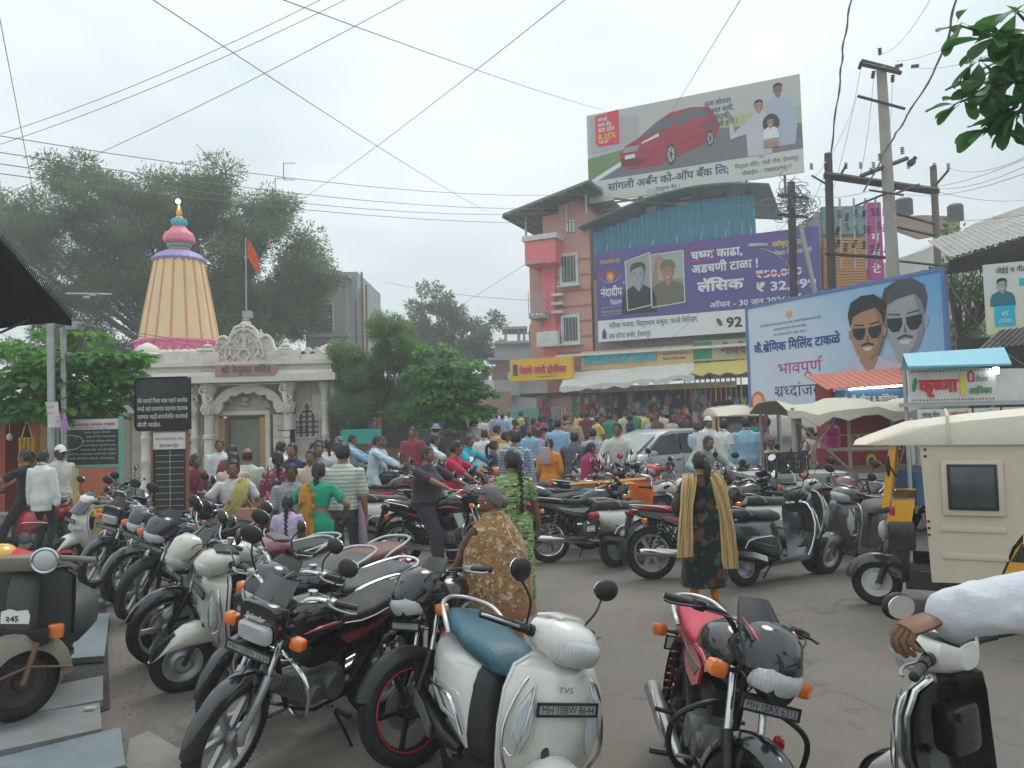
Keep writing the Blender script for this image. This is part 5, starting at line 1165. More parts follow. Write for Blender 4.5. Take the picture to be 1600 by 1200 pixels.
b=MB();b.tube([TW.p(TX(388)+.0+.62*math.cos(a),TZ(560)+.95*math.sin(a),.34)for a in np.linspace(0,PI,20)],.05,8);obj('niche_arch',b,MARB,gb)
def relief(cx,cy,s,seed):
 rr=random.Random(seed);b=MB();u=TX(cx);z=TZ(cy)
 P_=lambda a,c,d=.36:TW.p(u+a*s,z+c*s,d)
 b.tube([P_(0,.1),P_(.02,.5),P_(-.01,.75)],[.12*s,.10*s,.12*s],9);b.ball(P_(0,.98),(.1*s,.07,.12*s),10,7);b.lathe([(.07*s,0),(.1*s,.05*s),(.02*s,.2*s)],10,P_(0,1.05))
 for q in(-1,1):
  b.tube([P_(q*.12,.75),P_(q*.34,.62),P_(q*.30,.9)],.04*s,6);b.tube([P_(q*.12,.7),P_(q*.3,.4),P_(q*.42,.5)],.035*s,6);b.tube([P_(q*.07,.15),P_(q*.28,-.12),P_(q*.06,-.4)],.06*s,6)
 return obj('relief_figure',b,MARB,gb)
relief(388,552,.75,1);relief(366,559,.5,2);relief(410,559,.5,3)
b=MB();rr=random.Random(9)
for k in range(26):x=rr.uniform(350,428);y=rr.uniform(532,568);b.ball(TW.p(TX(x),TZ(y),.31),(rr.uniform(.03,.08),.04,rr.uniform(.03,.09)),7,5)
kind(obj('relief_carving',b,MARB,gb), 'stuff')
def finial(px,y0,y1,r,d=.1,nm='finial',par=tp):
 z0,z1=TZ(y1),TZ(y0);H=z1-z0;c=TW.p(TX(px),0,d);b=MB();b.lathe([(r*a,z0+H*t)for a,t in((1.1,0),(1.1,.1),(.8,.12),(.95,.2),(1,.3),(.7,.4),(.3,.44),(.62,.5),(.6,.56),(.25,.6),(.42,.66),(.36,.74),(.15,.8),(.2,.86),(.02,1))],14,(c.x,c.y,0));return obj(nm,b,MARB,par)
finial(388,489,513,.18,.15);finial(367,515,527,.12,.15);finial(411,515,527,.12,.15);finial(449,530,566,.38);finial(327,533,552,.35);
for px in(327,449):b=MB();c=TW.p(TX(px),TZ(560),.15);b.rbox(c,(1.0,.6,.42),.05);obj('pedestal',b,MARB,tp)
def chhatri(px,ytop,ybase,w_,d,cols=True):
 c=TW.p(TX(px),0,d);zt,z0=TZ(ytop),TZ(ybase);b=MB();H=zt-z0
 b.lathe([(w_*1.15,z0+H*.5),(w_*1.3,z0+H*.52),(w_*.95,z0+H*.58),(w_*.9,z0+H*.72),(w_*.7,z0+H*.86),(w_*.3,z0+H*.95),(.04,zt)],18,(c.x,c.y,0));k=obj('dome',b,MARB,tp)
 for i in range(6):a=PI/3*i+.3;b=MB();b.cyl((c.x+w_*.85*math.cos(a),c.y+w_*.85*math.sin(a),z0),(c.x+w_*.85*math.cos(a),c.y+w_*.85*math.sin(a),z0+H*.52),.07,n=8);obj('dome_post',b,MARB,tp)
chhatri(233,532,572,.42,.1);chhatri(508,537,572,.38,-.6)
PINKS=mat('pink_stone',(.40,.20,.17),.5,var=.1,scale=5,dirt=.3,dcol=(.3,.2,.18));tb('name_panel',352,573,443,590,.6,.88,PINKS)
B=TW.board(TX(352),TZ(590),TX(443),TZ(573),.885);B.text('श्री रेणुका मंदिर',.2,.1,.30,mat('grey_letter',(.10,.09,.08),.6),tp,width=1.6,bold=.02)
b=MB();TW.box(b,TX(225),TX(520),TZ(572),TZ(568),-5,-.3);obj('roof',b,MARD,tp,smooth=False)
SD=29.0;sx_=lambda px:atd(px,600,SD).x;sz=lambda py:atd(281,py,SD).z;cx=sx_(281);rb=abs(sx_(343)-sx_(222))/2;rt=abs(sx_(317)-sx_(245))/2
sp=thing('temple_spire', 'fluted yellow and pink temple spire with lotus tiers and golden finial', 'spire',(cx,SD,sz(575)))
b=MB();n=96;rs=[]
for i in range(15):
 t=i/14;r_=rb+(rt-rb)*(t**1.12);z=sz(553)+(sz(408)-sz(553))*t
 rs.append([(cx+r_*(1+.045*(abs(math.cos(8*a))-.5))*math.cos(a),SD+r_*(1+.045*(abs(math.cos(8*a))-.5))*math.sin(a),z)for a in[2*PI*j/n for j in range(n)]])
b.rings(rs);obj('fluted_shaft',b,mat('spire_yellow',(.78,.56,.31),.55,var=.05,scale=1.5,bump=.1,bscale=60,dirt=.35,dcol=(.58,.30,.10)),sp)
for k in range(16):
 a=PI/16+PI/8*k;b=MB();b.tube([(cx+(rb+(rt-rb)*t**1.12)*.982*math.cos(a),SD+(rb+(rt-rb)*t**1.12)*.982*math.sin(a),sz(553)+(sz(408)-sz(553))*t)for t in np.linspace(0,1,10)],.04,5);obj('groove',b,mat('spire_orange',(.62,.30,.10),.6),sp)
PK=mat('spire_pink',(.72,.16,.30),.5,var=.06);b=MB();b.lathe([(rb*.9,sz(556)),(rb*.99,sz(553)),(rb*1.05,sz(543)),(rb*1.035,sz(535))],64,(cx,SD,0),flute=.02,fn=16);obj('pink_band',b,PK,sp)
for k in range(32):a=2*PI*k/32;b=MB();b.ball((cx+rb*1.02*math.cos(a),SD+rb*1.02*math.sin(a),sz(537)),(.11,.11,.10),8,6);obj('petal',b,PK,sp)
b=MB();b.lathe([(rb*1.02,sz(575)),(rb*1.04,sz(553))],48,(cx,SD,0));obj('drum',b,mat('drum_grey',(.42,.42,.45),.6),sp)
PUR=mat('spire_purple',(.30,.26,.52),.5,var=.06);b=MB();b.lathe([(rt*1.02,sz(410)),(rt*1.09,sz(407)),(rt*.95,sz(400)),(rt*.62,sz(394)),(rt*.5,sz(393))],64,(cx,SD,0),flute=.03,fn=24);obj('lotus_collar',b,PUR,sp)
for k in range(24):a=2*PI*k/24;b=MB();b.ball((cx+rt*1.04*math.cos(a),SD+rt*1.04*math.sin(a),sz(408)),(.09,.09,.09),8,5);obj('petal',b,PUR,sp)
def ring_(nm,prof,m,fl=0,fn=0):b=MB();b.lathe([(rt*a,sz(y))for a,y in prof],48,(cx,SD,0),flute=fl,fn=fn);return obj(nm,b,m,sp)
ring_('neck',[(.42,394),(.42,387),(.5,386),(.5,383),(.45,382)],mat('spire_green',(.16,.42,.28),.5));ring_('red_ring',[(.46,396),(.5,394),(.46,391),(.4,390)],mat('spire_red',(.55,.10,.12),.5));ring_('bulb',[(.45,383),(.63,378),(.64,371),(.56,365),(.40,361),(.3,356),(.28,355)],mat('spire_rose',(.80,.20,.26),.5,var=.1,scale=2),.04,12)
ring_('lotus_cup',[(.2,356),(.3,351),(.33,346),(.28,343),(.1,342)],mat('spire_blue',(.08,.42,.60),.45),.08,12);ring_('finial',[(.16,344),(.2,341),(.1,338),(.14,333),(.09,328),(.06,322),(.02,318)],mat('gold',(.70,.42,.12),.35,.6))
b=MB();b.ball((cx+.05,SD-.2,sz(317)),.09,12,8);obj('lamp',b,mat('spire_lamp',(1,1,1),.3,var=0,emit=(1,.97,.9),es=6),sp)
for k in range(32):a=2*PI*k/32;b=MB();b.ball((cx+rb*1.045*math.cos(a),SD+rb*1.045*math.sin(a),sz(551)),(.10,.10,.12),8,6);obj('petal',b,PK,sp)
fp=TW.p(TX(388),TZ(490),.1);fl=thing('flag', 'saffron pennant hanging on a thin pole above the temple gable', 'flag',(fp.x,fp.y,fp.z));f1=Vector((fp.x,fp.y,TZ(372)))
b=MB();b.cyl((fp.x,fp.y,TZ(560)),f1,.035,.02,8);obj('pole',b,STEEL,fl)
b=MB();g=[]
for i in range(12):
 t=i/11;g.append([Vector((f1.x+.02+(.52*t if j else.03+.28*t*(1-t))*1.0-(0 if j else 0),fp.y-.05+.06*math.sin(t*7+j),TZ(376)-(TZ(376)-TZ(432))*(t if j else min(1,t*1.0))+(.0 if j else-.55*t*(1-t)-.0)))for j in(0,1)])
pts=[(391,375),(397,381),(404,396),(409,414),(410,432),(401,422),(394,408),(391,402)]
b=MB();b.add([TW.p(TX(x),TZ(y),.1+.05*math.sin(i))for i,(x,y)in enumerate(pts)]+[TW.p(TX(x),TZ(y),.08+.05*math.sin(i))for i,(x,y)in enumerate(pts)],[tuple(range(8)),tuple(range(15,7,-1))]+[(i,i+8,(i+1)%8+8,(i+1)%8)for i in range(8)]);obj('cloth',b,cloth('saffron',(.75,.10,.03)),fl)
b=MB();b.box(TW.p(TX(390),TZ(492),.1),(.28,.25,.22));obj('loudspeaker',b,STEEL,fl)
# street front on the right
D0=38.0;p0=atd(852,650,D0);FW=Wall((p0.x,p0.y,0),(.912,-.41));H=FW.hit
def wb(name,W,px,d0,d1,m,par,sm=False):b=MB();W.pbox(b,*px,d0,d1);return obj(name,b,m,par,smooth=sm)
def wq(name,W,pts,d0,d1,m,par):b=MB();W.quad(b,pts,d0,d1);return obj(name,b,m,par,smooth=False)
SALM=mat('salmon_plaster',(.64,.33,.27),.8,var=.08,scale=1.2,dirt=.3,dcol=(.36,.22,.17));PINKP=mat('pink_plaster',(.80,.20,.21),.75,var=.05,scale=1,dirt=.2,dcol=(.5,.15,.14));WFR=mat('white_frame',(.65,.65,.63),.6,dirt=.3);GRY=mat('grey_plaster',(.37,.37,.36),.85,var=.14,scale=1,dirt=.5,dcol=(.16,.15,.14));GLD=mat('dark_glass',(.04,.05,.055),.12,var=.2,spec=.8)
sb=thing('apartment_building', 'salmon and pink apartment block with white framed windows, blue roofed neighbour beside it', 'building',FW.p(2,0))
b=MB();u0=H(852,500)[0];u1=H(925,500)[0];FW.box(b,u0,u1,0,H(888,332)[1],-7,0);obj('wall',b,SALM,sb,smooth=False)
b=MB();u2=H(822,500)[0];FW.box(b,u2,u0,H(835,575)[1],H(835,380)[1],-6,-.6);obj('wall',b,SALM,sb,smooth=False)
wb('pink_pier',FW,(848,392,868,575),-.3,.18,PINKP,sb);wb('pink_bay',FW,(820,375,868,412),-.6,.9,PINKP,sb);wb('bay_cap',FW,(815,366,870,374),-.7,1.0,WFR,sb)
wb('grey_band',FW,(820,408,850,412),-.6,1.0,GRY,sb);wb('wall',FW,(872,300,905,332),-5,-.05,SALM,sb)
for(x0,y0,x1,y1)in((878,400,899,440),(881,496,902,532)):
 b=MB();FW.pbox(b,x0-4,y0-5,x1+4,y1+5,-.02,.10);w_=obj('window',b,WFR,sb,smooth=False);b=MB();FW.pbox(b,x0,y0,x1,y1,.05,.12);obj('pane',b,GLD,w_,smooth=False)
 for k in range(4):b=MB();xx=x0+(x1-x0)*(k+.5)/4;FW.pbox(b,xx-.5,y0,xx+.5,y1,.12,.15);obj('window_bar',b,GRY,w_,smooth=False)
 b=MB();FW.pbox(b,x0-8,y1+5,x1+6,y1+7,0,.4);obj('sill',b,WFR,w_,smooth=False)
for y in(458,472,485):wb('fin',FW,(861,y,878,y+4),0,.45,WFR,sb)
for y in range(405,575,24):wb('plaster_band',FW,(868,y,924,y+2),-.01,.05,mat('band',(.42,.20,.14),.8),sb)
for x in(884,889,894):wb('grille_fin',FW,(x,343,x+3,362),0,.2,WFR,sb)
b=MB();FW.pbox(b,826,488,851,497,-.6,.9);bal=obj('balcony',b,GRY,sb,smooth=False)
for i in range(9):
 x=826+25*i/8;b=MB();ua,za=H(x,488,.85);b.cyl(FW.p(ua,za,.85),FW.p(ua,za+1.0,.85),.018,n=5);obj('baluster',b,STEEL,bal)
for k in range(3):b=MB();ua,za=H(827,488,.85);ub,_=H(851,488,.85);b.cyl(FW.p(ua,za+.33+.33*k,.85),FW.p(ub,za+.33+.33*k,.85),.018,n=5);obj('rail',b,STEEL,bal)
for k in range(3):b=MB();u_,z_=H(832+7*k,492,.92);c=FW.p(u_,z_,.9);b.ball(c,.07,10,6);obj('balcony_knob',b,WFR,bal)
b=MB();u_,z_=H(856,530,.5);b.rbox(FW.p(u_,z_,.45),(1.1,.4,.75),.04,rz=math.atan2(-.41,.912));ac=obj('air_conditioner',b,WFR,sb)
RG=mat('grey_roof_sheet',(.16,.18,.18),.5,.2,.15,2,dirt=.5,dcol=(.14,.11,.08));A_=FW.p(*H(785,336,1.2),1.2);B_=FW.p(*H(922,281,-1.0),-1.0);b=MB()
Pq=[FW.p(*H(785,334,1.4),1.4),FW.p(*H(921,280,1.4),1.4),FW.p(*H(921,280,1.4),1.4)-FW.N*6,FW.p(*H(785,334,1.4),1.4)-FW.N*6]
g=[[Pq[0].lerp(Pq[1],t)for t in np.linspace(0,1,12)],[Pq[3].lerp(Pq[2],t)for t in np.linspace(0,1,12)]];b.slab(g,(0,0,-.12));obj('roof',b,RG,sb,smooth=False)
for i in range(12):b=MB();q=Pq[0].lerp(Pq[1],i/11)-Vector((0,0,.16));b.cyl(q,q-FW.N*5.8,.05,n=5);obj('rafter',b,RG,sb)
for(x,y0,y1)in((821,335,372),(884,318,345),(915,300,335)):b=MB();ua,za=H(x,y0,.3);ub,zb_=H(x,y1,.3);b.cyl(FW.p(ua,za,.3),FW.p(ua,zb_,.3),.06,n=8);obj('roof_post',b,STEEL,sb)
bb=thing('shop_building', 'two storey shop block with blue corrugated top floor behind the purple banner', 'building',FW.p(9,0))
u1=H(926,450)[0];u3=H(1284,450)[0];b=MB();FW.box(b,u1+.02,u3,H(1000,586)[1],H(1100,420)[1],-7,-.05);obj('wall',b,mat('block_plaster',(.32,.30,.27),.85,dirt=.5),bb,smooth=False)
BLU=mat('blue_corrugated',(.05,.24,.34),.5,.15,.12,1.5,dirt=.35,dcol=(.10,.16,.18))
z0,z1=H(930,425)[1],H(1000,352)[1];n=26;ua,ub=H(926,400)[0]+.05,H(1180,330)[0]
for i in range(13):
 b=MB();w_=(ub-ua)/13;zt=z1-.1+.9*math.sin(PI*min(1,(i+.5)/20));corr(b,FW.p(ua+w_*i,z0,-.02),FW.U,(0,0,1),w_*.985,zt-z0,.22,.035);obj('wall_sheet',b,BLU,bb,smooth=True)
g=[[FW.p(ua-.5+(ub-ua+1.2)*i/20,z1+.15+1.15*math.sin(PI*min(1,i/26)),d)for i in range(21)]for d in(.7,-2,-6)];b=MB();b.slab(g,(0,0,-.08));obj('roof',b,mat('teal_roof_sheet',(.07,.15,.17),.5,.2),bb)
SF=thing('steel_frame', 'rusty steel frame with torn white cloth holding up the rooftop hoarding', 'frame',FW.p(8,10));RUST=mat('rust',(.22,.12,.07),.8,.3,.3,10)
for x in(955,1000,1046,1092,1130):
 b=MB();u_,za=H(x,295,-.8);zb_=H(x,345,-.8)[1];FW.box(b,u_,u_+.12,zb_,za,-.86,-.74);obj('post',b,RUST,SF,smooth=False)
for k,(x0,y0,x1,y1)in enumerate(((935,330,1135,305),(950,318,1135,290),(1080,330,1135,312),(960,310,1120,330))):b=MB();b.cyl(FW.p(*H(x0,y0,-.5),-.5),FW.p(*H(x1,y1,-.5),-.5),.05,n=6);obj('beam',b,RUST,SF)
b=MB();b.slab([[FW.p(*H(x,y,-2.2-1.5*k),-2.2-1.5*k)for x,y in((950,312),(1040,300),(1125,293))]for k in(0,1)],(0,0,-.08));obj('terrace_slab',b,RG,SF)
for x in(1018,1070):
 b=MB();rr=random.Random(x);b.slab([[FW.p(*H(x+9*j+rr.uniform(-2,2),295+11*i,-.6),-.6+.1*rr.random())for j in(-.8,0,.8)]for i in range(5)],FW.N*-.01);obj('torn_cloth',b,cloth('dirty_white_cloth',(.5,.49,.46)),SF)
# printed boards
def hoarding(name,label,W,corners,d,th,face,fr=None,par=None):
 (x0,y0),(x1,y1),(x2,y2),(x3,y3)=corners
 ul=(W.hit(x0,y0,d)[0]+W.hit(x3,y3,d)[0])/2;ur=(W.hit(x1,y1,d)[0]+W.hit(x2,y2,d)[0])/2;zt=(W.hit(x0,y0,d)[1]+W.hit(x1,y1,d)[1])/2;zb_=(W.hit(x3,y3,d)[1]+W.hit(x2,y2,d)[1])/2
 root=thing(name,label, 'billboard' if name=='billboard' else 'sign',W.p((ul+ur)/2,zb_,d));b=MB();W.box(b,ul,ur,zb_,zt,d-th,d);obj('panel',b,face,root,smooth=False)
 Bd=W.board(ul,zb_,ur,zt,d);
 if fr:
  m,wd=fr
  for(a0,a1,c0,c1)in((ul,ur,zt,zt+wd),(ul,ur,zb_-wd,zb_),(ul-wd,ul,zb_-wd,zt+wd),(ur,ur+wd,zb_-wd,zt+wd)):b=MB();W.box(b,a0,a1,c0,c1,d-th-.02,d+.03);obj('frame',b,m,root,smooth=False)
 return root,Bd
def flatm(k,c,r=.45):return mat('print_'+k,c,r,var=.03,scale=1,spec=.3)
def fig(B,root,u,v,s,skin,hair,shirt,glasses=False,cap=None,stache=True,off=.01,grey=False,wide=1.0,smile=True):
 P=lambda pts:[(min(B.w,u+a*s),max(.01,v+c*s))for a,c in pts];o=off
 B.poly('portrait',P([(-1.15*wide,-1.6),(1.15*wide,-1.6),(1.1*wide,-.85),(.88*wide,-.42),(.42,-.24),(.25,-.15),(-.25,-.15),(-.42,-.24),(-.88*wide,-.42),(-1.1*wide,-.85)]),shirt,root,o);o+=.004
 B.poly('portrait',P([(-.2,.1),(.2,.1),(.2,-.22),(.02,-.5),(-.2,-.22)]),skin,root,o);o+=.004
 B.poly('portrait',P([(-.3,.72),(-.36,.45),(-.34,.15),(-.24,-.08),(-.08,-.2),(.08,-.2),(.24,-.08),(.34,.15),(.36,.45),(.3,.72),(0,.85)]),skin,root,o);
 for q in(-1,1):B.ell('portrait',(u+q*.37*s,v+.32*s),(.05*s,.1*s),skin,root,o)
 o+=.004;B.poly('portrait',P([(-.37,.45),(-.42,.72),(-.34,.95),(-.1,1.05),(.18,1.04),(.38,.9),(.42,.68),(.37,.45),(.32,.66),(.2,.78),(-.1,.74),(-.3,.66)]),hair,root,o)
 DK=flatm('dark',(.015,.015,.018))
 for q in(-1,1):
  if glasses:B.poly('portrait',P([(q*.03,.42),(q*.32,.44),(q*.31,.3),(q*.22,.2),(q*.1,.2),(q*.04,.3)]),DK,root,o)
  else:B.ell('portrait',(u+q*.15*s,v+.38*s),(.055*s,.022*s),DK,root,o)
  B.poly('portrait',P([(q*.06,.49),(q*.28,.52),(q*.28,.49),(q*.06,.46)]),hair,root,o)
 if stache:B.poly('portrait',P([(-.15,.10),(0,.15),(.15,.10),(.13,.06),(0,.10),(-.13,.06)]),hair,root,o)
 if smile:B.poly('portrait',P([(-.12,.05),(.12,.05),(.06,-.02),(-.06,-.02)]),flatm('teeth',(.6,.58,.55)),root,o)
 B.poly('portrait',P([(.2,.74),(.3,.72),(.36,.45),(.34,.15),(.24,-.08),(.08,-.2),(.02,-.2),(.17,-.02),(.24,.2),(.26,.45)]),flatm('cheek',(.30,.15,.085))if not grey else flatm('cheekg',(.22,.235,.25)),root,o-.0015);B.poly('portrait',P([(-.2,-.1),(.2,-.1),(.21,-.2),(.08,-.29),(-.1,-.29),(-.2,-.2)]),flatm('cheek',(.30,.15,.085))if not grey else flatm('cheekg',(.22,.235,.25)),root,o-.009);[B.poly('portrait',P([(-.36+.12*j,.84-.02*j),(-.2+.12*j,1.0-.01*j),(-.17+.12*j,.99),(-.31+.12*j,.83)]),flatm('sheen',(.10,.09,.085)),root,o)for j in range(5)]
 B.poly('portrait',P([(0,.32),(.05,.17),(-.02,.17)]),flatm('shade',(.2,.13,.1))if not grey else flatm('shadeg',(.16,.16,.16)),root,o)
 if cap:B.poly('portrait',P([(-.45,.55),(-.42,.9),(-.2,1.1),(.2,1.1),(.42,.9),(.5,.55),(0,.66)]),cap,root,o+.004)
SKP=flatm('skin',(.42,.22,.13));SKD=flatm('skin_dark',(.24,.12,.07));SKG=flatm('skin_grey',(.34,.36,.38));HRP=flatm('hair',(.02,.018,.018));HRG=flatm('hair_grey',(.07,.075,.08))
PU=mat('banner_purple',(.095,.06,.27),.4,var=.06,scale=.7);WH=flatm('white',(.74,.74,.74));YL=flatm('yellow',(.75,.58,.06));NV=flatm('navy',(.05,.09,.18));RDp=flatm('red',(.6,.02,.05));CY=flatm('cyan',(.10,.38,.62))
pb,B=hoarding('billboard', 'long purple banner with two young men photographs and a phone number',FW,((930,397),(1282,350),(1282,503),(936,541)),.5,.06,PU)
W_,H_=B.w,B.h
B.poly('white_strip',[(0,0),(W_,0),(W_,H_*.235),(0,H_*.235)],WH,pb,.006)
fr=lambda x,y:(W_*x,H_*y)
B.poly('photo',[fr(.15,.32),fr(.265,.36),fr(.265,.93),fr(.145,.86)],flatm('photo_grey',(.36,.36,.36)),pb,.01);B.poly('photo',[fr(.267,.33),fr(.42,.36),fr(.42,.91),fr(.27,.9)],flatm('photo_sky',(.38,.42,.40)),pb,.012)
B.poly('photo',[fr(.267,.33),fr(.42,.36),fr(.42,.62),fr(.267,.62)],flatm('photo_field',(.28,.28,.2)),pb,.014)
fig(B,pb,W_*.205,H_*.62,H_*.21,SKG,HRG,flatm('shirt_dk',(.02,.02,.025)),stache=False,off=.02,grey=True,wide=.82,smile=False);fig(B,pb,W_*.345,H_*.635,H_*.18,SKP,HRP,flatm('olive',(.15,.14,.09)),stache=False,off=.02,cap=flatm('olive2',(.17,.16,.10)),wide=.95)
B.poly('portrait',[fr(.27,.60),fr(.29,.86),fr(.30,.90),fr(.335,.83),fr(.33,.81),fr(.305,.845),fr(.298,.62)],SKP,pb,.034);B.line('photo_edge',[fr(.15,.32),fr(.265,.36),fr(.265,.93),fr(.145,.86),fr(.15,.32)],.04,WH,pb,.04);B.line('photo_edge',[fr(.267,.33),fr(.42,.36),fr(.42,.91),fr(.267,.9),fr(.267,.33)],.04,WH,pb,.04)
B.text('डॉ.पटवर्धन यांचे',*fr(.02,.86),H_*.06,YL,pb,width=W_*.10,bold=.01);B.text('नंदादीप',*fr(.02,.50),H_*.125,WH,pb,width=W_*.105,bold=.03);B.text('नेत्रालय',*fr(.065,.40),H_*.075,WH,pb,width=W_*.065,bold=.015);B.text('®',*fr(.128,.62),H_*.04,WH,pb)
B.line('underline',[fr(.02,.37),fr(.128,.38)],.03,CY,pb);B.text('विश्वास तुमचा आमचा',*fr(.022,.315),H_*.035,YL,pb,width=W_*.10);B.line('underline',[fr(.02,.29),fr(.128,.30)],.03,CY,pb)
ec=fr(.07,.71);B.line('eye_mark',[(ec[0]-.55+1.1*t,ec[1]+.28*math.sin(PI*t))for t in np.linspace(0,1,12)],.05,RDp,pb,.012);B.line('eye_mark',[(ec[0]-.55+1.1*t,ec[1]-.28*math.sin(PI*t))for t in np.linspace(0,1,12)],.05,CY,pb,.012);B.ell('eye_mark',ec,(.20,.24),flatm('orange',(.8,.22,.02)),pb,.016);B.ell('eye_mark',ec,(.09,.12),YL,pb,.02)
B.text('चष्मा काढा,',*fr(.455,.80),H_*.125,WH,pb,width=W_*.225,bold=.035);B.text('अडचणी टाळा !',*fr(.455,.655),H_*.125,WH,pb,width=W_*.29,bold=.035);c=fr(.49,.855);B.line('ring_mark',[(c[0]+.62*math.cos(a),c[1]+.33*math.sin(a))for a in np.linspace(0,2*PI,24)],.05,RDp,pb,.02)
B.poly('price_panel',[fr(.455,.415),fr(.98,.415),fr(.98,.60),fr(.455,.60)],flatm('lilac',(.11,.075,.28)),pb,.008)
B.text('लॅसिक',*fr(.48,.455),H_*.15,WH,pb,width=W_*.20,bold=.045);B.text('₹50,000',*fr(.735,.54),H_*.10,WH,pb,width=W_*.19,bold=.03);B.line('strike',[fr(.73,.575),fr(.93,.575)],.06,RDp,pb,.02);B.text('₹ 32,999',*fr(.735,.40),H_*.125,WH,pb,width=W_*.245,bold=.03)
B.text('ऑफर - 30 जून 2026 पर्यंत',*fr(.53,.275),H_*.08,WH,pb,width=W_*.41,bold=.02);B.text('वयोवृद्धांसाठी',*fr(.81,.84),H_*.075,YL,pb,width=W_*.13,bold=.02);B.text('मोफत नेत्र तपासणी',*fr(.81,.75),H_*.06,WH,pb,width=W_*.16,bold=.01)
B.text('पहिला मजला, सिद्धनाथ संकुल, फल्ले बिल्डिंग,',*fr(.055,.145),H_*.075,NV,pb,width=W_*.42,bold=.01);B.text('बस स्टॅण्ड समोर, ईश्वरपूर',*fr(.055,.03),H_*.075,NV,pb,width=W_*.2,bold=.01);B.text('92 2',*fr(.60,.06),H_*.145,INK,pb,width=W_*.12,bold=.035);B.ell('phone_mark',fr(.57,.12),(.10,.2),NV,pb,.01,rot=.5);B.poly('house_mark',[fr(.02,.03),fr(.042,.03),fr(.042,.10),fr(.031,.15),fr(.02,.10)],NV,pb,.01)
for i in range(9):b=MB();q=B.pt(W_*(i+.5)/9,H_+.02,.01);b.cyl(q,q+Vector((0,0,.35))-FW.N*.3,.012,n=4);obj('tie_rope',b,WFR,pb)
FW2=Wall(FW.p(0,0,-.6),(.912,-.41))
sg,B=hoarding('billboard', 'tilted rooftop bank hoarding with a red car and a family of three',FW2,((913,184),(1248,113),(1258,268),(924,318)),0,.1,mat('hoarding_sky',(.50,.50,.47),.5,var=.05,scale=.5))
W_,H_=B.w,B.h;fr=lambda x,y:(W_*x,H_*y)
B.poly('cream_band',[fr(0,0),fr(1,0),fr(1,.24),fr(0,.24)],flatm('cream',(.62,.61,.54)),sg,.006);B.poly('lawn',[fr(0,.24),fr(.2,.24),fr(.45,.62),fr(0,.5)],flatm('lawn',(.16,.26,.09)),sg,.008);B.poly('meadow',[fr(.4,.60),fr(1,.52),fr(1,.68),fr(.4,.72)],flatm('meadow',(.42,.47,.22)),sg,.008)
B.poly('painted_road',[fr(0,.24),fr(1,.24),fr(1,.50),fr(.62,.60),(W_*.42,H_*.56)],flatm('road_grey',(.17,.165,.175)),sg,.012);B.poly('kerb_line',[fr(0,.24),fr(.05,.24),fr(.3,.50),fr(.27,.52)],WH,sg,.014);B.poly('house',[fr(.02,.55),fr(.26,.58),fr(.26,.9),fr(.02,.95)],flatm('house',(.42,.42,.41)),sg,.010)
CR=flatm('car_red',(.36,.02,.035),.3);CR2=flatm('car_dark',(.16,.01,.02));TY=flatm('tyre',(.03,.03,.035))
body=[(.17,.36),(.165,.50),(.19,.57),(.26,.64),(.35,.78),(.42,.855),(.52,.87),(.60,.84),(.63,.72),(.645,.62),(.63,.52),(.58,.46),(.45,.37),(.36,.30),(.22,.30)]
B.poly('car',[fr(*q)for q in body],CR,sg,.018);B.poly('car',[fr(*q)for q in((.27,.64),(.355,.775),(.445,.83),(.415,.70))],flatm('car_glass',(.10,.13,.16)),sg,.022);B.poly('car',[fr(*q)for q in((.435,.70),(.46,.82),(.51,.845),(.505,.735))],flatm('car_glass',(.1,.1,.1)),sg,.022);B.poly('car',[fr(*q)for q in((.515,.735),(.52,.845),(.57,.84),(.595,.75))],flatm('car_glass',(.1,.1,.1)),sg,.022)
B.poly('car',[fr(*q)for q in((.172,.36),(.17,.45),(.30,.40),(.28,.34))],CR2,sg,.022);B.poly('car',[fr(*q)for q in((.18,.50),(.185,.56),(.265,.565),(.25,.50))],flatm('chromeprint',(.3,.3,.32)),sg,.024);B.poly('car',[fr(*q)for q in((.19,.425),(.19,.47),(.24,.475),(.24,.43))],WH,sg,.026);B.poly('car',[fr(*q)for q in((.27,.565),(.36,.62),(.36,.655),(.28,.59))],WH,sg,.024);B.line('car',[fr(.45,.50),fr(.62,.60)],.05,CR2,sg,.022)
for(x,y,r_)in((.415,.40,.085),(.60,.50,.062)):
 B.ell('car',fr(x,y),(r_*.55*W_*.5,r_*H_*1.35),TY,sg,.026);B.ell('car',fr(x,y),(r_*.4*W_*.5,r_*H_),flatm('wheelprint',(.45,.45,.47)),sg,.03);B.ell('car',fr(x,y),(r_*.14*W_*.5,r_*H_*.35),TY,sg,.034)
 for a in range(5):t=a*2*PI/5;B.line('car',[fr(x,y),(W_*x+r_*.38*W_*.5*math.cos(t),H_*y+r_*H_*.95*math.sin(t))],.04,TY,sg,.036)
B.poly('red_tag',[fr(.045,.66),fr(.06,.62),fr(.165,.62),fr(.165,1.0),fr(.045,.97)],flatm('tagred',(.68,.03,.06)),sg,.03)
for t,y,s_,w_,m in(('सांगली',.90,.055,.05,WH),('अर्बन बँक',.84,.055,.07,WH),('कार लोन',.775,.075,.085,WH),('8.35%',.695,.09,.09,YL),('पासून पुढे *',.655,.04,.06,WH)):B.text(t,*fr(.058,y),H_*s_,m,sg,width=W_*w_,off=.036,bold=.02)
for t,y,w_ in(('कार लोनवर',.845,.12),('व्याजदर कमी,',.765,.14),('आनंदाची',.69,.10),('शंभर टक्के हमी !',.61,.165)):B.text(t,*fr(.64-w_/2,y),H_*.075,NV,sg,width=W_*w_,off=.03,bold=.012)
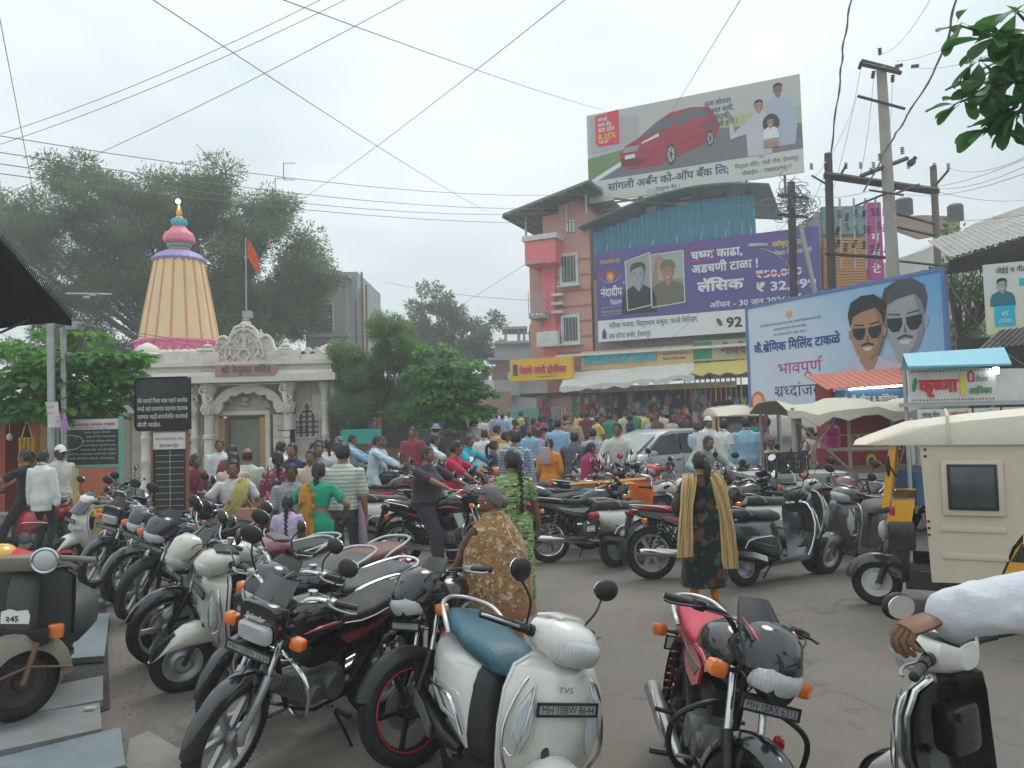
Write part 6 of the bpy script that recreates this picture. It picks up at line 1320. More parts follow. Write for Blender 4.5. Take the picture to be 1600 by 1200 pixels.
B.text('सांगली अर्बन को-ऑप बँक लि;',*fr(.10,.11),H_*.115,NV,sg,width=W_*.575,bold=.03);B.text('( शेड्युल्ड बँक )',*fr(.32,.03),H_*.055,NV,sg,width=W_*.13,bold=.01);B.text('विठ्ठल मंदिर, गांधी चौक, ईश्वरपूर',*fr(.705,.135),H_*.06,NV,sg,width=W_*.275,bold=.008);B.text('मोबाईल :- 7888009817',*fr(.735,.055),H_*.06,NV,sg,width=W_*.215,bold=.008);B.text('पत्ता :',*fr(.81,.205),H_*.04,NV,sg,width=W_*.03)
for k,cl_ in enumerate((CY,flatm('orange',(.8,.2,.02)),flatm('lg',(.3,.5,.3)))):B.line('emblem',[(W_*.045+.26*math.cos(a),H_*.12+.26*math.sin(a))for a in np.linspace(k*2.1,k*2.1+1.8,8)],.09,cl_,sg,.012)
B.ell('emblem',fr(.045,.12),(.12,.09),NV,sg,.014)
LB_=flatm('pale_blue',(.40,.46,.54));LV=flatm('lavender',(.55,.52,.58))
B.poly('person_print',[fr(*q)for q in((.86,.30),(.97,.30),(.985,.6),(.965,.76),(.91,.80),(.86,.74),(.845,.5))],LB_,sg,.016);fig(B,sg,W_*.905,H_*.84,H_*.105,SKD,HRP,LB_,off=.02,wide=.9)
B.poly('person_print',[fr(*q)for q in((.765,.24),(.87,.24),(.865,.60),(.82,.68),(.77,.62),(.71,.52),(.70,.66),(.685,.66),(.69,.45),(.76,.48))],LV,sg,.03);fig(B,sg,W_*.82,H_*.71,H_*.10,SKP,HRP,LV,off=.034,stache=False,wide=.75);B.ell('person_print',fr(.69,.69),(.10,.13),SKP,sg,.034)
B.ell('person_print',fr(.87,.55),(.36,.42),HRP,sg,.05);fig(B,sg,W_*.868,H_*.525,H_*.085,SKP,HRP,WH,off=.054,stache=False,wide=.8);B.poly('person_print',[fr(*q)for q in((.835,.30),(.90,.30),(.90,.36),(.835,.38))],SKP,sg,.07)
for i in range(6):b=MB();FW2.box(b,B.w*(i+.5)/6+(B.O-FW2.P).dot(FW2.U)-.05,B.w*(i+.5)/6+(B.O-FW2.P).dot(FW2.U)+.05,B.O.z-.9,B.O.z+B.h,-.3,-.12);obj('support_post',b,RUST,sg,smooth=False)
HW=Wall((atd(1170,560,21.5).x,21.5,0),(.454,-.891))
GRD=mat('hoarding_blue',(.42,.60,.80),.35,var=.0);t=GRD.node_tree;
cb,B=hoarding('billboard', 'blue white condolence hoarding with two smiling men in sunglasses',HW,((1170,484),(1473,421),(1480,640),(1173,642)),0,.06,mat('hoarding_white',(.56,.66,.78),.4,var=.06,scale=.6),fr=(flatm('frame_blue',(.12,.20,.42)),.08))
W_,H_=B.w,B.h;fr=lambda x,y:(W_*x,H_*y)
def gradient(key,c0,c1,p0_,p1_):
 m=mat(key,c0,.4,var=.02);t=m.node_tree;L=t.links;b=t.nodes['Principled BSDF'];g=t.nodes.new('ShaderNodeNewGeometry');vm=t.nodes.new('ShaderNodeVectorMath');vm.operation='DOT_PRODUCT';d=Vector(p1_)-Vector(p0_)
 s_=t.nodes.new('ShaderNodeVectorMath');s_.operation='SUBTRACT';L.new(g.outputs['Position'],s_.inputs[0]);s_.inputs[1].default_value=p0_;L.new(s_.outputs[0],vm.inputs[0]);vm.inputs[1].default_value=d/d.length_squared
 n=t.nodes.new('ShaderNodeTexNoise');n.inputs['Scale'].default_value=1.2;n.inputs['Detail'].default_value=4;L.new(g.outputs['Position'],n.inputs[0]);a=t.nodes.new('ShaderNodeMath');a.operation='MULTIPLY_ADD';L.new(n.outputs[0],a.inputs[0]);a.inputs[1].default_value=.5;L.new(vm.outputs['Value'],a.inputs[2]);r=t.nodes.new('ShaderNodeMapRange');r.inputs[1].default_value=.2;r.inputs[2].default_value=1.2;L.new(a.outputs[0],r.inputs[0])
 k=t.nodes.new('ShaderNodeMix');k.data_type='RGBA';L.new(r.outputs[0],k.inputs[0]);k.inputs[6].default_value=(*c0,1);k.inputs[7].default_value=(*c1,1);L.new(k.outputs[2],b.inputs[0]);return m
B.poly('printed_sky',[(0,0),(W_,0),(W_,H_),(0,H_)],gradient('printed_sky',(.60,.67,.76),(.08,.36,.66),B.pt(W_*.45,H_*.3),B.pt(W_*1.0,H_*1.15)),cb,.004)
fig(B,cb,W_*.84,H_*.50,H_*.47,SKG,HRG,flatm('grey_shirt',(.45,.46,.50)),glasses=True,off=.01,grey=True,wide=.72);fig(B,cb,W_*.675,H_*.48,H_*.42,SKP,HRP,flatm('pink_shirt',(.58,.50,.64)),glasses=True,off=.05,wide=1.05)
B.poly('portrait',[fr(.52,0),fr(.86,0),fr(.84,.18),fr(.74,.30),fr(.66,.12),fr(.62,.30),fr(.54,.18)],flatm('pink_shirt',(.58,.50,.64)),cb,.052)
for q,(x0,x1)in enumerate(((.60,.655),(.70,.655))):B.line('portrait',[fr(x0,.33),fr(x1,.16)],.03,flatm('fold',(.42,.34,.48)),cb,.085)
B.line('portrait',[fr(.655,.16),fr(.66,0)],.02,flatm('fold',(.42,.34,.48)),cb,.085)
B.text('कै.श्रेणिक मिलिंद टाकळे',*fr(.035,.565),H_*.115,flatm('deep_blue',(.03,.08,.28)),cb,width=W_*.50,bold=.035);MG=flatm('magenta',(.52,.02,.26));B.text('भावपूर्ण',*fr(.175,.345),H_*.15,MG,cb,width=W_*.26,bold=.0);B.text('श्रध्दांजली',*fr(.15,.14),H_*.15,flatm('violet',(.07,.05,.18)),cb,width=W_*.31,bold=.0)
for k,(t_,y,w_)in enumerate((('सर्व निमित्ताने येथे, तुमच्या मृत्यू झाला, आमचा विश्वासच बसत नाही',.80,.36),('आमच्यातून गेली तुमची आठवण येत राहील,',.75,.2),('पण आठवणी मनी या आहेत अमूल्य..!',.70,.2))):B.text(t_,*fr(.26-w_/2,y),H_*.03,NV,cb,width=W_*w_)
B.ell('flower_mark',fr(.26,.88),(.12,.10),flatm('peach',(.72,.40,.22)),cb,.01);B.ell('emblem',fr(.045,.10),(.26,.30),flatm('orange_badge',(.66,.16,.08)),cb,.01);B.ell('emblem',fr(.045,.10),(.18,.21),flatm('badge_in',(.75,.42,.25)),cb,.014)
for x in(.15,.5,.85):b=MB();u_=(B.O-HW.P).dot(HW.U)+W_*x;HW.box(b,u_-.04,u_+.04,0,B.O.z+H_+.05,-.16,-.08);obj('support_post',b,STEEL,cb,smooth=False)
# shops, signs and goods along the street front
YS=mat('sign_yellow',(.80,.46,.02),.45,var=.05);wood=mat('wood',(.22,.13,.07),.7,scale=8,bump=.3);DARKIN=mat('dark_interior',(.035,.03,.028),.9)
sh=thing('shop', 'open fancy goods shop under a torn white awning, hung with bags and toys', 'shop',FW.p(5,0))
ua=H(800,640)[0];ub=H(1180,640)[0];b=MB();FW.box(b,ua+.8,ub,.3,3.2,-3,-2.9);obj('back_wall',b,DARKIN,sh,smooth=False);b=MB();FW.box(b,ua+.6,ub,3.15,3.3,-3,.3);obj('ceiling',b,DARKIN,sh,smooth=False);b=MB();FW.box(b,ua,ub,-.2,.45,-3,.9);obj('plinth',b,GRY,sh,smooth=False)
for u in(1.4,4.2,7.2,10.0):b=MB();FW.box(b,u,u+.3,.4,3.2,-.3,0);obj('pillar',b,GRY if u>2 else mat('teal_paint',(.03,.30,.26),.6),sh,smooth=False)
rr=random.Random(21);COLS=[(.5,.05,.05),(.6,.45,.05),(.05,.2,.4),(.5,.5,.48),(.5,.12,.3),(.1,.35,.15),(.55,.2,.05),(.04,.04,.05),(.35,.2,.4),(.6,.3,.3)]
CN=('red', 'mustard', 'blue', 'white', 'pink', 'green', 'orange', 'black', 'mauve', 'salmon')
GM=[mat('goods_%d'%i,c,.5,var=.3,scale=30)for i,c in enumerate(COLS)]
bag=MB();bag.ball((0,0,-.2),(.13,.07,.17),8,6);bag.tube([(-.07,0,-.08),(-.04,0,.05),(.04,0,.05),(.07,0,-.08)],.008,4);BAGM=mesh('hanging_bag',bag,GM[0])
box_=MB();box_.rbox((0,0,-.15),(.22,.05,.28),.01);box_.tube([(0,0,-.02),(0,0,.06)],.006,4);BOXM=mesh('hanging_pack',box_,GM[0]);bl=MB();bl.ball((0,0,-.1),.1,8,6);bl.tube([(0,0,0),(0,0,.1)],.006,4);BALM=mesh('hanging_ball',bl,GM[0])
def goods(W,x0,x1,y0,y1,n,d,lb,grp,seed,scale=1.0):
 rr=random.Random(seed)
 for i in range(n):
  u,z=W.hit(rr.uniform(x0,x1),rr.uniform(y0,y1),d);k=rr.randrange(3);o=link(('hanging_bag', 'hanging_pack', 'hanging_ball')[k],(BAGM,BOXM,BALM)[k]);o.location=W.p(u,z,d+rr.uniform(-.3,.2));s=scale*rr.uniform(.7,1.3);o.scale=(s,s,s*rr.uniform(.9,1.6));o.rotation_euler.z=rr.uniform(-.5,.5)
  setmats(o,[GM[rr.randrange(len(GM))]]);c_=int(o.material_slots[0].material.name.split('_')[1]);tag(o,CN[c_]+' '+('bag', 'pack', 'ball')[k]+' '+lb, 'goods',grp)
goods(FW,905,1000,615,662,60,.3, 'hanging under the torn white awning', 'goods hung in the fancy shop',1);goods(FW,1000,1060,612,660,34,.3, 'hanging under the torn white awning', 'goods hung in the fancy shop',2)
goods(FW,1065,1165,612,645,30,1.0, 'hanging under the yellow tarpaulin', 'goods hung under the yellow tarpaulin',3)
for i in range(12):u,z=H(1070+8*i,600,1.1);b=MB();b.cyl(FW.p(u,z+.35,1.1),FW.p(u,z-.75,1.1),.03,n=6);c_=(0,4,1,5,2,0,1,4,6,5,0,1)[i];tag(obj('hanging_garland',b,GM[c_]), 'long thin '+CN[c_]+' string hanging from the yellow tarpaulin edge', 'garland', 'strings hung under the yellow tarpaulin')
for i in range(26):
 u,z=H(900+8.3*i,664,.9);b=MB();s=.2*rr.uniform(.7,1.3);b.rbox(FW.p(u,.55+.2*(i%3),1.1-.3*(i%3)),(.3,.25,s*1.6),.02);c_=rr.randrange(10);tag(obj('carton',b,GM[c_]),CN[c_]+' carton piled on the shop plinth behind the crowd', 'carton', 'cartons on the shop plinth')
def tarp(name,lb,W,x0,x1,yt0,yt1,yb0,yb1,d0,d1,m,seed,n=26,ragged=.12,fringe=.25):
 rr=random.Random(seed);g=[];ut0,zt0=W.hit(x0,yt0,d0);ut1,zt1=W.hit(x1,yt1,d0);ub0,zb0=W.hit(x0-8,yb0,d1);ub1,zb1=W.hit(x1,yb1,d1)
 for k in range(7):
  t=k/6;row=[]
  for i in range(n+1):
   s=i/n;u=(ut0+(ut1-ut0)*s)*(1-t)+(ub0+(ub1-ub0)*s)*t;z=(zt0+(zt1-zt0)*s)*(1-t)+(zb0+(zb1-zb0)*s)*t;row.append(W.p(u,z-.10*math.sin(PI*t)+.05*math.sin(s*23)*t+rr.uniform(-.02,.02),d0+(d1-d0)*t))
  g.append(row)
 g.append([p+Vector((0,0,-fringe*rr.uniform(.4,1.3)))for p in g[-1]]);b=MB();b.slab(g,W.N*-.012);o=obj(name,b,m);tag(o,lb, 'awning');return o
TW_=mat('torn_white_sheet',(.68,.67,.62),.6,var=.15,scale=3,bump=.4,dirt=.4,dcol=(.35,.32,.27));tarp('awning', 'long torn white plastic awning over the fancy goods shop',FW,882,1085,582,566,606,586,.2,2.6,TW_,4)
tarp('awning', 'pale yellow tarpaulin awning right of the torn white one',FW,1083,1180,568,560,585,582,.2,2.4,mat('yellow_tarp',(.62,.50,.14),.6,var=.12,scale=2),5,fringe=.05)
s1,B=hoarding('shop_sign', 'orange yellow box sign with pink lettering at the corner shop',FW,((797,566),(893,553),(893,590),(797,598)),1.2,.35,YS);B.text('नेवारे जंगो झेरॉक्स',B.w*.16,B.h*.32,B.h*.42,flatm('sign_pink',(.55,.02,.14)),s1,width=B.w*.76,bold=.035,depth=.05,off=.06);B.poly('picture',[(B.w*.05,B.h*.25),(B.w*.13,B.h*.25),(B.w*.13,B.h*.78),(B.w*.05,B.h*.78)],NV,s1,.01);B.line('underline',[(B.w*.45,B.h*.15),(B.w*.75,B.h*.17)],.03,NV,s1)
s2,B=hoarding('shop_sign', 'pale orange sign board with raised turquoise lettering above the torn awning',FW,((908,552),(1083,536),(1083,566),(908,582)),.25,.1,mat('sign_peach',(.62,.42,.20),.5,var=.12,scale=.6));B.text('सिध्दीविनायक सिझनल',B.w*.03,B.h*.30,B.h*.62,flatm('turquoise',(.04,.40,.52)),s2,width=B.w*.66,bold=.05,depth=.08,off=.1);B.text('सजावटीचे सर्व प्रकारचे व',B.w*.73,B.h*.55,B.h*.16,NV,s2,width=B.w*.25,bold=.01);B.text('शिवराज साहित्य मिळेल',B.w*.74,B.h*.3,B.h*.16,NV,s2,width=B.w*.2,bold=.01)
s3,B=hoarding('shop_sign', 'green and cream sign board partly hidden by the condolence hoarding',FW,((1083,536),(1190,524),(1190,558),(1083,566)),.25,.1,mat('sign_olive',(.42,.42,.26),.5,var=.1));B.text('नेवरे',B.w*.42,B.h*.3,B.h*.6,flatm('wine',(.25,.06,.12)),s3,width=B.w*.36,bold=.05,depth=.08,off=.1);B.poly('green_leaf_print',[(0,B.h*.1),(B.w*.28,B.h*.1),(B.w*.28,B.h*.95),(0,B.h*.95)],flatm('bamboo',(.03,.26,.12)),s3,.006)
b=MB();FW.pbox(b,868,545,1180,549,.2,.5);tag(obj('gutter_pipe',b,WFR,smooth=False), 'white pipe running along the top of the shop signs', 'pipe')
s4,B=hoarding('shop_sign', 'narrow advertisement strip with orange edge under the torn awning',FW,((905,611),(1150,590),(1150,600),(905,619)),1.3,.06,mat('strip',(.55,.42,.22),.5,var=.4,scale=4));
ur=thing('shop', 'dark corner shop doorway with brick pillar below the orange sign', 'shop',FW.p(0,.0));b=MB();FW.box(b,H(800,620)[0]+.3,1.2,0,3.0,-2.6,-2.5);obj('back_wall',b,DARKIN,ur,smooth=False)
BR=mat('red_brick',(.26,.11,.07),.9,var=.25,scale=9)
for i in range(11):
 for j in range(2):b=MB();u,z=H(838,612,.6);FW.box(b,u+.26*j,u+.26*j+.24,1.2+i*.18,1.36+i*.18,.3,.6);obj('brick',b,BR,ur,smooth=False)
for k in range(5):b=MB();u,_=H(862+5*k,640,.5);FW.box(b,u,u+.05,.3,2.6,.4,.5);obj('grille_bar',b,WFR,ur,smooth=False)
def wallthing(name,lb,cat,depth,rect,m,th=.3,U=(1,0)):
 x0,y0,x1,y1=rect;W=Wall((atd(x0,650,depth).x,depth,0),U);b=MB();W.pbox(b,x0,y0,x1,y1,-th,0);o=obj(name,b,m,smooth=False);tag(o,lb,cat);return W,o
TEAL=mat('faded_teal_sheet',(.16,.38,.33),.6,var=.12,dirt=.35);W,o=wallthing('fence', 'faded teal metal fence left of the corner shop', 'fence',37,(792,638,868,690),TEAL,.05)
for i in range(15):b=MB();W.pbox(b,792+5*i,640,792+5*i+4.2,690,.01,.05);obj('fence_sheet',b,TEAL,o,smooth=False)
W,o=wallthing('wall', 'salmon painted compound wall with an orange patch beside the crowd', 'wall',39,(752,612,800,700),mat('salmon_wall',(.40,.26,.20),.85,dirt=.3),.4);b=MB();W.pbox(b,758,636,775,658,0,.02);obj('paint_patch',b,mat('orange_patch',(.55,.17,.07),.8),o,smooth=False)
def block(lb,depth,parts,cat='building',name='building'):
 p=atd(parts[0][0],660,depth);root=thing(name,lb,cat,(p.x,depth,0));W=Wall((p.x,depth,0),(1,0))
 for(x0,y0,x1,y1,d0,d1,m,nm)in parts:b=MB();W.pbox(b,x0,y0,x1,y1,d0,d1);obj(nm,b,m,root,smooth=False)
 return root,W
BRW=mat('brick_wall',(.27,.17,.13),.9,var=.2,scale=3);CRM=mat('cream_wall',(.48,.42,.33),.85,var=.08,dirt=.4)
r1,W=block('unfinished grey concrete building with bare roof columns left of the salmon block',56,[(775,534,860,700,-6,0,GRY, 'wall'),(772,532,862,536,-6,.4,GRY, 'slab'),(788,514,792,534,-.5,0,GRY, 'roof_column'),(808,512,813,534,-.5,0,GRY, 'roof_column'),(817,510,821,534,-.5,0,GRY, 'roof_column'),(784,510,824,514,-3,.4,GRY, 'roof_slab'),(828,506,846,534,-4,.1,mat('peach_wall',(.45,.30,.22),.8), 'stair_room'),(762,558,830,562,-3,.8,GRY, 'slab'),(768,572,800,594,.02,.1,BRW, 'brick_panel'),(793,582,799,593,.1,.15,WFR, 'window'),(756,594,812,618,-2,1.0,GRY, 'lower_wall'),(756,594,772,614,1.0,1.1,WFR, 'notice')])
for i in range(9):b=MB();W.pbox(b,800,520+0*i,828,522,-.2,-.1)if i==0 else W.box(b,i*.9,i*.9+.8,5.0,5.02,.4,.5);obj('slab_edge',b,GRY,r1,smooth=False)
r2,W=block('grey concrete block with louvred window rising right of the big tree',47,[(478,432,543,640,-8,0,GRY, 'wall'),(476,430,545,434,-8,.3,GRY, 'parapet'),(520,425,560,640,-9,-.6,mat('blue_grey_wall',(.33,.36,.38),.8,var=.1), 'wall'),(483,474,521,519,0,.12,WFR, 'window_frame'),(478,521,545,526,0,.6,GRY, 'sunshade'),(540,452,570,640,-7,-1,GRY, 'stair_shaft')])
for i in range(13):b=MB();W.pbox(b,485,476+3.3*i,519,478.2+3.3*i,.12,.2);obj('louvre',b,GLD,r2,smooth=False)
for i,(x,y0)in enumerate(((556,470),(565,425),(572,445))):b=MB();a=atd(x,y0,46);b.cyl((a.x,a.y,0),a,.06,n=6);obj('scaffold_pole',b,wood,r2)
r3,W=block('low brown building at the far end of the lane',66,[(545,590,760,700,-6,0,mat('brown_wall',(.24,.20,.17),.9), 'wall'),(545,586,760,591,-6,.5,GRY, 'roof')])
r4,W=block('cream building with beige shutters left of the temple',27.5,[(96,600,226,800,-3,0,CRM, 'wall'),(176,634,222,646,0,1.0,STEEL, 'shade'),(206,648,222,770,0,.25,CRM, 'pier'),(165,648,172,770,0,.25,CRM, 'pier')])
shutter(W,r4,W.hit(174,700)[0],W.hit(205,700)[0],0,W.hit(190,650)[1],.02,mat('beige_shutter',(.38,.33,.24),.6,dirt=.3),.13)
r5,W=block('yellow plastered wall with a shutter at right end of the temple',27.5,[(516,628,575,760,-3,0,CRM, 'wall'),(515,622,600,636,-2,1.0,GRY, 'sunshade')]);shutter(W,r5,W.hit(519,700)[0],W.hit(537,700)[0],0,W.hit(528,644)[1],.02,mat('orange_shutter',(.42,.26,.14),.6,dirt=.3),.13)
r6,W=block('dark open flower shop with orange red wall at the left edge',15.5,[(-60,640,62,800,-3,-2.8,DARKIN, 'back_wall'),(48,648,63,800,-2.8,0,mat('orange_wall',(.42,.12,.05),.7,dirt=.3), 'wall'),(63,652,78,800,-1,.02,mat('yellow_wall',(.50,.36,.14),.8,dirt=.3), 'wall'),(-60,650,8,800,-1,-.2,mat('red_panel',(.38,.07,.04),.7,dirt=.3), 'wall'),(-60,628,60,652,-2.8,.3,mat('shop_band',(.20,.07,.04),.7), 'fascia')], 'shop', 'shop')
r7,W7=block('pale posters pasted above the flower shop',15.1,[(-10,630,24,652,-.05,0,mat('poster_teal',(.10,.38,.34),.6,var=.4,scale=5), 'poster'),(24,632,34,654,-.05,0,mat('poster_yellow',(.5,.42,.12),.6,var=.3), 'poster')], 'poster', 'poster')
p=atd(42,690,15);gl=thing('flower_garland', 'bunch of yellow and orange marigold garlands hanging in the flower shop', 'garland',p);MRG=[mat('marigold_y',(.75,.42,.01),.7,var=.3,scale=40),mat('marigold_o',(.72,.22,.01),.7,var=.3,scale=40)];rr=random.Random(3)
for k in range(7):
 b=MB();x=-.12+.04*k
 for j in range(11):b.ball(p+Vector((x+rr.uniform(-.01,.01),.06*(k%2),.05-.055*j)),.035,7,5)
 obj('marigold_string',b,MRG[k%2 if k!=3 else 0],gl)
b=MB();b.tube([p+Vector((-.1,0,.08)),p+Vector((0,0,.45)),p+Vector((.1,0,.08))],.012,5);obj('string',b,WFR,gl)
q=atd(15,683,15.2);b=MB();b.ball(q,(.055,.055,.075),10,8);b.cyl(q,q+Vector((0,0,.3)),.006,n=4);tag(obj('light_bulb',b,WFR), 'white bulb hanging in the flower shop doorway', 'bulb')
r8,W=block('building with orange slatted screen and teal glass behind the transformer poles',33,[(1282,330,1360,520,-4,0,GRY, 'wall'),(1285,322,1362,366,0,.2,mat('teal_glass',(.12,.22,.22),.2,var=.3,scale=2), 'glazing'),(1284,452,1362,520,0,.2,mat('pale_panel',(.42,.46,.42),.5,var=.15), 'panel')])
for i in range(18):b=MB();W.pbox(b,1287,372+4.4*i,1358,375.4+4.4*i,.1,.3);obj('slat',b,mat('orange_slat',(.50,.24,.07),.6),r8,smooth=False)
s5,B=hoarding('shop_sign', 'tall magenta vertical sign with white letters behind the tall pole',Wall((atd(1357,400,30).x,30,0),(1,0)),((1357,316),(1379,316),(1379,436),(1357,436)),0,.3,mat('magenta_sign',(.42,.02,.24),.4))
for t_,y in(('म',.50),('हा',.30),('टे',.08)):B.text(t_,B.w*.22,B.h*y,B.w*.75,WH,s5,width=B.w*.55,bold=.03)
WHB=mat('whitewash',(.58,.56,.52),.8,var=.06,scale=.8,dirt=.35);x0=1375
p=atd(1480,600,42);r9=thing('building', 'big whitewashed building with sloping parapet and two black water tanks', 'building',(p.x,42,0));W=Wall((p.x,42,0),(1,0))
for nm,pts,d0,d1,m in(('wall',((1376,440),(1376,412),(1440,392),(1522,352),(1640,322),(1640,600),(1376,600)),-4,0,WHB),('rear_wall',((1500,362),(1520,350),(1640,308),(1640,400),(1500,400)),-8,-5,WHB),('brick_parapet',((1395,356),(1395,340),(1440,336),(1500,338),(1500,362),(1440,372)),-3,-2.6,BRW),('lower_wall',((1480,560),(1480,455),(1560,455),(1560,560)),.2,1.2,GRY),('ledge',((1478,492),(1560,492),(1560,500),(1478,500)),1.2,2.0,CRM),('ledge',((1478,520),(1560,520),(1560,527),(1478,527)),1.2,2.0,CRM)):b=MB();W.quad(b,pts,d0,d1);obj(nm,b,m,r9,smooth=False)
for x0,x1,y0,y1,lb in((1400,1426,309,336, 'black ribbed water tank nearer the tall pole'),(1482,1505,318,345, 'black ribbed water tank farther right on the white building')):
 a=atd((x0+x1)/2,y1,40);z1=atd(x0,y0,40).z;r_=(x1-x0)/2*40/1200;hh=z1-a.z;b=MB();b.lathe([(0,0),(r_,0)]+[(r_*(1+.02*(i%2)),hh*(.05+.07*i))for i in range(12)]+[(r_*.8,hh*.93),(r_*.3,hh),(0,hh)],20,(a.x,40,a.z));tag(obj('water_tank',b,mat('tank_black',(.03,.035,.04),.5)),lb, 'water tank', 'rooftop water tanks')
p=atd(1560,600,14.5);r10=thing('shop', 'shop with corrugated roof edge and portrait board at the right edge', 'shop',(p.x,14.5,0));W=Wall((atd(1535,500,14.5).x,14.5,0),(.9,-.43))
b=MB();a=atd(1484,402,15.5);corr(b,a,(.9,-.43,.22),(.35,.9,.32),4.2,3,.11,.018);obj('roof',b,mat('roof_sheet_pale',(.36,.35,.32),.6,.2,.2,3,dirt=.6),r10)
b=MB();a2=atd(1484,404,15.5);g=[[a2+Vector((0,0,-.03)),a2+Vector((.9,-.43,.22)).normalized()*4.2+Vector((0,0,-.03))],[a2+Vector((.0,.1,-.3)),a2+Vector((.9,-.43,.1)).normalized()*4.2+Vector((0,.1,-.45))]];b.slab(g,(0,.05,0));obj('fascia',b,DARKIN,r10,smooth=False)
b=MB();W.pbox(b,1500,525,1660,700,-1.2,-1.0);obj('back_wall',b,DARKIN,r10,smooth=False);b=MB();a=atd(1530,545,14.3);corr(b,a,(.9,-.43,.05),(.2,-.4,.35),3,.5,.1,.02);obj('awning_sheet',b,STEEL,r10)
s6,B=hoarding('shop_sign', 'white and yellow coaching class board with a boy portrait at the right edge',W,((1536,420),(1640,398),(1640,512),(1542,527)),.1,.05,gradient('board_cream',(.62,.60,.34),(.60,.62,.58),atd(1560,530,14.3),atd(1560,440,14.3)))
B.text('जेईई व नीट साठी',B.w*.2,B.h*.86,B.h*.1,INK,s6,width=B.w*.7,bold=.01);fig(B,s6,B.w*.28,B.h*.63,B.h*.15,flatm('teal_skin',(.30,.42,.40)),HRP,flatm('teal_shirt',(.03,.16,.20)),glasses=False,stache=False,off=.01,wide=.9);B.poly('blue_tag',[(B.w*.14,B.h*.10),(B.w*.46,B.h*.10),(B.w*.46,B.h*.42),(B.w*.14,B.h*.42)],flatm('cyan_tag',(.02,.42,.62)),s6,.01);B.text('IIT',B.w*.25,B.h*.25,B.h*.08,WH,s6,off=.02,bold=.02);B.text('(प्रवेश)',B.w*.2,B.h*.15,B.h*.08,WH,s6,width=B.w*.2,off=.02);B.poly('blue_tag',[(B.w*.55,B.h*.66),(B.w*.9,B.h*.66),(B.w*.9,B.h*.76),(B.w*.55,B.h*.76)],flatm('cyan_tag',(.02,.42,.62)),s6,.01)
# poles and wires
PSC=mat('pole_concrete',(.36,.33,.28),.85,var=.12,scale=3,bump=.3,dirt=.4);IRON=mat('pole_iron',(.06,.055,.055),.7,.3,.3,6,dirt=.5,dcol=(.16,.09,.06));CERA=mat('ceramic',(.06,.035,.03),.25)
def insulator(b,p,d=(0,0,1),s=1):
 d=Vector(d).normalized();p=Vector(p)
 for k in range(4):b.cyl(p+d*.05*k*s,p+d*(.05*k+.02)*s,.055*s,.03*s,n=8)
 return b
PD=21.0
def PP(x,y,d=PD):return atd(x,y,d)
def ladder_pole(lb,x,y0,x2,y2,d,r,m,name='utility_pole',square=False):
 a=atd(x,y0,d);c=atd(x2,y2,d);dirv=(c-a);k=(a.z-0)/-dirv.z if dirv.z<0 else 1;base=Vector((a.x+dirv.x/dirv.z*(0-a.z),d,gz(a.x,d)));root=thing(name,lb, 'pole',base);b=MB()
 if square:
  b.tube([base,a],[r*1.35,r*.85],4);b.tube([base,a],[r*.6,r*.4],4)
 else:b.tube([base,a],[r*1.2,r],10)
 obj('shaft',b,m,root,smooth=not square);return root,a
tp_,a=ladder_pole('tallest concrete electric pole carrying crossarms above the condolence hoarding',1377,106,1403,560,PD,.17,PSC,square=True)
def arm(root,x0,y0,x1,y1,d0,d1,r=.05,m=IRON,nm='crossarm'):b=MB();p,q=atd(x0,y0,d0),atd(x1,y1,d1);b.tube([p,q],r,4);obj(nm,b,m,root,smooth=False);return p,q
arm(tp_,1346,100,1408,114,PD-.2,PD-.2,.07);arm(tp_,1346,95,1404,110,PD+.25,PD+.25,.07);arm(tp_,1340,150,1414,170,PD-.2,PD-.2,.045);arm(tp_,1345,275,1418,247,PD-.3,PD+.3,.06);arm(tp_,1358,297,1412,305,PD-.3,PD-.3,.03);arm(tp_,1336,322,1400,296,PD-.3,PD,.03);arm(tp_,1398,303,1436,288,PD-.3,PD,.03)
for x,y,dx,dy in((1375,85,0,1),(1346,98,-.4,-1),(1365,112,-.2,-1),(1395,118,-.1,-1),(1400,104,1,.2),(1425,104,1,.1),(1424,253,.2,.2),(1410,240,0,1),(1362,272,0,1),(1375,250,0,1)):b=MB();insulator(b,atd(x,y,PD-.2),(dx,0,dy),1.1);obj('insulator',b,CERA,tp_)
b=MB();q=atd(1424,254,PD-.3);b.lathe([(0,-.1),(.09,-.08),(.1,.05),(.05,.12),(0,.12)],12,q, 'y');obj('siren',b,IRON,tp_)
l1,a=ladder_pole('black iron pole left of the tallest electric pole',1294,240,1300,455,PD+.6,.11,IRON);l2,a=ladder_pole('rusty iron pole right of the tallest electric pole',1458,260,1466,420,PD+.6,.09,mat('pole_rust',(.20,.15,.12),.8,dirt=.5))
tr=thing('transformer_frame', 'heavy iron channel frame with insulators spanning three electric poles', 'frame',atd(1380,290,PD+.3))
for k in range(2):arm(tr,1288,272+3*k,1466,298+3*k,PD+.3+.4*k,PD+.3+.4*k,.09)
arm(tr,1290,396,1392,403,PD+.5,PD+.5,.05);arm(tr,1402,355,1460,368,PD+.5,PD+.5,.04);arm(tr,1402,334,1460,350,PD+.5,PD+.5,.04);arm(tr,1405,408,1480,416,PD+.5,PD+.5,.035);arm(tr,1268,274,1290,287,PD+.3,PD+.3,.03);arm(tr,1310,280,1322,258,PD+.3,PD+.3,.035);arm(tr,1458,294,1482,266,PD+.3,PD+.3,.035)
rr=random.Random(8)
for x in range(1300,1385,12):
 for y in(330,352,380):b=MB();insulator(b,atd(x+rr.uniform(-3,3),y+rr.uniform(-5,5),PD+.6),(rr.uniform(-.4,.4),0,-1),1.2);obj('insulator',b,CERA,tr)
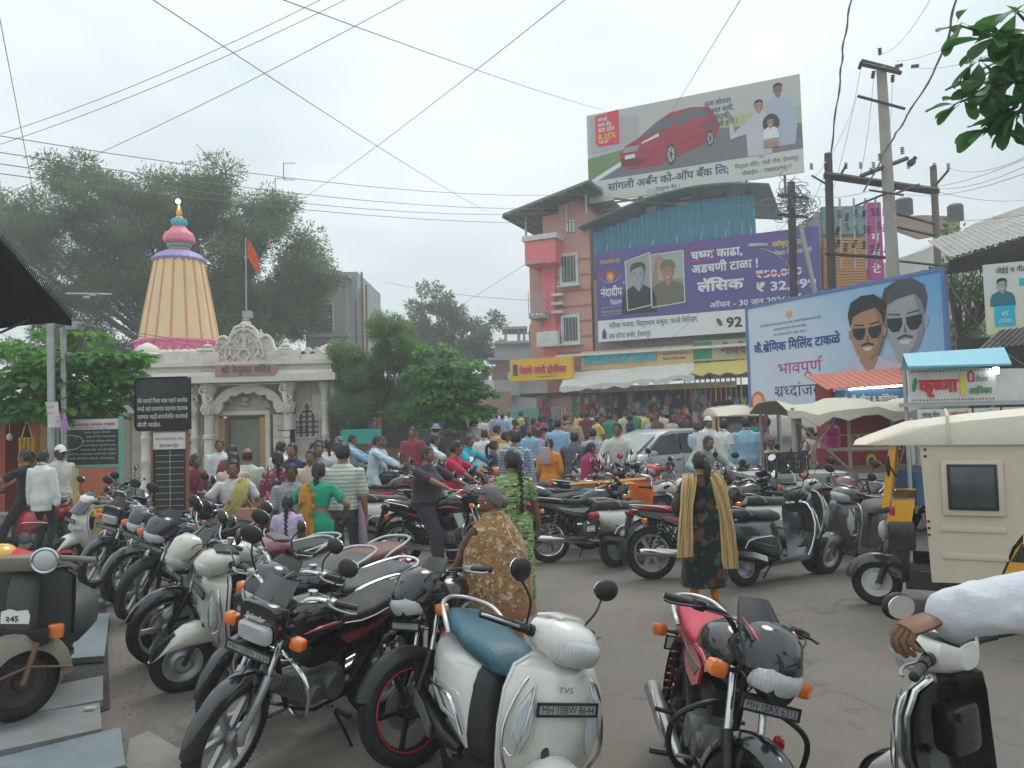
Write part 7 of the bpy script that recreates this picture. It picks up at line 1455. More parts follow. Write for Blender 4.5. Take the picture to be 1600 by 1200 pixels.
for x in(1268,1290,1322,1345,1365,1420,1482,1460):b=MB();insulator(b,atd(x,262+abs(x-1375)*.02,PD+.3),(0,0,1),1.0);obj('insulator',b,CERA,tr)
for x in(1312,1334,1352,1368):b=MB();b.tube([atd(x,310,PD+.6),atd(x+2,420,PD+.6)],.03,5);obj('switch_rod',b,STEEL,tr)
def wire(lb,pts,r=.012,n=8,sag=0,m=None,grp=None,tw=0):
 P=[atd(*q)for q in pts]
 if len(P)==2:m_=P[0].lerp(P[1],.5)-Vector((0,0,sag));P=bez([P[0],m_*2-P[0].lerp(P[1],.5),P[1]],n)
 else:P=spline(P,n)
 b=MB();b.tube(P,r*.45,4);o=obj('wire',b,m or WIRE);tag(o,lb, 'wire',grp)
 if tw:b=MB();b.tube([p+Vector((math.cos(i*1.1),math.sin(i*1.1),0))*tw for i,p in enumerate(P)],r*.9,4);obj('twisted_strand',b,WIRE,o)
 return o
WIRE=mat('wire',(.16,.16,.17),.6,var=0);WG='overhead wires crossing the sky'  # grey of the wires has distance haze put into the colour
for lb,a,c,s_ in(('topmost of the four long wires crossing the tree from left to the roof',(-40,206,14),(930,302,36),.5),('second of the four long wires, crossing just below the topmost',(-40,232,14),(930,322,36),.5),('third of the four long wires, through the middle of the crown',(-40,250,14),(900,330,36),.5),('lowest of the four long wires crossing the big tree',(-40,266,14),(930,346,36),.4),('steep wire rising from the left tree to the top edge centre',(-60,330,10),(640,-5,7),.1),('upper of two parallel wires rising to the top left centre',(-40,222,9),(510,-5,7),.1),('lower of two parallel wires rising to the top left centre',(-40,238,9),(555,-8,7),.1),('long diagonal wire falling from top left to the rooftops',(232,-5,8),(760,330,30),.1),('faint diagonal wire falling to the rooftop hoarding',(430,-5,9),(945,172,32),.1),('diagonal wire rising from the spire side to the top right centre',(450,325,24),(890,-6,8),.1),('near vertical wire falling at the left edge of the sky',(-4,10,8),(52,300,12),0),('short wire falling onto the bank hoarding',(1160,-5,12),(1040,190,30),0)):wire(lb,(a,c),.010*(a[2]+c[2])/30+.003,10,s_,grp=None)
for lb,pts in(('thick twisted cable hanging from the top edge to the left iron pole',((1332,-10,15),(1318,70,15.5),(1312,130,16),(1297,245,17))),('thick cable looping from the top right down to the transformer',((1496,-10,13),(1470,90,14.5),(1412,190,16),(1390,225,16.6),(1350,300,17)))):wire(lb,pts,.022,8,tw=.02)
for i,(a,c,lb)in enumerate((((1375,85,PD),(1470,-30,10), 'wire leaving the pole top steeply to the upper right'),((1398,96,PD),(1640,-20,11), 'upper long wire leaving the crossarm to the right edge'),((1425,105,PD),(1640,40,11), 'lower long wire leaving the crossarm to the right edge'),((1482,262,PD),(1660,215,9), 'wire from the right iron pole to the right edge'),((1400,290,PD),(1660,222,9), 'upper pair wire from the frame to the right edge'),((1400,300,PD),(1660,248,9), 'middle wire from the frame to the right edge'),((1440,290,PD),(1660,232,9), 'thin wire right of the tallest pole'),((1240,345,24),(1290,270,PD), 'wire between the tangled pole and the iron pole'),((1340,150,PD),(1270,280,20), 'wire from the small crossarm down left'),((1346,100,PD),(1300,300,PD+1), 'jumper from the left end of the top crossarm'),((1366,112,PD),(1345,270,PD), 'jumper beside the shaft of the tallest pole'),((1395,120,PD),(1385,240,PD), 'jumper close to the right of the shaft'),((1466,300,PD),(1640,305,30), 'level wire in front of the white building'),((1300,330,PD),(1640,330,14), 'long thin wire crossing both water tanks'),((1240,300,24),(925,360,34), 'service wire from tangled pole to the blue roof'),((1238,310,24),(1000,395,36), 'service wire drooping over the purple banner'),((1240,320,24),(900,300,37), 'service wire to the top of the salmon block'),((1245,330,24),(1010,560,36), 'service wire falling over the banner to the shop sign'),((1245,300,24),(1380,290,PD), 'cable from tangled pole to the frame'),((1470,420,16),(1600,570,12), 'loose cable falling behind the portrait board'),((930,340,36),(600,545,60), 'far thin wire left of the salmon block'),((845,470,40),(600,440,60), 'faint wire behind the balcony'),((0,520,13),(120,498,13), 'short wire at the left lamp post'),((110,500,13),(440,545,30), 'wire running from the lamp post past the spire'),((110,505,13),(600,555,45), 'long low wire above the temple gable'))):wire(lb,(a,c),.0075*(a[2]+c[2])/30+.003,8,.25)
for i,(x,y0,y1)in enumerate(((443,254,280),(430,278,303))):
 b=MB();d=24.8;b.tube([atd(x,y0,d),atd(x,y1,d)],.014,5);b.tube([atd(x+2*k,y0+(2 if k%2 else 0),d)for k in range(10)],.012,4);b.tube([atd(x+2*k,y1+(2 if k%2 else 0),d)for k in range(10)],.012,4);tag(obj('wire_spacer',b,WIRE),('upper' if i==0 else 'lower')+' twisted jumper tied between the long wires above the spire', 'wire')
l3,a=ladder_pole('pole left of the black iron pole with a huge tangle of wires at its head',1236,285,1243,560,24,.12,IRON);b=MB();rr=random.Random(12)
for k in range(110):
 c=atd(1240+rr.gauss(0,16),318+rr.gauss(0,15),24+rr.uniform(-.3,.3));r_=rr.uniform(.08,.3);t0=rr.uniform(0,6);e=rr.uniform(.3,1);b.tube([c+Vector((r_*math.cos(t0+s),rr.uniform(-.05,.05),r_*e*math.sin(t0+s)))for s in np.linspace(0,rr.uniform(2,6),9)],.012,4)
kind(obj('wire_tangle',b,WIRE,l3), 'stuff')
for y in(305,335):arm(l3,1215,y,1262,y+4,24,24,.05)
b=MB();b.tube(spline([atd(1236,420,24),atd(1215,400,23.8),atd(1190,388,23.5)],4),.04,6);b.rbox(atd(1184,384,23.4),(.6,.2,.12),.04);obj('street_lamp_head',b,STEEL,l3);l4,a=ladder_pole('leaning wooden prop beside the tangled pole',1250,350,1275,470,23.6,.07,STEEL)
l5,a=ladder_pole('grey tubular lamp post standing in the left tree',79,505,82,780,13,.06,STEEL, 'lamp_post');l6,a=ladder_pole('short pole with a square junction box above the left tree',99,512,101,700,13.4,.05,STEEL);b=MB();b.rbox(atd(115,510,13.3),(.22,.15,.16),.02);obj('junction_box',b,STEEL,l6)
b=MB();b.tube([atd(103,459,13),atd(175,460,13)],.02,6);q=atd(148,461,13);b.rbox(q,(.12,.1,.06),.01);b.rbox(atd(137,465,13),(.12,.08,.05),.01);tag(obj('antenna',b,STEEL), 'thin horizontal bar with a white fitting above the left tree', 'antenna');
for x0,y0,x1,y1,lb,m in((70,628,92,668, 'torn white poster tied to the left lamp post',(.55,.53,.55)),(88,646,104,672, 'small purple and white flyer beside the torn poster',(.40,.22,.45))):
 b=MB();q=atd((x0+x1)/2,(y0+y1)/2,12.8);w_,h_=(x1-x0)*12.8/1200,(y1-y0)*12.8/1200;b.slab([[q+Vector((-w_/2+i*w_/4+(.05*k/3),.04*math.sin(i+k),h_/2-k*h_/3))for i in range(5)]for k in range(4)],(0,.004,0));o=tag(obj('poster',b,mat('poster%d'%x0,m,.7,var=.1)),lb, 'poster')
 Bq=Board(q+Vector((-w_/2,-.06,-h_/2)),(1,0,0),(0,0,1),w_,h_);Bq.text('शिवसेना',w_*.2,h_*.5,h_*.14,flatm('red',(.6,.02,.05)),o,width=w_*.6,world=True);Bq.text('उत्सव मंडळ',w_*.2,h_*.75,h_*.1,INK,o,width=w_*.6)
b=MB();tl=[(-60,330,6.2),(0,374,6.4),(28,405,6.5),(56,438,6.6),(84,468,6.7),(112,500,6.8)];lo=[(-60,540,6.9),(0,512,7.0),(28,508,7.0),(56,505,7.0),(84,503,6.95),(112,502,6.9)]
g=[[atd(*p)for p in tl],[atd(*p).lerp(atd(*q),.5)-Vector((0,0,.04))for p,q in zip(tl,lo)],[atd(*q)for q in lo]];b.slab(g,(0,0,-.01));NET=mat('shade_net',(.010,.011,.014),.9,bump=.4,bscale=150);nt_=obj('shade_net',b,NET);tag(nt_, 'black shade net with a frayed edge at the top left', 'shade net')
b=MB()
for i in range(60):t=i/60;k=min(4,int(t*5)+1);f=t*5-(k-1)if k<=4 else t*5-4;P_=[atd(*p)for p in tl];seg=min(4,int(t*5));q=P_[seg].lerp(P_[seg+1],t*5-seg);b.cyl(q,q+Vector((.02,0,.045)),.006,.002,4)
kind(obj('frayed_edge',b,NET,nt_), 'stuff');b=MB();b.tube([atd(0,520,6.9),atd(45,500,6.9)],.012,6);obj('prop_rod',b,IRON,nt_)
# carts, stalls, boards and vehicles that are not two-wheelers
CREAM=mat('hood_cream',(.58,.51,.40),.5,0,.07,1.5,bump=.12,bscale=5,dirt=.35,dcol=(.40,.33,.25));YEL=paint('taxi_yellow',(.72,.36,.015),.25);BLK2=mat('black_paint',(.015,.015,.016),.25,coat=.6,dirt=.3,dcol=(.06,.05,.045));CLEAR=mat('clear_glass',(.16,.19,.19),.06,var=.1,spec=1.0,alpha=.45)
def rickshaw(lb,x,y,head,detail=True):
 root=thing('auto_rickshaw',lb, 'auto rickshaw',(x,y,gz(x,y)),R(head), 'auto rickshaws')
 O=lambda n,b,m,p=root,sm=True:obj(n,b,m,p,False,sm)
 def wheel(cx,cy,r,wd):
  b=MB();b.cyl((cx,cy-.08,r),(cx,cy+.08,r),.02);w_=O('wheel',b,STEEL);M=Matrix.Translation((cx,cy,r));O('tyre',tyre_mb(r,wd,28).xf(M),RUBBER,w_);O('rim',rim_mb(r,wd, 'disc').xf(M),WFR,w_)
 wheel(1.12,0,.23,.1);wheel(-.85,.5,.23,.1);wheel(-.85,-.5,.23,.1)
 b=arc_strip(.29,10,175,.2,.07,c=(1.12,0,.23));O('front_mudguard',b,BLK2)
 b=MB();b.tube([(1.0,0,.5),(1.1,.09,.23)],.03,8);O('fork',b,BLKMET)
 b=MB();b.loft([(1.0,.62,.1,.28,R(10)),(.93,.66,.36,.34,R(8)),(.85,.68,.58,.38,R(6)),(.80,.68,.60,.38,R(5))],24,3.2);O('front_cowl',b,BLK2)
 for s in(-1,1):
  b=MB();b.prism([(1.02,1.02),(.95,1.04),(.86,1.66),(.92,1.66)],s*.52,s*.60);O('windscreen_pillar',b,YEL)
  b=MB();b.prism([(.99,.88),(.78,.88),(.74,1.10),(.92,1.10)],s*.42,s*.61);O('yellow_panel',b,YEL)
  b=MB();b.rbox((.93,s*.6,1.0),(.05,.03,.09),.01);O('indicator',b,REDL);b=MB();b.rbox((.86,s*.64,.78),(.22,.1,.26),.03);O('side_box',b,BLK2)
  b=MB();b.prism([(.64,.38),(.68,1.62),(.62,1.70),(-.22,1.70),(-.30,.95),(-.12,.92),(.02,.72),(.14,.40)],s*.60,s*.64);sd=O('hood_side',b,CREAM,sm=False)
  b=MB();b.rbox((.29,s*.655,1.22),(.47,.03,.48),.07);O('window_recess',b,CREAM,sd);b=MB();b.rbox((.29,s*.673,1.23),(.38,.02,.40),.06);O('window_rubber',b,PLAS,sd);b=MB();b.rbox((.29,s*.684,1.23),(.33,.012,.35),.05);O('window_pane',b,GLD,sd)
  for z in(.86,.62):b=MB();b.rbox((.30,s*.645,z),(.5,.014,.05),.012);O('pressed_rib',b,CREAM,sd)
  for z in(.8,.86,.92,1.5,1.56,1.62):b=MB();b.ball((.64,s*.645,z),.012,6,4);O('rivet',b,BLKMET,sd)
  b=MB();b.prism([(.14,.38),(.0,.70),(-.16,.90),(-1.35,.95),(-1.42,.38)],s*.60,s*.66);q=O('rear_panel',b,YEL,sm=False);b=MB();b.prism([(.04,.60),(-.05,.76),(-1.38,.78),(-1.40,.60)],s*.66,s*.664);O('black_band',b,BLK2,q,False)
  b=MB();b.prism([(.80,.30),(.80,.46),(.44,.46),(.44,.30)],s*.56,s*.60);O('sill',b,BLK2);b=MB();b.rbox((-.25,s*.4,.42),(.5,.35,.3),.05);O('seat_base',b,BLK2)
  b=MB();b.cyl((-.85,s*.645,.95),(-.95,s*.66,.95),.018,n=6);O('hook',b,CHROME)
 if detail:
  Bq=Board((-.08,.667,.66),(-1,0,0),(0,0,1),.5,.1);Bq.text('आसन क्षमता',.03,.055,.05,WHITEINK,root,world=False);Bq.text('३+१=४',.1,.0,.05,WHITEINK,root,world=False)
  b=MB();b.prism([(-.20,.98),(-.20,1.62),(-1.30,1.62),(-1.30,.98)],.65,.664);ps=O('poster',b,mat('poster_navy',(.02,.025,.07),.4),sm=False);Bq=Board((-.23,.668,1.0),(-1,0,0),(0,0,1),.4,.6);Bq.text('येळकोट',.03,.46,.07,WHITEINK,root,world=False,bold=.02);Bq.text('कारखाना',.03,.36,.07,YL,root,world=False,bold=.02)
  for k in range(4):Bq.poly('print',[(.04,.05+.07*k),(.3,.06+.07*k),(.3,.1+.07*k),(.04,.1+.07*k)],(YL,flatm('orange',(.8,.2,.02)),WH,YL)[k],root,.001,False)
 b=MB();rs=[]
 for x_,zt,hw in((1.24,1.63,.56),(1.12,1.68,.62),(.80,1.80,.66),(.3,1.86,.67),(-.2,1.90,.67),(-.8,1.88,.67),(-1.18,1.78,.65),(-1.28,1.66,.62)):
  rs.append([(x_,hw,1.60),(x_,hw,1.70 if x_<1.1 else 1.61),(x_,hw*.93,zt-.05),(x_,hw*.5,zt),(x_,0,zt+.01),(x_,-hw*.5,zt),(x_,-hw*.93,zt-.05),(x_,-hw,1.70 if x_<1.1 else 1.61),(x_,-hw,1.60)])
 b.rings(rs);O('hood_roof',b,mat('canvas_cream',(.62,.57,.46),.7,var=.06,scale=2,bump=.3,dirt=.3,dcol=(.42,.36,.28)))
 for x_ in(.45,-.58):b=MB();b.tube([(x_,.675,1.62),(x_,.67,1.70),(x_,.62,1.85),(x_,.33,1.90),(x_,0,1.915),(x_,-.6,1.85),(x_,-.67,1.62)],.012,6);O('hood_bow',b,CREAM)
 b=MB();b.prism([(.955,1.04),(.80,1.66),(.79,1.66),(.945,1.04)],-.54,.54);O('windscreen',b,CLEAR,sm=False)
 b=MB();b.rbox((-.25,0,.60),(.5,1.0,.12),.04);b.rbox((-.5,0,.85),(.12,1.0,.5),.04,M=Matrix.Rotation(R(-10),3, 'Y'));O('bench_seat',b,SEATB);b=MB();b.rbox((.35,0,.62),(.4,.5,.14),.04);O('driver_seat',b,SEATB)
 b=MB();b.box((-.2,0,.32),(2.1,1.18,.05));O('floor',b,BLKMET);b=MB();b.box((.12,-.3,.95),(.03,.5,1.2));b.box((.12,0,.7),(.03,1.1,.7));O('partition',b,BLK2);b=MB();b.tube(spline([(.62,.3,.98),(.70,.12,.94),(.72,0,.9),(.70,-.12,.94),(.62,-.3,.98)],4),.014,8);b.cyl((.72,0,.9),(.95,0,.4),.03);O('handlebar',b,BLKMET)  # black panel inside the cab is added, standing in for interior shade
 b=MB();b.ball((1.03,0,.74),(.06,.1,.1),14,8);O('headlamp',b,GLASSL);b=MB();b.tube([(.88,.6,1.3),(.93,.74,1.42)],.008,5);b.ball((.94,.78,1.42),(.02,.05,.10),10,7);O('mirror',b,BLKMET)
 return root
q=at(1372,945);c,s=math.cos(R(152)),math.sin(R(152));rickshaw('near cream hooded auto rickshaw with yellow and black body at the right',q.x-1.12*c,q.y-1.12*s,152)
q=atd(1163,690,21);rickshaw('distant yellow fronted auto rickshaw behind the people near the hoarding',q.x,22,-95,False)
SILV=paint('car_silver',(.40,.42,.42),.3)
def car(lb,x,y,head,m,van=False):
 root=thing('parked_car',lb, 'car',(x,y,gz(x,y)),R(head));O=lambda n,b,m_,p=root,sm=True:obj(n,b,m_,p,False,sm)
 b=MB();b.loft([(1.72,.55,.45,.16),(1.66,.58,.66,.26),(1.45,.62,.72,.32),(.9,.66,.74,.36),(0,.66,.75,.38),(-1.0,.68,.75,.40),(-1.5,.70,.72,.38),(-1.68,.68,.60,.26)],28,4);bd=O('body',b,m)
 b=MB();H_=1.48;rs=[]
 for x_,z,hw in((1.0,.92,.68),(.30,1.40,.60),(.0,H_,.58),(-.9,H_+.0,.58),(-1.35,1.38,.58),(-1.66,.95,.66)):rs.append([(x_,hw,min(.9,z)),(x_,hw*.98,z-.04),(x_,hw*.8,z),(x_,-hw*.8,z),(x_,-hw*.98,z-.04),(x_,-hw,min(.9,z))])
 b.rings(rs);O('roof',b,m)
 for s in(-1,1):
  for pts in(((.80,.95),(.28,1.33),(-.18,1.38),(-.22,.95)),((-.28,.95),(-.26,1.38),(-.92,1.38),(-1.2,1.18),(-1.22,.95))):b=MB();b.add([(a,s*(.735-(z-.9)*.27),z)for a,z in pts]+[(a,s*(.715-(z-.9)*.27),z)for a,z in pts],[(0,1,2,3)if len(pts)==4 else(0,1,2,3,4),tuple(range(2*len(pts)-1,len(pts)-1,-1))]+[(i,i+len(pts),(i+1)%len(pts)+len(pts),(i+1)%len(pts))for i in range(len(pts))]);O('side_window',b,GLD,sm=False)
  for cx in(1.12,-1.12):b=MB();b.cyl((cx,s*.6,.28),(cx,s*.72,.28),.02);w_=O('wheel',b,STEEL);M=Matrix.Translation((cx,s*.67,.28));O('tyre',tyre_mb(.28,.15,24).xf(M),RUBBER,w_);O('rim',rim_mb(.28,.12, 'disc').xf(M),ALLOY,w_)
  b=MB();b.rbox((1.62,s*.5,.68),(.1,.25,.14),.04);O('headlamp',b,GLASSL);b=MB();b.rbox((-1.64,s*.6,.8),(.08,.12,.3),.03);O('tail_lamp',b,REDL);b=MB();b.rbox((.72,s*.82,.98),(.1,.14,.1),.03);O('door_mirror',b,m)
  for x_ in(-.1,-.9):b=MB();b.rbox((x_,s*.765,.80),(.16,.02,.03),.008);O('door_handle',b,PLAS)
  b=MB();b.tube([(-.25,s*.757,.34),(-.25,s*.757,.9)],.006,4);O('door_seam',b,PLAS)
 b=MB();b.add([(1.02,.60,.95),(1.02,-.60,.95),(.34,-.53,1.36),(.34,.53,1.36)],[(0,1,2,3)]);b.v=[(x+.03,y,z+.02)for x,y,z in b.v];O('windscreen',b,mat('screen_glass',(.22,.26,.27),.08,spec=.9),sm=False)
 b=MB();b.rbox((1.68,0,.42),(.14,1.3,.2),.06);b.rbox((1.70,0,.60),(.05,.5,.1),.02);O('bumper',b,m);return root
q=atd(1022,720,17.5);car('silver grey small hatchback parked among the motorcycles before the goods shop',q.x,17.8,-146,SILV)
q=atd(672,690,33);car('pale hatchback seen front on below the broad-leaved tree',q.x,33,-92,mat('old_white',(.5,.5,.5),.4))
q=atd(780,690,34);car('white hatchback behind the crowd by the salmon wall',q.x,34.5,-60,mat('old_white',(.5,.5,.5),.4))
sgm=mat('board_black',(.022,.024,.025),.5,var=.3,scale=3,dirt=.5,dcol=(.07,.065,.06));RW=mat('frame_rust',(.26,.10,.06),.8,dirt=.4);q0=at(268,946);npole=thing('notice_board', 'two black notice boards on a rusty roadside pole, rounded one above', 'notice board',q0);NB=Wall((q0.x,q0.y-.03,0),(1,.0))
b=MB();b.tube([q0+Vector((0,.05,-.05)),Vector((q0.x-.02,q0.y+.05,atd(262,592,q0.y).z))],.022,8);obj('pole',b,RW,npole)
def UV(W,x0,y0,x1,y1):u0=W.hit(x0,(y0+y1)/2)[0];u1=W.hit(x1,(y0+y1)/2)[0];zt=W.hit((x0+x1)/2,y0)[1];zb_=W.hit((x0+x1)/2,y1)[1];return u0,u1,zb_,zt
u0,u1,z0,z1=UV(NB,213,590,300,672);b=MB();b.rbox(NB.p((u0+u1)/2,(z0+z1)/2,.02),(u1-u0,.025,z1-z0),.012);bo=obj('upper_board',b,sgm,npole);b=MB();b.tube([NB.p(u,z,.035)for u,z in((u0+.04,z0),(u1-.04,z0),(u1,z0+.04),(u1,z1-.04),(u1-.04,z1),(u0+.04,z1),(u0,z1-.04),(u0,z0+.04))],.008,6,closed=True);obj('rim',b,BLKMET,bo)
B=NB.board(u0,z0,u1,z1,.036);CH=flatm('chalk',(.55,.53,.45))
for t_,y in(('येथे प्रवासी रिक्षा थांबा वाहने लावणेस',.52),('मनाई आहे लावल्यास वाहनांवर दंडात्मक',.37),('जाणार नाही.कायदेशीर कारवाई',.22),('केली जाईल.',.07)):B.text(t_,B.w*.05,B.h*y,B.h*.11,CH,npole,width=B.w*(.9 if y>.1 else.42),bold=.02,off=.004)
u0,u1,z0,z1=UV(NB,241,675,292,797);b=MB();NB.box(b,u0,u1,z0,z1,-.02,.02);lo_=obj('lower_board',b,sgm,npole,smooth=False)
for(a,c_,e,f)in((u0-.02,u0,z0-.02,z1+.02),(u1,u1+.02,z0-.02,z1+.02),(u0,u1,z1,z1+.02),(u0,u1,z0-.02,z0)):b=MB();NB.box(b,a,c_,e,f,-.02,.035);obj('frame',b,RW,lo_,smooth=False)
B=NB.board(u0,z0,u1,z1,.022);B.poly('paper',[(0,B.h*.78),(B.w,B.h*.78),(B.w,B.h),(0,B.h)],PLATEM,npole,.004);B.text('नगरवाचनालय केंद्र',B.w*.06,B.h*.9,B.h*.045,flatm('red',(.6,.02,.05)),npole,width=B.w*.88);B.text('ईश्वरपूर',B.w*.2,B.h*.81,B.h*.05,INK,npole,width=B.w*.6)
B.line('rule_line',[(B.w*.52,.02),(B.w*.52,B.h*.76)],.005,CH,npole)
for k in range(9):B.line('rule_line',[(B.w*.08,B.h*(.06+.08*k)),(B.w*.93,B.h*(.062+.08*k))],.004,CH,npole)
q0=atd(143,790,13.6);cbd=thing('chalkboard', 'large mandal chalkboard in a green frame with a white chalk drawing', 'notice board',(q0.x,13.6,0));W=Wall((q0.x,13.6,0),(1,-.05));u0,u1,z0,z1=UV(W,95,655,187,726)
zs=z0+(z1-z0)*.77
for nm,a,c_,e,f,m in(('board',u0,u1,z0,zs,sgm),('header',u0,u1,zs,z1,WFR)):b=MB();W.box(b,a,c_,e,f,-.03,.02);obj(nm,b,m,cbd,smooth=False)
GF=mat('frame_green',(.15,.38,.30),.6,dirt=.4)
for a,c_,e,f in((u0-.05,u0,0,z1+.04),(u1,u1+.05,0,z1+.04),(u0,u1,z0-.05,z0)):b=MB();W.box(b,a,c_,e,f,-.04,.04);obj('frame',b,GF,cbd,smooth=False)
B=W.board(u0,z0,u1,z1,.024);B.text('गणेश नवरात्र उत्सव मंडळ',B.w*.06,B.h*.86,B.h*.08,flatm('red',(.6,.02,.05)),cbd,width=B.w*.88,bold=.02);B.text('जनजागृती कार्यालय, ईश्वरपूर',B.w*.2,B.h*.79,B.h*.045,NV,cbd,width=B.w*.6)
for k,(x_,w_)in enumerate(((.42,.45),(.45,.5),(.38,.55),(.40,.55),(.36,.6),(.1,.85),(.08,.85))):B.text(('माघ शुध्द पंचमी', 'सर्व गणेश भक्तांनी', 'जन्मोत्सव सोहळा होणार', 'महाप्रसाद दुपारी बारा', 'सायंकाळी आरती होईल', 'सर्वांनी या उत्सवास उपस्थित राहावे', 'आपले विनीत मंडळ ईश्वरपूर')[k],B.w*x_,B.h*(.69-.095*k),B.h*.05,CH,cbd,width=B.w*w_)
B.line('chalk_drawing',[(B.w*(.2+.1*math.cos(t)*(1+.15*t)),B.h*(.5+.16*math.sin(t)))for t in np.linspace(.5,7.5,30)],.012,CH,cbd);B.line('chalk_drawing',[(B.w*(.14+.05*math.cos(t)),B.h*(.35+.14*math.sin(t)))for t in np.linspace(1.5,5.5,16)],.012,CH,cbd)
def cart(name,lb,cat,base,rz=0):r_=thing(name,lb,cat,base,rz);return r_,(lambda n,b,m,p=None,sm=False:obj(n,b,m,p or r_,False,sm))
q=atd(150,775,13.0);r_,O=cart('table', 'low cardboard covered table of yellow flowers before the seated bearded man', 'table',(q.x,12.9,0));CB=mat('cardboard',(.36,.26,.14),.9,var=.2)
b=MB();b.box((0,0,.55),(1.3,.6,.04));O('top',b,CB)
for x_ in(-.6,.6):
 for y_ in(-.25,.25):b=MB();b.box((x_,y_,.27),(.05,.05,.54));O('leg',b,wood)
b=MB();b.box((0,-.31,.42),(1.25,.02,.3));O('front_panel',b,CB);b=MB();rr=random.Random(6)
for k in range(60):b.ball((rr.uniform(-.35,.2),rr.uniform(-.3,-.05),.59+rr.uniform(0,.04)),.03,6,4)
q2=O('marigold_heap',b,MRG[0],None,True);kind(q2, 'stuff');b=MB();b.rbox((.3,.1,.64),(.5,.3,.1),.02);O('cloth_bundle',b,mat('bundle_green',(.25,.3,.12),.9))
q=atd(1345,760,12.6);r_,O=cart('food_cart', 'handcart with a sagging cream canopy on thin posts', 'cart',(q.x,13.2,gz(q.x,13)))
Wc=Wall((q.x,12.4,0),(1,-.12));zt=atd(1300,652,12.4).z
b=MB();g=[]
for k in range(5):
 row=[]
 for i in range(13):x_=-1.25+2.9*i/12;row.append(Vector((x_,-.9+.5*k,2.03-.10*abs(math.sin(x_*2.2))+(.12 if 0<k<4 else-.03)+.03*math.sin(i*2.3+k))))
 g.append(row)
g=[[p+Vector((0,-.03,-.13-.05*math.sin(i*3.7)))for i,p in enumerate(g[0])]]+g;b.slab(g,(0,.005,-.012));O('canopy',b,mat('canopy_canvas',(.50,.47,.38),.8,var=.12,bump=.4,dirt=.4,dcol=(.36,.30,.2)),None,True)
for x_,y_ in((-1.15,-.85),(-.95,-.4),(-.15,-.6),(.95,-.8),(1.3,.9),(-1.1,.9)):b=MB();b.cyl((x_,y_,.1),(x_,y_,2.0),.03,n=7);O('post',b,mat('pinkish_pole',(.34,.27,.25),.7),None,True)
for a,c_ in(((-1.1,-.8,1.0),(-.3,-.6,1.9)),((-1.0,-.4,1.85),(-.2,-.6,1.0))):b=MB();b.cyl(a,c_,.022,n=6);O('brace',b,STEEL,None,True)
b=MB();b.box((-.1,-.2,.95),(2.7,1.3,.05));O('deck',b,wood);b=MB();b.box((-.1,-.86,.8),(2.7,.03,.25));O('deck_edge',b,GRY)
for x_ in(-.9,.8):b=MB();b.tube([(x_+.3*math.cos(t),-.88,.3+.3*math.sin(t))for t in np.linspace(0,2*PI,24,endpoint=False)],.025,6,closed=True);[b.cyl((x_,-.88,.3),(x_+.3*math.cos(t),-.88,.3+.3*math.sin(t)),.006,n=4)for t in np.linspace(0,6,12)];O('wheel',b,BLKMET,None,True)
cq=atd(1245,735,11.2);cr_,O=cart('crate', 'black plastic crate with open grid sides on the canopy cart', 'crate',(cq.x,11.6,cq.z-.04));cr_.rotation_euler.z=.35;CRB=mat('crate_black',(.02,.022,.024),.45)
for s in(-1,1):
 for ax in(0,1):
  L_,Wd=((.5,.34)if ax==0 else(.34,.5));b=MB()
  for z in(.02,.10,.18,.27):b.box((0,s*Wd/2,z),(L_,.014,.022))
  n_=8 if ax==0 else 6
  for k in range(n_+1):b.box((-L_/2+L_*k/n_,s*Wd/2,.145),(.016,.016,.27))
  if ax:b.v=[(y,-x,z)for x,y,z in b.v]
  O('crate_side',b,CRB)
b=MB();b.box((0,0,.01),(.5,.34,.02));O('crate_bottom',b,CRB)
cq=atd(1245,735,11.2);r_,O=cart('hand_cart', 'flat grey handcart under the black crate', 'cart',(cq.x+.1,11.7,0));b=MB();b.box((0,0,cq.z-.09),(1.5,.8,.06));O('deck',b,GRY);[O('leg',MB().box((x_,y_,(cq.z-.12)/2),(.05,.05,cq.z-.12)),wood)for x_ in(-.7,.7)for y_ in(-.35,.35)]
q=atd(1340,740,14.2);r_,O=cart('drinks_stall', 'dark red drinks counter with white lettering, bottles behind', 'stall',(q.x,14.2,gz(q.x,14)));b=MB();b.box((0,0,.62),(1.25,.6,1.2));O('counter',b,mat('stall_red',(.34,.015,.03),.35));b=MB();b.box((0,-.31,1.21),(1.3,.04,.05));O('counter_edge',b,WFR)
Bq=Board((-.62,-.305,.1),(1,0,0),(0,0,1),1.25,1.1);Bq.text('भोमक्का',.12,.42,.30,WHITEINK,r_,world=False,width=1.0,bold=.06,off=.012);Bq.text('भोमक्का',.13,.40,.30,YL,r_,world=False,width=1.0,bold=.06,off=.004);Bq.ell('badge_print',(.74,.90),(.09,.12),YL,r_,.006,world=False);Bq.ell('badge_print',(.74,.88),(.05,.08),NV,r_,.01,world=False);Bq.line('border',[(.02,.05),(.02,1.07),(1.22,1.07),(1.22,.05)],.02,flatm('orange',(.8,.22,.02)),r_,.004,world=False)
p=Vector((q.x,14.2,gz(q.x,14)+1.23));BC=[(.5,.05,.03),(.05,.25,.08),(.55,.4,.1),(.45,.5,.5),(.3,.08,.02),(.1,.3,.4)]
for k in range(14):b=MB();x_=-.1+.055*k;b.lathe([(0,0),(.025,0),(.025,.15),(.010,.20),(.010,.24),(0,.24)],8,p+Vector((x_,-.05+.05*(k%2),0)));tag(obj('bottle',b,mat('bottle_%d'%(k%6),BC[k%6],.15,spec=.8)),('dark red', 'green', 'amber', 'clear', 'brown', 'blue')[k%6]+' drink bottle on the red drinks counter', 'bottle', 'bottles on the red counter')
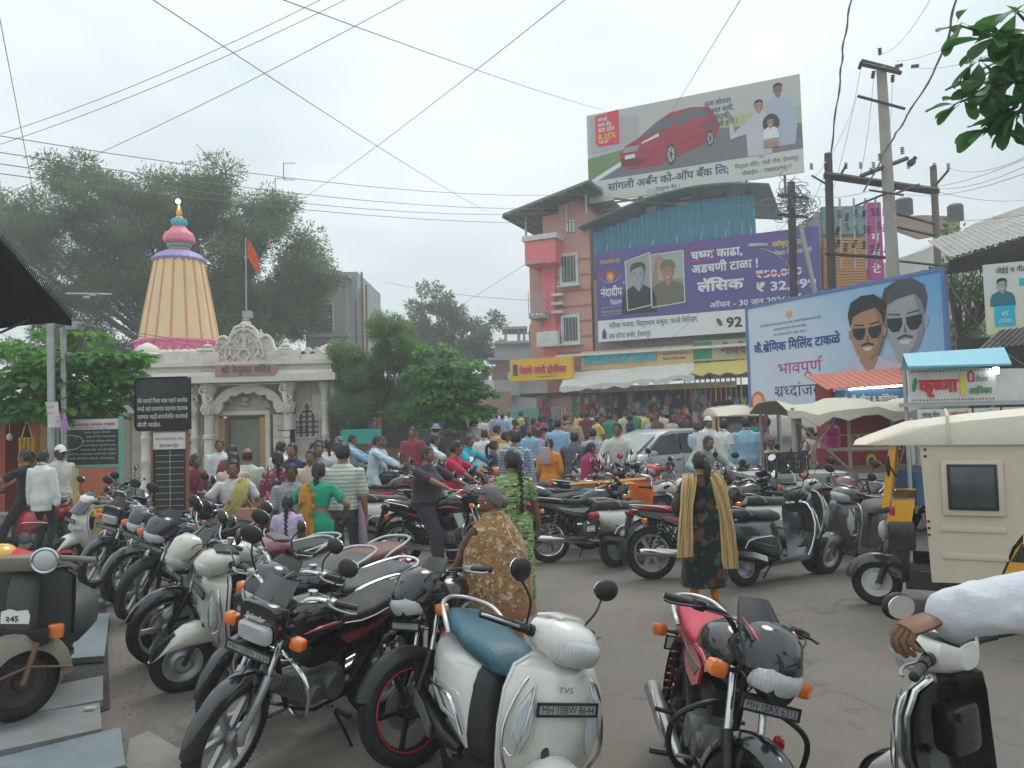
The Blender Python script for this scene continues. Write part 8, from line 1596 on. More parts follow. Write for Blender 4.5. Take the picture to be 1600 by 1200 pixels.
b=MB();b.lathe([(0,0),(.13,.0),(.13,.06),(.12,.07),(.13,.09),(.13,.2),(.12,.21),(.13,.23),(.13,.36),(.05,.42)],18,p+Vector((-.42,.02,0)));wj=obj('water_jar',b,mat('jar_pink',(.55,.03,.26),.25,spec=.7));tag(wj, 'pink water jar with a blue cap on the red drinks counter', 'water jar');b=MB();b.lathe([(0,.42),(.05,.42),(.05,.5),(0,.5)],12,p+Vector((-.42,.02,0)));obj('cap',b,mat('cap_blue',(.1,.3,.6),.4),wj)
q=atd(1345,700,16);r_,O=cart('kiosk', 'small kiosk with red tiled roof, blue sign and lit tube lamp', 'kiosk',(q.x,16,gz(q.x,16)));zt=atd(1345,612,15.3).z-gz(q.x,16)
b=MB();b.box((0,.3,1.15),(1.5,.05,2.2));O('back_wall',b,mat('kiosk_red',(.30,.03,.03),.7))
for s in(-1,1):b=MB();b.box((s*.75,-.1,1.2),(.06,.8,2.4));O('side_wall',b,mat('kiosk_red',(.3,.03,.03),.7))
b=MB();b.box((.02,-.62,zt-.14),(1.5,.06,.36));O('sign',b,mat('kiosk_blue',(.03,.16,.36),.4));Bq=Board((-.73,-.655,zt-.30),(1,0,0),(0,0,1),1.5,.36);Bq.text('ओ. बी. चोप्रा & कोल्ड्रिंक',.08,.1,.16,WHITEINK,r_,world=False,width=1.15,bold=.02)
TILE=mat('roof_tile_red',(.42,.10,.06),.6,var=.12,scale=8)
for i in range(14):
 b=MB();x_=-.98+.15*i;b.slab([[Vector((x_+.075*j,y_,z_+.03*(1-(j-1)**2)+.03*i/4))for j in(0,1,2)]for y_,z_ in((-.85,zt+.05),(-.3,zt+.22),(.3,zt+.40))],(0,0,-.015));O('roof_tile',b,TILE,None,True)
b=MB();b.cyl((-.5,-.72,zt+.06),(.55,-.72,zt+.10),.02,n=8);O('tube_lamp',b,mat('tube_lit',(1,1,1),.3,var=0,emit=(1,.72,.5),es=9),None,True)
b=MB();b.box((0,-.3,1.35),(1.4,.3,.03));b.box((0,0,1.75),(1.4,.3,.03));O('shelf',b,wood)
q=atd(1500,640,11.4);kr,O=cart('ice_cream_cart', 'painted kulfi cart with pale blue roof and red sign lettering', 'cart',(q.x,11.9,0));Wk=Wall((q.x,11.4,0),(1,-.03))
zs1=Wk.hit(1490,577)[1];zs0=Wk.hit(1490,628)[1];ul,um=Wk.hit(1418,600)[0],Wk.hit(1556,600)[0];PW=mat('cart_white',(.62,.62,.58),.5,dirt=.2);AL2=mat('cart_alu',(.42,.43,.43),.4,.6)
b=MB();b.box(((ul+um)/2,-.5,(zs0+zs1)/2),(um-ul,.05,zs1-zs0));O('sign',b,PW);b=MB();b.box(((ul+um)/2+.9,-.3,(zs0+zs1)/2),(1.1,.05,zs1-zs0),rz=.2);O('sign',b,PW)
b=MB();y0=-.75;g=[[Vector((ul-.12,y0,zs1+.05)),Vector((um+.1,y0,zs1+.05))],[Vector((ul+.25,.1,zs1+.30)),Vector((um+.55,.1,zs1+.36))],[Vector((ul+.6,.9,zs1+.05)),Vector((um+.5,.9,zs1+.05))]];b.slab(g,(0,0,-.03));O('roof',b,mat('pale_blue_roof',(.16,.42,.52),.5,.1,dirt=.2));b=MB();b.box(((ul+um)/2+.4,-.45,zs0-.03),(um-ul+1.0,.12,.06));b.box(((ul+um)/2+.4,-.45,zs0-.32),(um-ul+1.0,.12,.05));O('rail',b,AL2)
Bq=Board((ul,-.53,zs0),(1,0,0),(0,0,1),um-ul,zs1-zs0);w_,h_=um-ul,zs1-zs0;GN=flatm('sign_green',(.02,.26,.10));Bq.text('कृष्णा',w_*.11,h_*.33,h_*.55,flatm('sign_red',(.6,.02,.02)),kr,world=False,width=w_*.44,bold=.05);Bq.poly('print',[(w_*.58,h_*.2),(w_*.64,h_*.2),(w_*.64,h_*.85),(w_*.58,h_*.85)],YL,kr,.006,False);Bq.text('विशेष',w_*.76,h_*.6,h_*.22,NV,kr,world=False,width=w_*.14);Bq.text('आईस्क्रिम',w_*.68,h_*.24,h_*.26,GN,kr,world=False,width=w_*.26,bold=.03)
Bq.ell('print',(w_*.06,h_*.55),(w_*.025,h_*.22),GN,kr,.006,rot=-.2,world=False);Bq.line('print',[(w_*.68,h_*.62),(w_*.68,h_*.85),(w_*.71,h_*.93),(w_*.74,h_*.85),(w_*.74,h_*.62),(w_*.68,h_*.62)],.025,flatm('sign_red',(.6,.02,.02)),kr,.006,world=False)
for k in range(24):
 for y_ in(.05,.93):Bq.poly('border_check',[(w_*(.03+.04*k),h_*y_),(w_*(.045+.04*k),h_*y_),(w_*(.045+.04*k),h_*(y_+.05)),(w_*(.03+.04*k),h_*(y_+.05))],(flatm('sign_red',(.6,.02,.02)),GN,NV)[k%3],kr,.006,False)
for k,t_ in enumerate(('काजू रोल', 'मटई कुल्फी', 'बदामरोल', 'केसर')):
 b=MB();x_=ul+.1+.42*k;b.box((x_+.19,-.52,zs0-.18),(.38,.02,.16));O('flavour_board',b,PW);Bq=Board((x_,-.532,zs0-.24),(1,0,0),(0,0,1),.38,.16);Bq.text(t_,.06,.03,.09,(NV,flatm('sign_red',(.6,.02,.02)),GN,NV)[k],kr,world=False,width=.26,bold=.02)
for x_ in(ul,um,um+1.2):b=MB();b.cyl((x_,-.4,.1),(x_,-.4,zs1),.03,n=8);O('post',b,AL2,None,True)
b=MB();b.box((.5,.1,.75),(2.2,.8,.5));O('cart_body',b,mat('cart_blue',(.03,.09,.16),.5));b=MB();b.rbox((ul+1.25,-.6,zs1-.04),(.08,.06,.1),.02);O('lamp',b,mat('spire_lamp',(1,1,1)),None,True)
q=atd(565,720,20);r_,O=cart('hand_cart', 'turquoise canopied handcart near the temple corner', 'cart',(q.x,20,0));zz=atd(560,682,20).z;TQ=mat('cart_turquoise',(.03,.36,.30),.6,dirt=.2)
b=MB();b.box((0,0,zz),(.9,.7,.36));O('canopy',b,TQ);b=MB();b.box((0,0,.75),(1.0,.7,.35));O('body',b,TQ);[O('post',MB().cyl((x_,y_,.5),(x_,y_,zz),.02,n=6),STEEL)for x_ in(-.42,.42)for y_ in(-.3,.3)]
q=atd(618,700,26);r_,O=cart('stall', 'bright stall hung with multicoloured packets behind the young tree', 'stall',(q.x,26,0));b=MB();b.box((.5,.6,1.3),(3.2,.05,2.6));O('back_wall',b,mat('stall_wall',(.25,.33,.35),.7));b=MB();b.box((.6,0,2.35),(3.2,1.2,.05));O('roof',b,TW_);b=MB();b.box((.6,-.2,.6),(2.8,.6,1.1));O('counter',b,wood);rr=random.Random(77)
for i in range(6):
 for j in range(12):o=link('packet',BOXM,r_);o.location=(-.75+.16*i+(1.6 if i>2 else 0),-.55,2.2-.13*j);o.scale=(.6,.8,.42);setmats(o,[GM[rr.randrange(7)]])
q=Vector((ray(1262,760).x*10.6,0,0));bk=thing('bicycle', 'black bicycle wheel and frame behind the dark scooters', 'bicycle',(q.x,10.6,0));
for x_ in(0,1.0):
 b=MB();b.tube([(x_+.33*math.cos(t),0,.34+.33*math.sin(t))for t in np.linspace(0,2*PI,32,endpoint=False)],.018,6,closed=True);w_=obj('wheel',b,RUBBER,bk,False);b=MB();[b.cyl((x_,0,.34),(x_+.32*math.cos(t),0,.34+.32*math.sin(t)),.0025,n=3)for t in np.linspace(0,6.1,24)];obj('spokes',b,CHROME,w_,False)
b=MB();[b.cyl(a,c_,.014,n=6)for a,c_ in(((0,0,.34),(.25,0,.8)),((0,0,.34),(.4,0,.3)),((.25,0,.8),(.4,0,.3)),((.4,0,.3),(.85,0,.75)),((.25,0,.78),(.82,0,.85)),((1,0,.34),(.8,0,.98)))];obj('frame',b,BLKMET,bk,False);b=MB();b.tube([(.75,-.28,1.0),(.8,0,.98),(.75,.28,1.0)],.012,6);obj('handlebar',b,CHROME,bk,False);b=MB();b.loft([(.1,.88,.08,.03),(.25,.88,.05,.03),(.38,.88,.02,.02)],10);obj('saddle',b,SEATB,bk,False)
q=atd(458,760,15);r_,O=cart('stand', 'thin black stand with a flat plate in front of the temple pillar', 'stand',(q.x,15,0));z1=atd(458,672,15).z;b=MB();b.cyl((0,0,0),(0,0,z1),.05,n=8);O('post',b,BLKMET,None,True);b=MB();b.box((0,0,z1),(.5,.3,.02));O('plate',b,BLKMET)
OR_=mat('orange_iron',(.62,.25,.02),.5,dirt=.2)
q=atd(985,760,11.5);r_,O=cart('luggage_trailer', 'orange tubular trailer frame draped with a green and orange cloth between parked bikes', 'trailer',(q.x,11.5,0));[O('rail',MB().tube([a,c_],.03,4),OR_)for a,c_ in(((-.9,0,.95),(.2,-.2,1.02)),((-.6,-.2,.85),(-.2,-.2,1.05)),((-.2,-.3,.98),(.6,-.2,.92)),((.1,-.3,.55),(.75,-.4,.95)),((.3,-.2,.9),(.9,-.2,1.0)))]
b=MB();b.slab([[Vector((-.25+.85*i/8,-.3-.03*math.sin(i*2),1.0-.02*i/8))for i in range(9)],[Vector((-.1+.55*i/8,-.34-.03*math.sin(i*2+1),.8))for i in range(9)],[Vector((.05+.15*i/8,-.36,.62))for i in range(9)]],(0,.01,0));O('cloth',b,printed('tri_cloth',(.03,.18,.14),[(.6,.14,.02)],1.6,.5),None,True)
# parked and ridden two-wheelers
WT=paint('pearl_white',(.62,.61,.56),.2);CRW=paint('cream_white',(.50,.49,.42),.25);REDP=paint('bright_red',(.50,.02,.04));MAR=paint('maroon',(.16,.03,.04));SIL=paint('silver_grey',(.30,.31,.32));NVB=paint('navy_black',(.018,.022,.045));DGR=paint('dark_grey_green',(.03,.045,.05));ORG=paint('orange',(.75,.20,.03));BLUEP=paint('blue',(.04,.10,.35));GRP=paint('graphite',(.07,.07,.075))
TEALS=mat('teal_seat_vinyl',(.02,.085,.12),.42,var=.3,scale=4,bump=.2,bscale=60,dirt=.3,dcol=(.16,.22,.24));REDS=mat('red_seat_vinyl',(.42,.02,.05),.45,bump=.15,bscale=80);GRS=mat('grey_seat_vinyl',(.07,.07,.075),.55,bump=.3,bscale=120,dirt=.4,dcol=(.16,.15,.14));BRS=mat('brown_seat_vinyl',(.16,.06,.045),.5,bump=.2,bscale=90)
V=vehicle;FR='motorcycles and scooters parked across the square'
V('scooter', 'sport',100,893,-125,steer=8,paint_=WT,accent=GREYP,plate='MH10DB4412',label='white sporty scooter with smoked windscreen, leftmost of the parked row',group=FR)
V('motorcycle', 'classic',150,919,-110,steer=12,paint_=NVB,panel=PLAS,plate='MH10CA0762',label='dark motorcycle with black visor and orange indicators right of the white sporty scooter',group=FR)
V('motorcycle', 'glamour',190,941,-116,steer=15,paint_=BLKG,accent=MAR,plate='MH10AK1275',label='black and maroon motorcycle third from the left in the parked row',group=FR)
V('motorcycle', 'shine',215,969,-118,steer=18,paint_=NVB,accent=REDP,plate='MH10BL5531',label='dark motorcycle with silver wheel just left of the rusty notice pole',group=FR)
V('motorcycle', 'splendor',300,905,-122,steer=10,paint_=NVB,accent=BLUEP,plate='MH10CF4083',label='navy motorcycle directly behind the rusty notice pole',group=FR)
V('motorcycle', 'shine',258,1036,-138,steer=8,paint_=CRW,panel=BLKG,accent=GRP,plate='MH10EJ2217',label='black and white motorcycle squeezed left of the cream scooter',group=FR)
V('scooter', 'steelrim',282,1078,-143,steer=-6,lean=12,paint_=CRW,panel=PLAS,seat=GRS,plate='MH10DX4805',label='cream scooter with chrome mirror and slanted apron lamps in the left row',group=FR)
V('motorcycle', 'glamour',xy=(-1.42,5.45),heading=-128,steer=14,paint_=BLKG,accent=GRP,seat=GRS,plate='',label='black faired motorcycle between the cream scooter and the large black one',group=FR)
V('scooter', 'access',xy=(-1.75,6.6),heading=-140,paint_=MAR,seat=BRS,panel=GREYP,label='maroon scooter with brown seat behind the cream scooter',group=FR,steer=5)
V('scooter', 'steelrim',xy=(-2.45,6.9),heading=-142,paint_=SIL,seat=GRS,panel=PLAS,label='silver scooter with a clear visor behind the black and white motorcycle',group=FR,steer=5)
V('motorcycle', 'splendor',xy=(-1.26,4.68),heading=-120,steer=13,lean=10,paint_=BLKG,accent=paint('brick_red',(.22,.03,.025)),seat=SEATB,plate='MH·10EN·3634',label='large glossy black motorcycle with red side seat band and two orange indicators',group=FR)
V('motorcycle', 'shine',622,1190,-106,steer=-36,lean=9,paint_=BLKG,accent=SIL,seat=GRS,rimcol=BLKMET,rimk='five',redrim=True,mirrors=(0,0),label='black motorcycle with red striped front wheel beside the old woman',group=FR)
V('scooter', 'jupiter',xy=(-.13,3.72),heading=-66,steer=20,lean=10,paint_=WT,panel=PLAS,accent=SIL,seat=TEALS,plate='MH·10BW·8644',label='white scooter with faded teal seat and chrome guards in the foreground',group=FR,mirrors=(1,1))
V('motorcycle', 'discover',xy=(.84,3.72),heading=-92,steer=22,lean=10,paint_=BLKG,accent=REDP,seat=REDS,rimcol=BLKMET,plate='MH·10AX·6313',chromeguard=False,mirrors=(0,0),label='red and black motorcycle standing alone in the foreground road',group=FR)
V('scooter', 'access',xy=(1.90,2.80),heading=114,steer=4,lean=4,paint_=WT,panel=BLK2,mirrors=(1,0),label='white scooter with black inner shield under the outstretched arm',group=FR)
g_=V('motorcycle', 'glamour',628,884,-16,ref='rear',steer=0,lean=0,paint_=BLKG,accent=REDP,rimcol=ALLOY,seat=SEATB,plate='MH10DT9120',lamp=HEADLIT,label='black and red motorcycle ridden by the man in a charcoal T-shirt',group=FR)
V('motorcycle', 'classic',860,879,14,ref='rear',steer=-10,paint_=BLKG,accent=SIL,rimk='spoke',rimcol=CHROME,label='long black motorcycle with spoked rear wheel right of the green print sari',group=FR)
V('scooter', 'steelrim',962,886,32,ref='rear',steer=-10,paint_=WT,seat=GRS,panel=GREYP,label='white scooter with red tail lamps seen from behind by the red seat bike',group=FR,plate='MH10AZ3306')
V('motorcycle', 'glamour',1022,905,10,ref='rear',steer=-10,paint_=BLKG,accent=REDP,seat=REDS,label='motorcycle with red and black seat behind the woman in beige scarf',group=FR,plate='MH10BT7754')
b_=V('scooter', 'access',1165,916,28,ref='rear',steer=-14,paint_=DGR,panel=GRP,seat=GRS,label='black scooter with chrome trim and open grey leg shield right of the beige scarf',group=FR,plate='MH10CH6041')
V('scooter', 'steelrim',1245,872,24,ref='mid',steer=-8,paint_=WT,seat=GRS,panel=GREYP,label='white scooter tucked behind the black chrome trimmed scooter',group=FR)
def vd(px,d):return(ray(px,700).x*d,d)
for px,d,hd,k,st,pt,ac,se,lb in((1070,11.6,-120, 'scooter', 'steelrim',WT,SIL,GRS, 'white scooter facing left behind the woman in beige scarf'),(1165,10.9,22, 'motorcycle', 'classic',BLKG,GRP,SEATB, 'black motorcycle with round tank above the black scooter seat'),(1160,12.9,-98, 'motorcycle', 'shine',GRP,SIL,SEATB, 'graphite motorcycle facing the camera with a white plate left of the crate'),(1105,12.6,-70, 'motorcycle', 'shine',BLKG,SIL,SEATB, 'black motorcycle with silver cowl facing right of the white left-facing scooter'),(1325,10.9,-132, 'motorcycle', 'shine',MAR,REDP,SEATB, 'maroon motorcycle with tilted plate beside the near auto rickshaw'),(1335,9.6,-150, 'scooter', 'access',GRP,SIL,GRS, 'dark grey scooter pointing left in front of the near auto rickshaw'),(868,13.4,-12, 'scooter', 'steelrim',WT,SIL,GRS, 'white scooter in the middle of the square by the checked shirt man'),(742,14.2,-30, 'scooter', 'access',ORG,GREYP,GRS, 'bright orange scooter in the middle crowd'),(617,13.6,14, 'motorcycle', 'shine',BLKG,REDP,SEATB, 'dark motorcycle with a glowing red tail lamp left of the charcoal T-shirt man'),(640,12.0,20, 'scooter', 'steelrim',WT,REDP,GRS, 'white and red tailed scooter just behind the charcoal T-shirt man'),(700,12.6,30, 'motorcycle', 'classic',BLKG,GRP,SEATB, 'black motorcycle behind the rider with two round mirrors'),(850,11.6,170, 'motorcycle', 'shine',BLKG,GRP,SEATB, 'black motorcycle facing left behind the long spoked one'),(905,12.2,12, 'motorcycle', 'glamour',GRP,SIL,SEATB, 'grey black motorcycle left of the orange trailer frame'),(930,13.4,20, 'motorcycle', 'splendor',BLKG,SIL,SEATB, 'black motorcycle under the boy in a magenta T-shirt'),(960,14.6,-20, 'scooter', 'access',BLKG,GREYP,GRS, 'black scooter held by the man in cream shirt'),(900,14.5,75, 'motorcycle', 'classic',SIL,GRP,SEATB, 'silver engine motorcycle under the man in dark jacket'),(1015,13.2,150, 'motorcycle', 'shine',BLKG,REDP,SEATB, 'black and red motorcycle in front of the silver hatchback'),(1045,14.2,-160, 'scooter', 'access',REDP,GREYP,GRS, 'red scooter close behind the silver hatchback tail'),(770,12.6,-20, 'motorcycle', 'glamour',MAR,SIL,SEATB, 'maroon motorcycle with its headlamp on behind the green print sari'),(725,12.0,-14, 'motorcycle', 'shine',REDP,SIL,SEATB, 'red motorcycle under the man in crimson sweater'),(690,14.8,10, 'motorcycle', 'classic',BLKG,GRP,SEATB, 'black motorcycle in the shade of the broad-leaved tree'),(560,17.0,4, 'motorcycle', 'splendor',BLKG,REDP,SEATB, 'dark motorcycle carrying the couple past the temple'),(600,15.2,8, 'motorcycle', 'classic',BLKG,GRP,SEATB, 'black motorcycle under the man in pale blue kurta'),(330,14.6,-160, 'motorcycle', 'shine',BLKG,REDP,SEATB, 'black and red motorcycle by the left temple pillar'),(232,12.8,160, 'motorcycle', 'glamour',GRP,REDP,SEATB, 'grey motorcycle with red tail lamp behind the lower notice board'),(375,9.8,-150, 'motorcycle', 'splendor',BLKG,GRP,SEATB, 'black motorcycle beside the woman in yellow floral sari'),(290,9.2,-130, 'motorcycle', 'classic',GRP,SIL,SEATB, 'grey motorcycle right behind the notice boards'),(440,12.8,175, 'scooter', 'steelrim',WT,REDP,BRS, 'white scooter with brown seat behind the boy in grey shirt'),(190,11.2,-60, 'motorcycle', 'classic',BLKG,GRP,SEATB, 'dark motorcycle near the flower table'),(1210,14.6,-90, 'scooter', 'access',GRP,SIL,GRS, 'grey scooter standing left of the black crate'),(800,15.4,20, 'motorcycle', 'shine',BLKG,GRP,SEATB, 'black motorcycle in the crowd behind the checked shirt'),(655,17.5,-5, 'motorcycle', 'classic',BLKG,SIL,SEATB, 'distant dark motorcycle in front of the broad-leaved tree'),(18,12.4,186, 'scooter', 'access',REDP,GREYP,SEATB, 'red scooter ridden off the left edge')):
 V(k,st,xy=vd(px,d),heading=hd,paint_=pt,accent=ac,seat=se,steer=(0,14,-10)[int(px)%3],label=lb,group=FR,tail=REDLIT if 'glow' in lb or 'red tail lamp' in lb else None,lamp=HEADLIT if 'headlamp on' in lb else None,lean=0 if 'ridden' in lb or 'carry' in lb or 'under the' in lb else 8,panel=GRP if st=='access' else None)
q=at(20,1130,.07);rs_=thing('scooter', 'old rusty grey scooter with round headlamp and torn number sticker at the left edge', 'scooter',(q.x-.02,q.y+.05,q.z-.0));rs_.rotation_euler=(R(-3),0,R(-72));OLD=mat('old_scooter_paint',(.055,.065,.06),.5,var=.3,scale=3,dirt=1,dcol=(.24,.09,.04));OLD2=mat('old_fender_paint',(.17,.165,.125),.55,var=.3,scale=4,dirt=1,dcol=(.22,.09,.04));O=lambda n,b,m,p=rs_:obj(n,b,m,p,False)
SMo=Matrix.Rotation(R(-52),4, 'Z');M=SMo@Matrix.Translation((0,0,.25));b=MB();b.cyl((0,-.08,0),(0,.08,0),.02).xf(M);w_=O('wheel',b,RUST);O('tyre',tyre_mb(.25,.1).xf(M),RUBBER,w_);O('rim',rim_mb(.25,.1, 'disc').xf(M),mat('rim_dirty',(.05,.045,.04),.7,dirt=.5),w_)
b=arc_strip(.33,-2,178,.24,.10,c=(0,0,.24)).xf(SMo);O('front_mudguard',b,OLD2);b=MB();b.tube([(-.28,.125,.30),(0,.13,.36),(.30,.12,.28)],.008,6);b.tube([(.02,.12,.25),(-.05,.12,.5)],.018,8);b.xf(SMo);O('trailing_arm',b,RUST)
b=MB();g=[[Vector((-.02-.09*abs(q_)**2-.2*t,q_*(.27-.03*t+(0 if t>.1 else-.05)),.95-.48*t))for q_ in np.linspace(-1,1,13)]for t in(0,.05,.12,.5,.85,1)];b.slab(g,(-.012,0,0));ls=O('leg_shield',b,OLD);b=MB();b.tube([g[i][0]for i in range(6)],.013,6);b.tube([g[i][-1]for i in range(6)],.013,6);b.tube(g[0],.013,6);O('shield_edge',b,BLKMET,ls)
b=MB();b.loft([(-.03,.72,.09,.24),(.02,.70,.085,.22),(.045,.66,.06,.15)],16,3.5);O('steering_cover',b,OLD,ls);b=MB();b.rbox((.03,0,.53),(.05,.34,.11),.02);O('grille',b,BLKMET,ls)
for k in range(4):b=MB();b.box((.058,0,.495+.023*k),(.006,.28,.008));O('grille_slat',b,PLAS,ls)
for s in(-1,1):b=MB();b.rbox((-.02,s*.2,.55),(.06,.09,.09),.015);O('indicator',b,AMBER,ls)
Bq=Board((.062,-.1,.62),(0,1,0),(0,0,1),.17,.09);Bq.poly('sticker',[(0,.01),(.16,0),(.165,.05),(.15,.09),(.09,.085),(.05,.1),(0,.085)],WHITEINK,rs_,.002,False);Bq.text('२45',.025,.02,.05,INK,rs_,world=False,off=.004,bold=.02)
b=MB();b.lathe([(0,-.1),(.055,-.09),(.075,-.03),(.075,.02)],20,(.10,.14,1.03), 'x');O('headlamp_shell',b,OLD);b=MB();b.lathe([(.070,.015),(.055,.035),(.03,.042),(0,.043)],20,(.10,.14,1.03), 'x');O('headlamp',b,GLASSL);b=MB();b.tube([(.103+.0,.14+.076*math.cos(t),1.03+.076*math.sin(t))for t in np.linspace(0,6.28,20,endpoint=False)],.009,6,closed=True);b.xf(Matrix.Translation((.015,0,0)));O('headlamp_ring',b,CHROME)
b=MB();b.tube([(-.1,-.38,1.0),(.02,-.12,1.03),(.05,0,1.0),(.02,.2,1.03),(-.05,.4,1.0)],.02,8);b.rbox((.0,0,1.0),(.16,.3,.1),.04);O('handlebar',b,OLD2);b=MB();b.loft([(-.3,.78,.12,.04),(-.5,.82,.16,.06),(-1.0,.82,.15,.05)],16);O('seat',b,SEATB);b=MB();b.loft([(-.25,.45,.12,.12),(-.5,.5,.3,.2),(-.9,.5,.3,.22),(-1.2,.45,.1,.1)],18);O('rear_body',b,OLD);b=MB();b.box((-.35,0,.27),(.5,.4,.04));O('floorboard',b,OLD)
M=Matrix.Translation((-1.15,0,.25));b=MB();b.cyl((0,-.08,0),(0,.08,0),.02).xf(M);w_=O('wheel',b,RUST);O('tyre',tyre_mb(.25,.1).xf(M),RUBBER,w_)
q2=atd(38,868,5.5);b=MB();g=[[q2+Vector((-.25+.1*i,-.25+.13*k,.02+.035*math.sin(i*1.7+k*2.1)-.12*abs(k-2)**1.5*.3))for i in range(6)]for k in range(5)];b.slab(g,(0,0,-.02));tag(obj('cloth',b,cloth('red_cloth',(.55,.03,.05))), 'crumpled red cloth spread over the old rusty scooter', 'cloth');b=MB();b.ball(atd(3,868,5.5),(.1,.12,.085),14,8);tag(obj('helmet',b,paint('helmet_yellow',(.7,.38,.02))), 'yellow rounded helmet on the old scooter at the left edge', 'helmet')
# people
CL={}
def c_(k):
 T=dict(white=(.66,.66,.64),offwhite=(.55,.53,.47),cream=(.56,.47,.35),black=(.022,.022,.025),charcoal=(.045,.04,.05),navy=(.03,.04,.10),sky=(.28,.45,.60),paleblue=(.50,.60,.66),maroon=(.19,.035,.055),wine=(.28,.05,.07),crimson=(.45,.015,.06),magenta=(.38,.03,.12),orange=(.70,.26,.03),ochre=(.55,.30,.09),pink=(.65,.22,.40),lilac=(.50,.42,.58),green=(.02,.26,.15),sage=(.28,.36,.30),brown=(.12,.07,.05),khaki=(.36,.28,.19),grey=(.28,.28,.30),slate=(.09,.10,.13),denim=(.06,.10,.18),turq=(.03,.36,.48),mint=(.46,.55,.44),red=(.5,.03,.05),yellow=(.62,.50,.12),beige=(.50,.40,.30))
 return cloth('cloth_'+k,T[k])
CR_='people crowding the square'
def who(label,px,d,h,face,top,bottom=None,pose='stand',dress='shirt',hair='short',skin=0,lod=0,group=CR_,**k):
 x=ray(px,700).x*d
 return person(label,x=x,y=d,h=h,face=face,pose=pose,dress=dress,top=top if not isinstance(top,str)else c_(top),bottom=c_(bottom)if isinstance(bottom,str)else bottom,hair=hair,skin=skin,lod=lod,group=group,seed=int(px),**k)
def veh_rider(label,o_xy,hd,top,bottom,h=1.7,pose='ride',**k):return person(label,x=o_xy[0],y=o_xy[1],face=hd,h=h,pose=pose,sit=k.pop('sit',(-.22,.88)),top=c_(top),bottom=c_(bottom),group=CR_,**k)
SAR1=printed('sari_ochre_print',(.27,.15,.05),[(.42,.34,.22),(.11,.05,.02)],20,.42,(1,1,.6));SHL=printed('shawl_print',(.30,.165,.065),[(.44,.37,.28),(.17,.085,.04)],19,.40)
r_,J,TM,HM_,ak=person('elderly woman in ochre printed sari looking left with a hand on the handlebar',x=-.13,y=5.02,h=1.50,face=128,pose='stand',dress='sari',top=SAR1,hair='bun',haircol=GREYHAIR,skin=1,lod=2,headyaw=96,arms=[(.40,.16,.96),(.22,-.16,.95)],build=1.0,blousem=c_('brown'),lean=4,seed=3,headpitch=6,pallu=SHL)
b=MB();rs=[]
for z,a,c2 in((.80,.19,.265),(.84,.20,.275),(.95,.20,.28),(1.08,.19,.275),(1.22,.17,.255),(1.31,.145,.225),(1.38,.12,.18),(1.43,.095,.13),(1.47,.08,.095),(1.50,.075,.08)):rs.append([J(a*(1+.03*math.sin(q*9+z*9))*math.cos(q)-.01,c2*(1+.03*math.sin(q*7+z*11))*math.sin(q),z+.05*math.cos(q)*(1.4-z))for q in[2*PI*j/40 for j in range(40)]])
b.rings(rs);obj('shawl',fused(b,.011,1,.015,9,4),SHL,r_,False,ang=60)
b=MB();b.rings([[J(k_*.203*math.cos(q),k_*.295*math.sin(q),z+.05*math.cos(q)*.6)for q in[2*PI*j/32 for j in range(32)]]for z,k_ in((.86,1.03),(.80,1.06),(.765,1.05))],cap=False);obj('shawl_border',b,c_('ochre')if 0 else cloth('border_brown',(.24,.11,.05)),r_,False)
GPS=printed('sari_green_print',(.17,.26,.09),[(.03,.07,.02),(.45,.5,.28)],9,.42,(1,1,3.4), 'V')
who('woman in green printed sari with a long braid, back to camera',800,7.8,1.62,96,GPS,dress='sari',hair='braid',skin=1,lod=2,headyaw=35,blousem=GPS,arms=[(.12,.26,.95),(.18,-.3,.82)])
DRK=printed('kameez_dark_floral',(.010,.014,.013),[(.10,.04,.025),(.035,.085,.075)],7,.40)
p_=at(1103,946);r_,J,TM,HM_,ak=person('woman in dark floral kameez with long beige scarf, back to camera',x=p_.x,y=p_.y,h=1.55,face=92,dress='kameez',top=DRK,bottom=c_('orange'),hair='pony',skin=0,lod=2,sleeve=.8,build=1.05,arms=[(.18,.2,.95),(.18,-.2,.95)],hemz=.22,headyaw=15)
SC=cloth('scarf_beige',(.55,.38,.17),.12,.8,14)
for s in(1,-1):drape(r_, 'scarf',[(.09,s*.10,1.25),(.03,s*.12,1.44),(-.09,s*.15,1.40),(-.135,s*.19,1.2),(-.15,s*.22,1.0),(-.15,s*.235,.8),(-.14,s*.25,.56 if s>0 else.42)],[.06,.07,.085,.085,.07,.075,.085,.09],SC,(0,1,0),amp=.018,folds=11)
r_,J,TM,HM_,ak=person('person in grey white shirt and dark trousers reaching an arm in at the right edge',x=1.585,y=2.10,h=1.88,face=182,pose='stand',dress='shirt',top=cloth('shirt_pale_grey',(.52,.54,.58),.1,1.0,10),bottom=c_('slate'),skin=1,lod=2,sleeve=.98,wrinkle=.012,arms=[(.55,.20,1.275),(-.2,-.2,.85)],hands=[((0,0,-1),.75,(.8,0,-.25)),(None,.4)],hemz=.74)
b=MB();m_=Matrix.Translation(ak[0][2])@Matrix.Rotation(R(10),4, 'Y');b.lathe([(.031,-.05),(.036,-.045),(.036,-.02),(.031,-.015)],18,(0,0,0), 'x').xf(m_);obj('watch',b,STEEL,r_,False)
veh_rider('stocky man in charcoal T-shirt seated on the black and red motorcycle',(g_.location.x,g_.location.y),-16, 'charcoal', 'charcoal',1.66,dress='tshirt',sleeve=.36,lod=2,build=1.85,legw=1.45,hair='crop',feet=[(.0,.30,.09),(.05,-.30,.08)],arms=[(.28,.33,1.06),(.28,-.33,1.06)],headyaw=-4,twist=-12)
FLY=printed('sari_yellow_floral',(.55,.48,.16),[(.50,.16,.10),(.35,.42,.15)],7,.34)
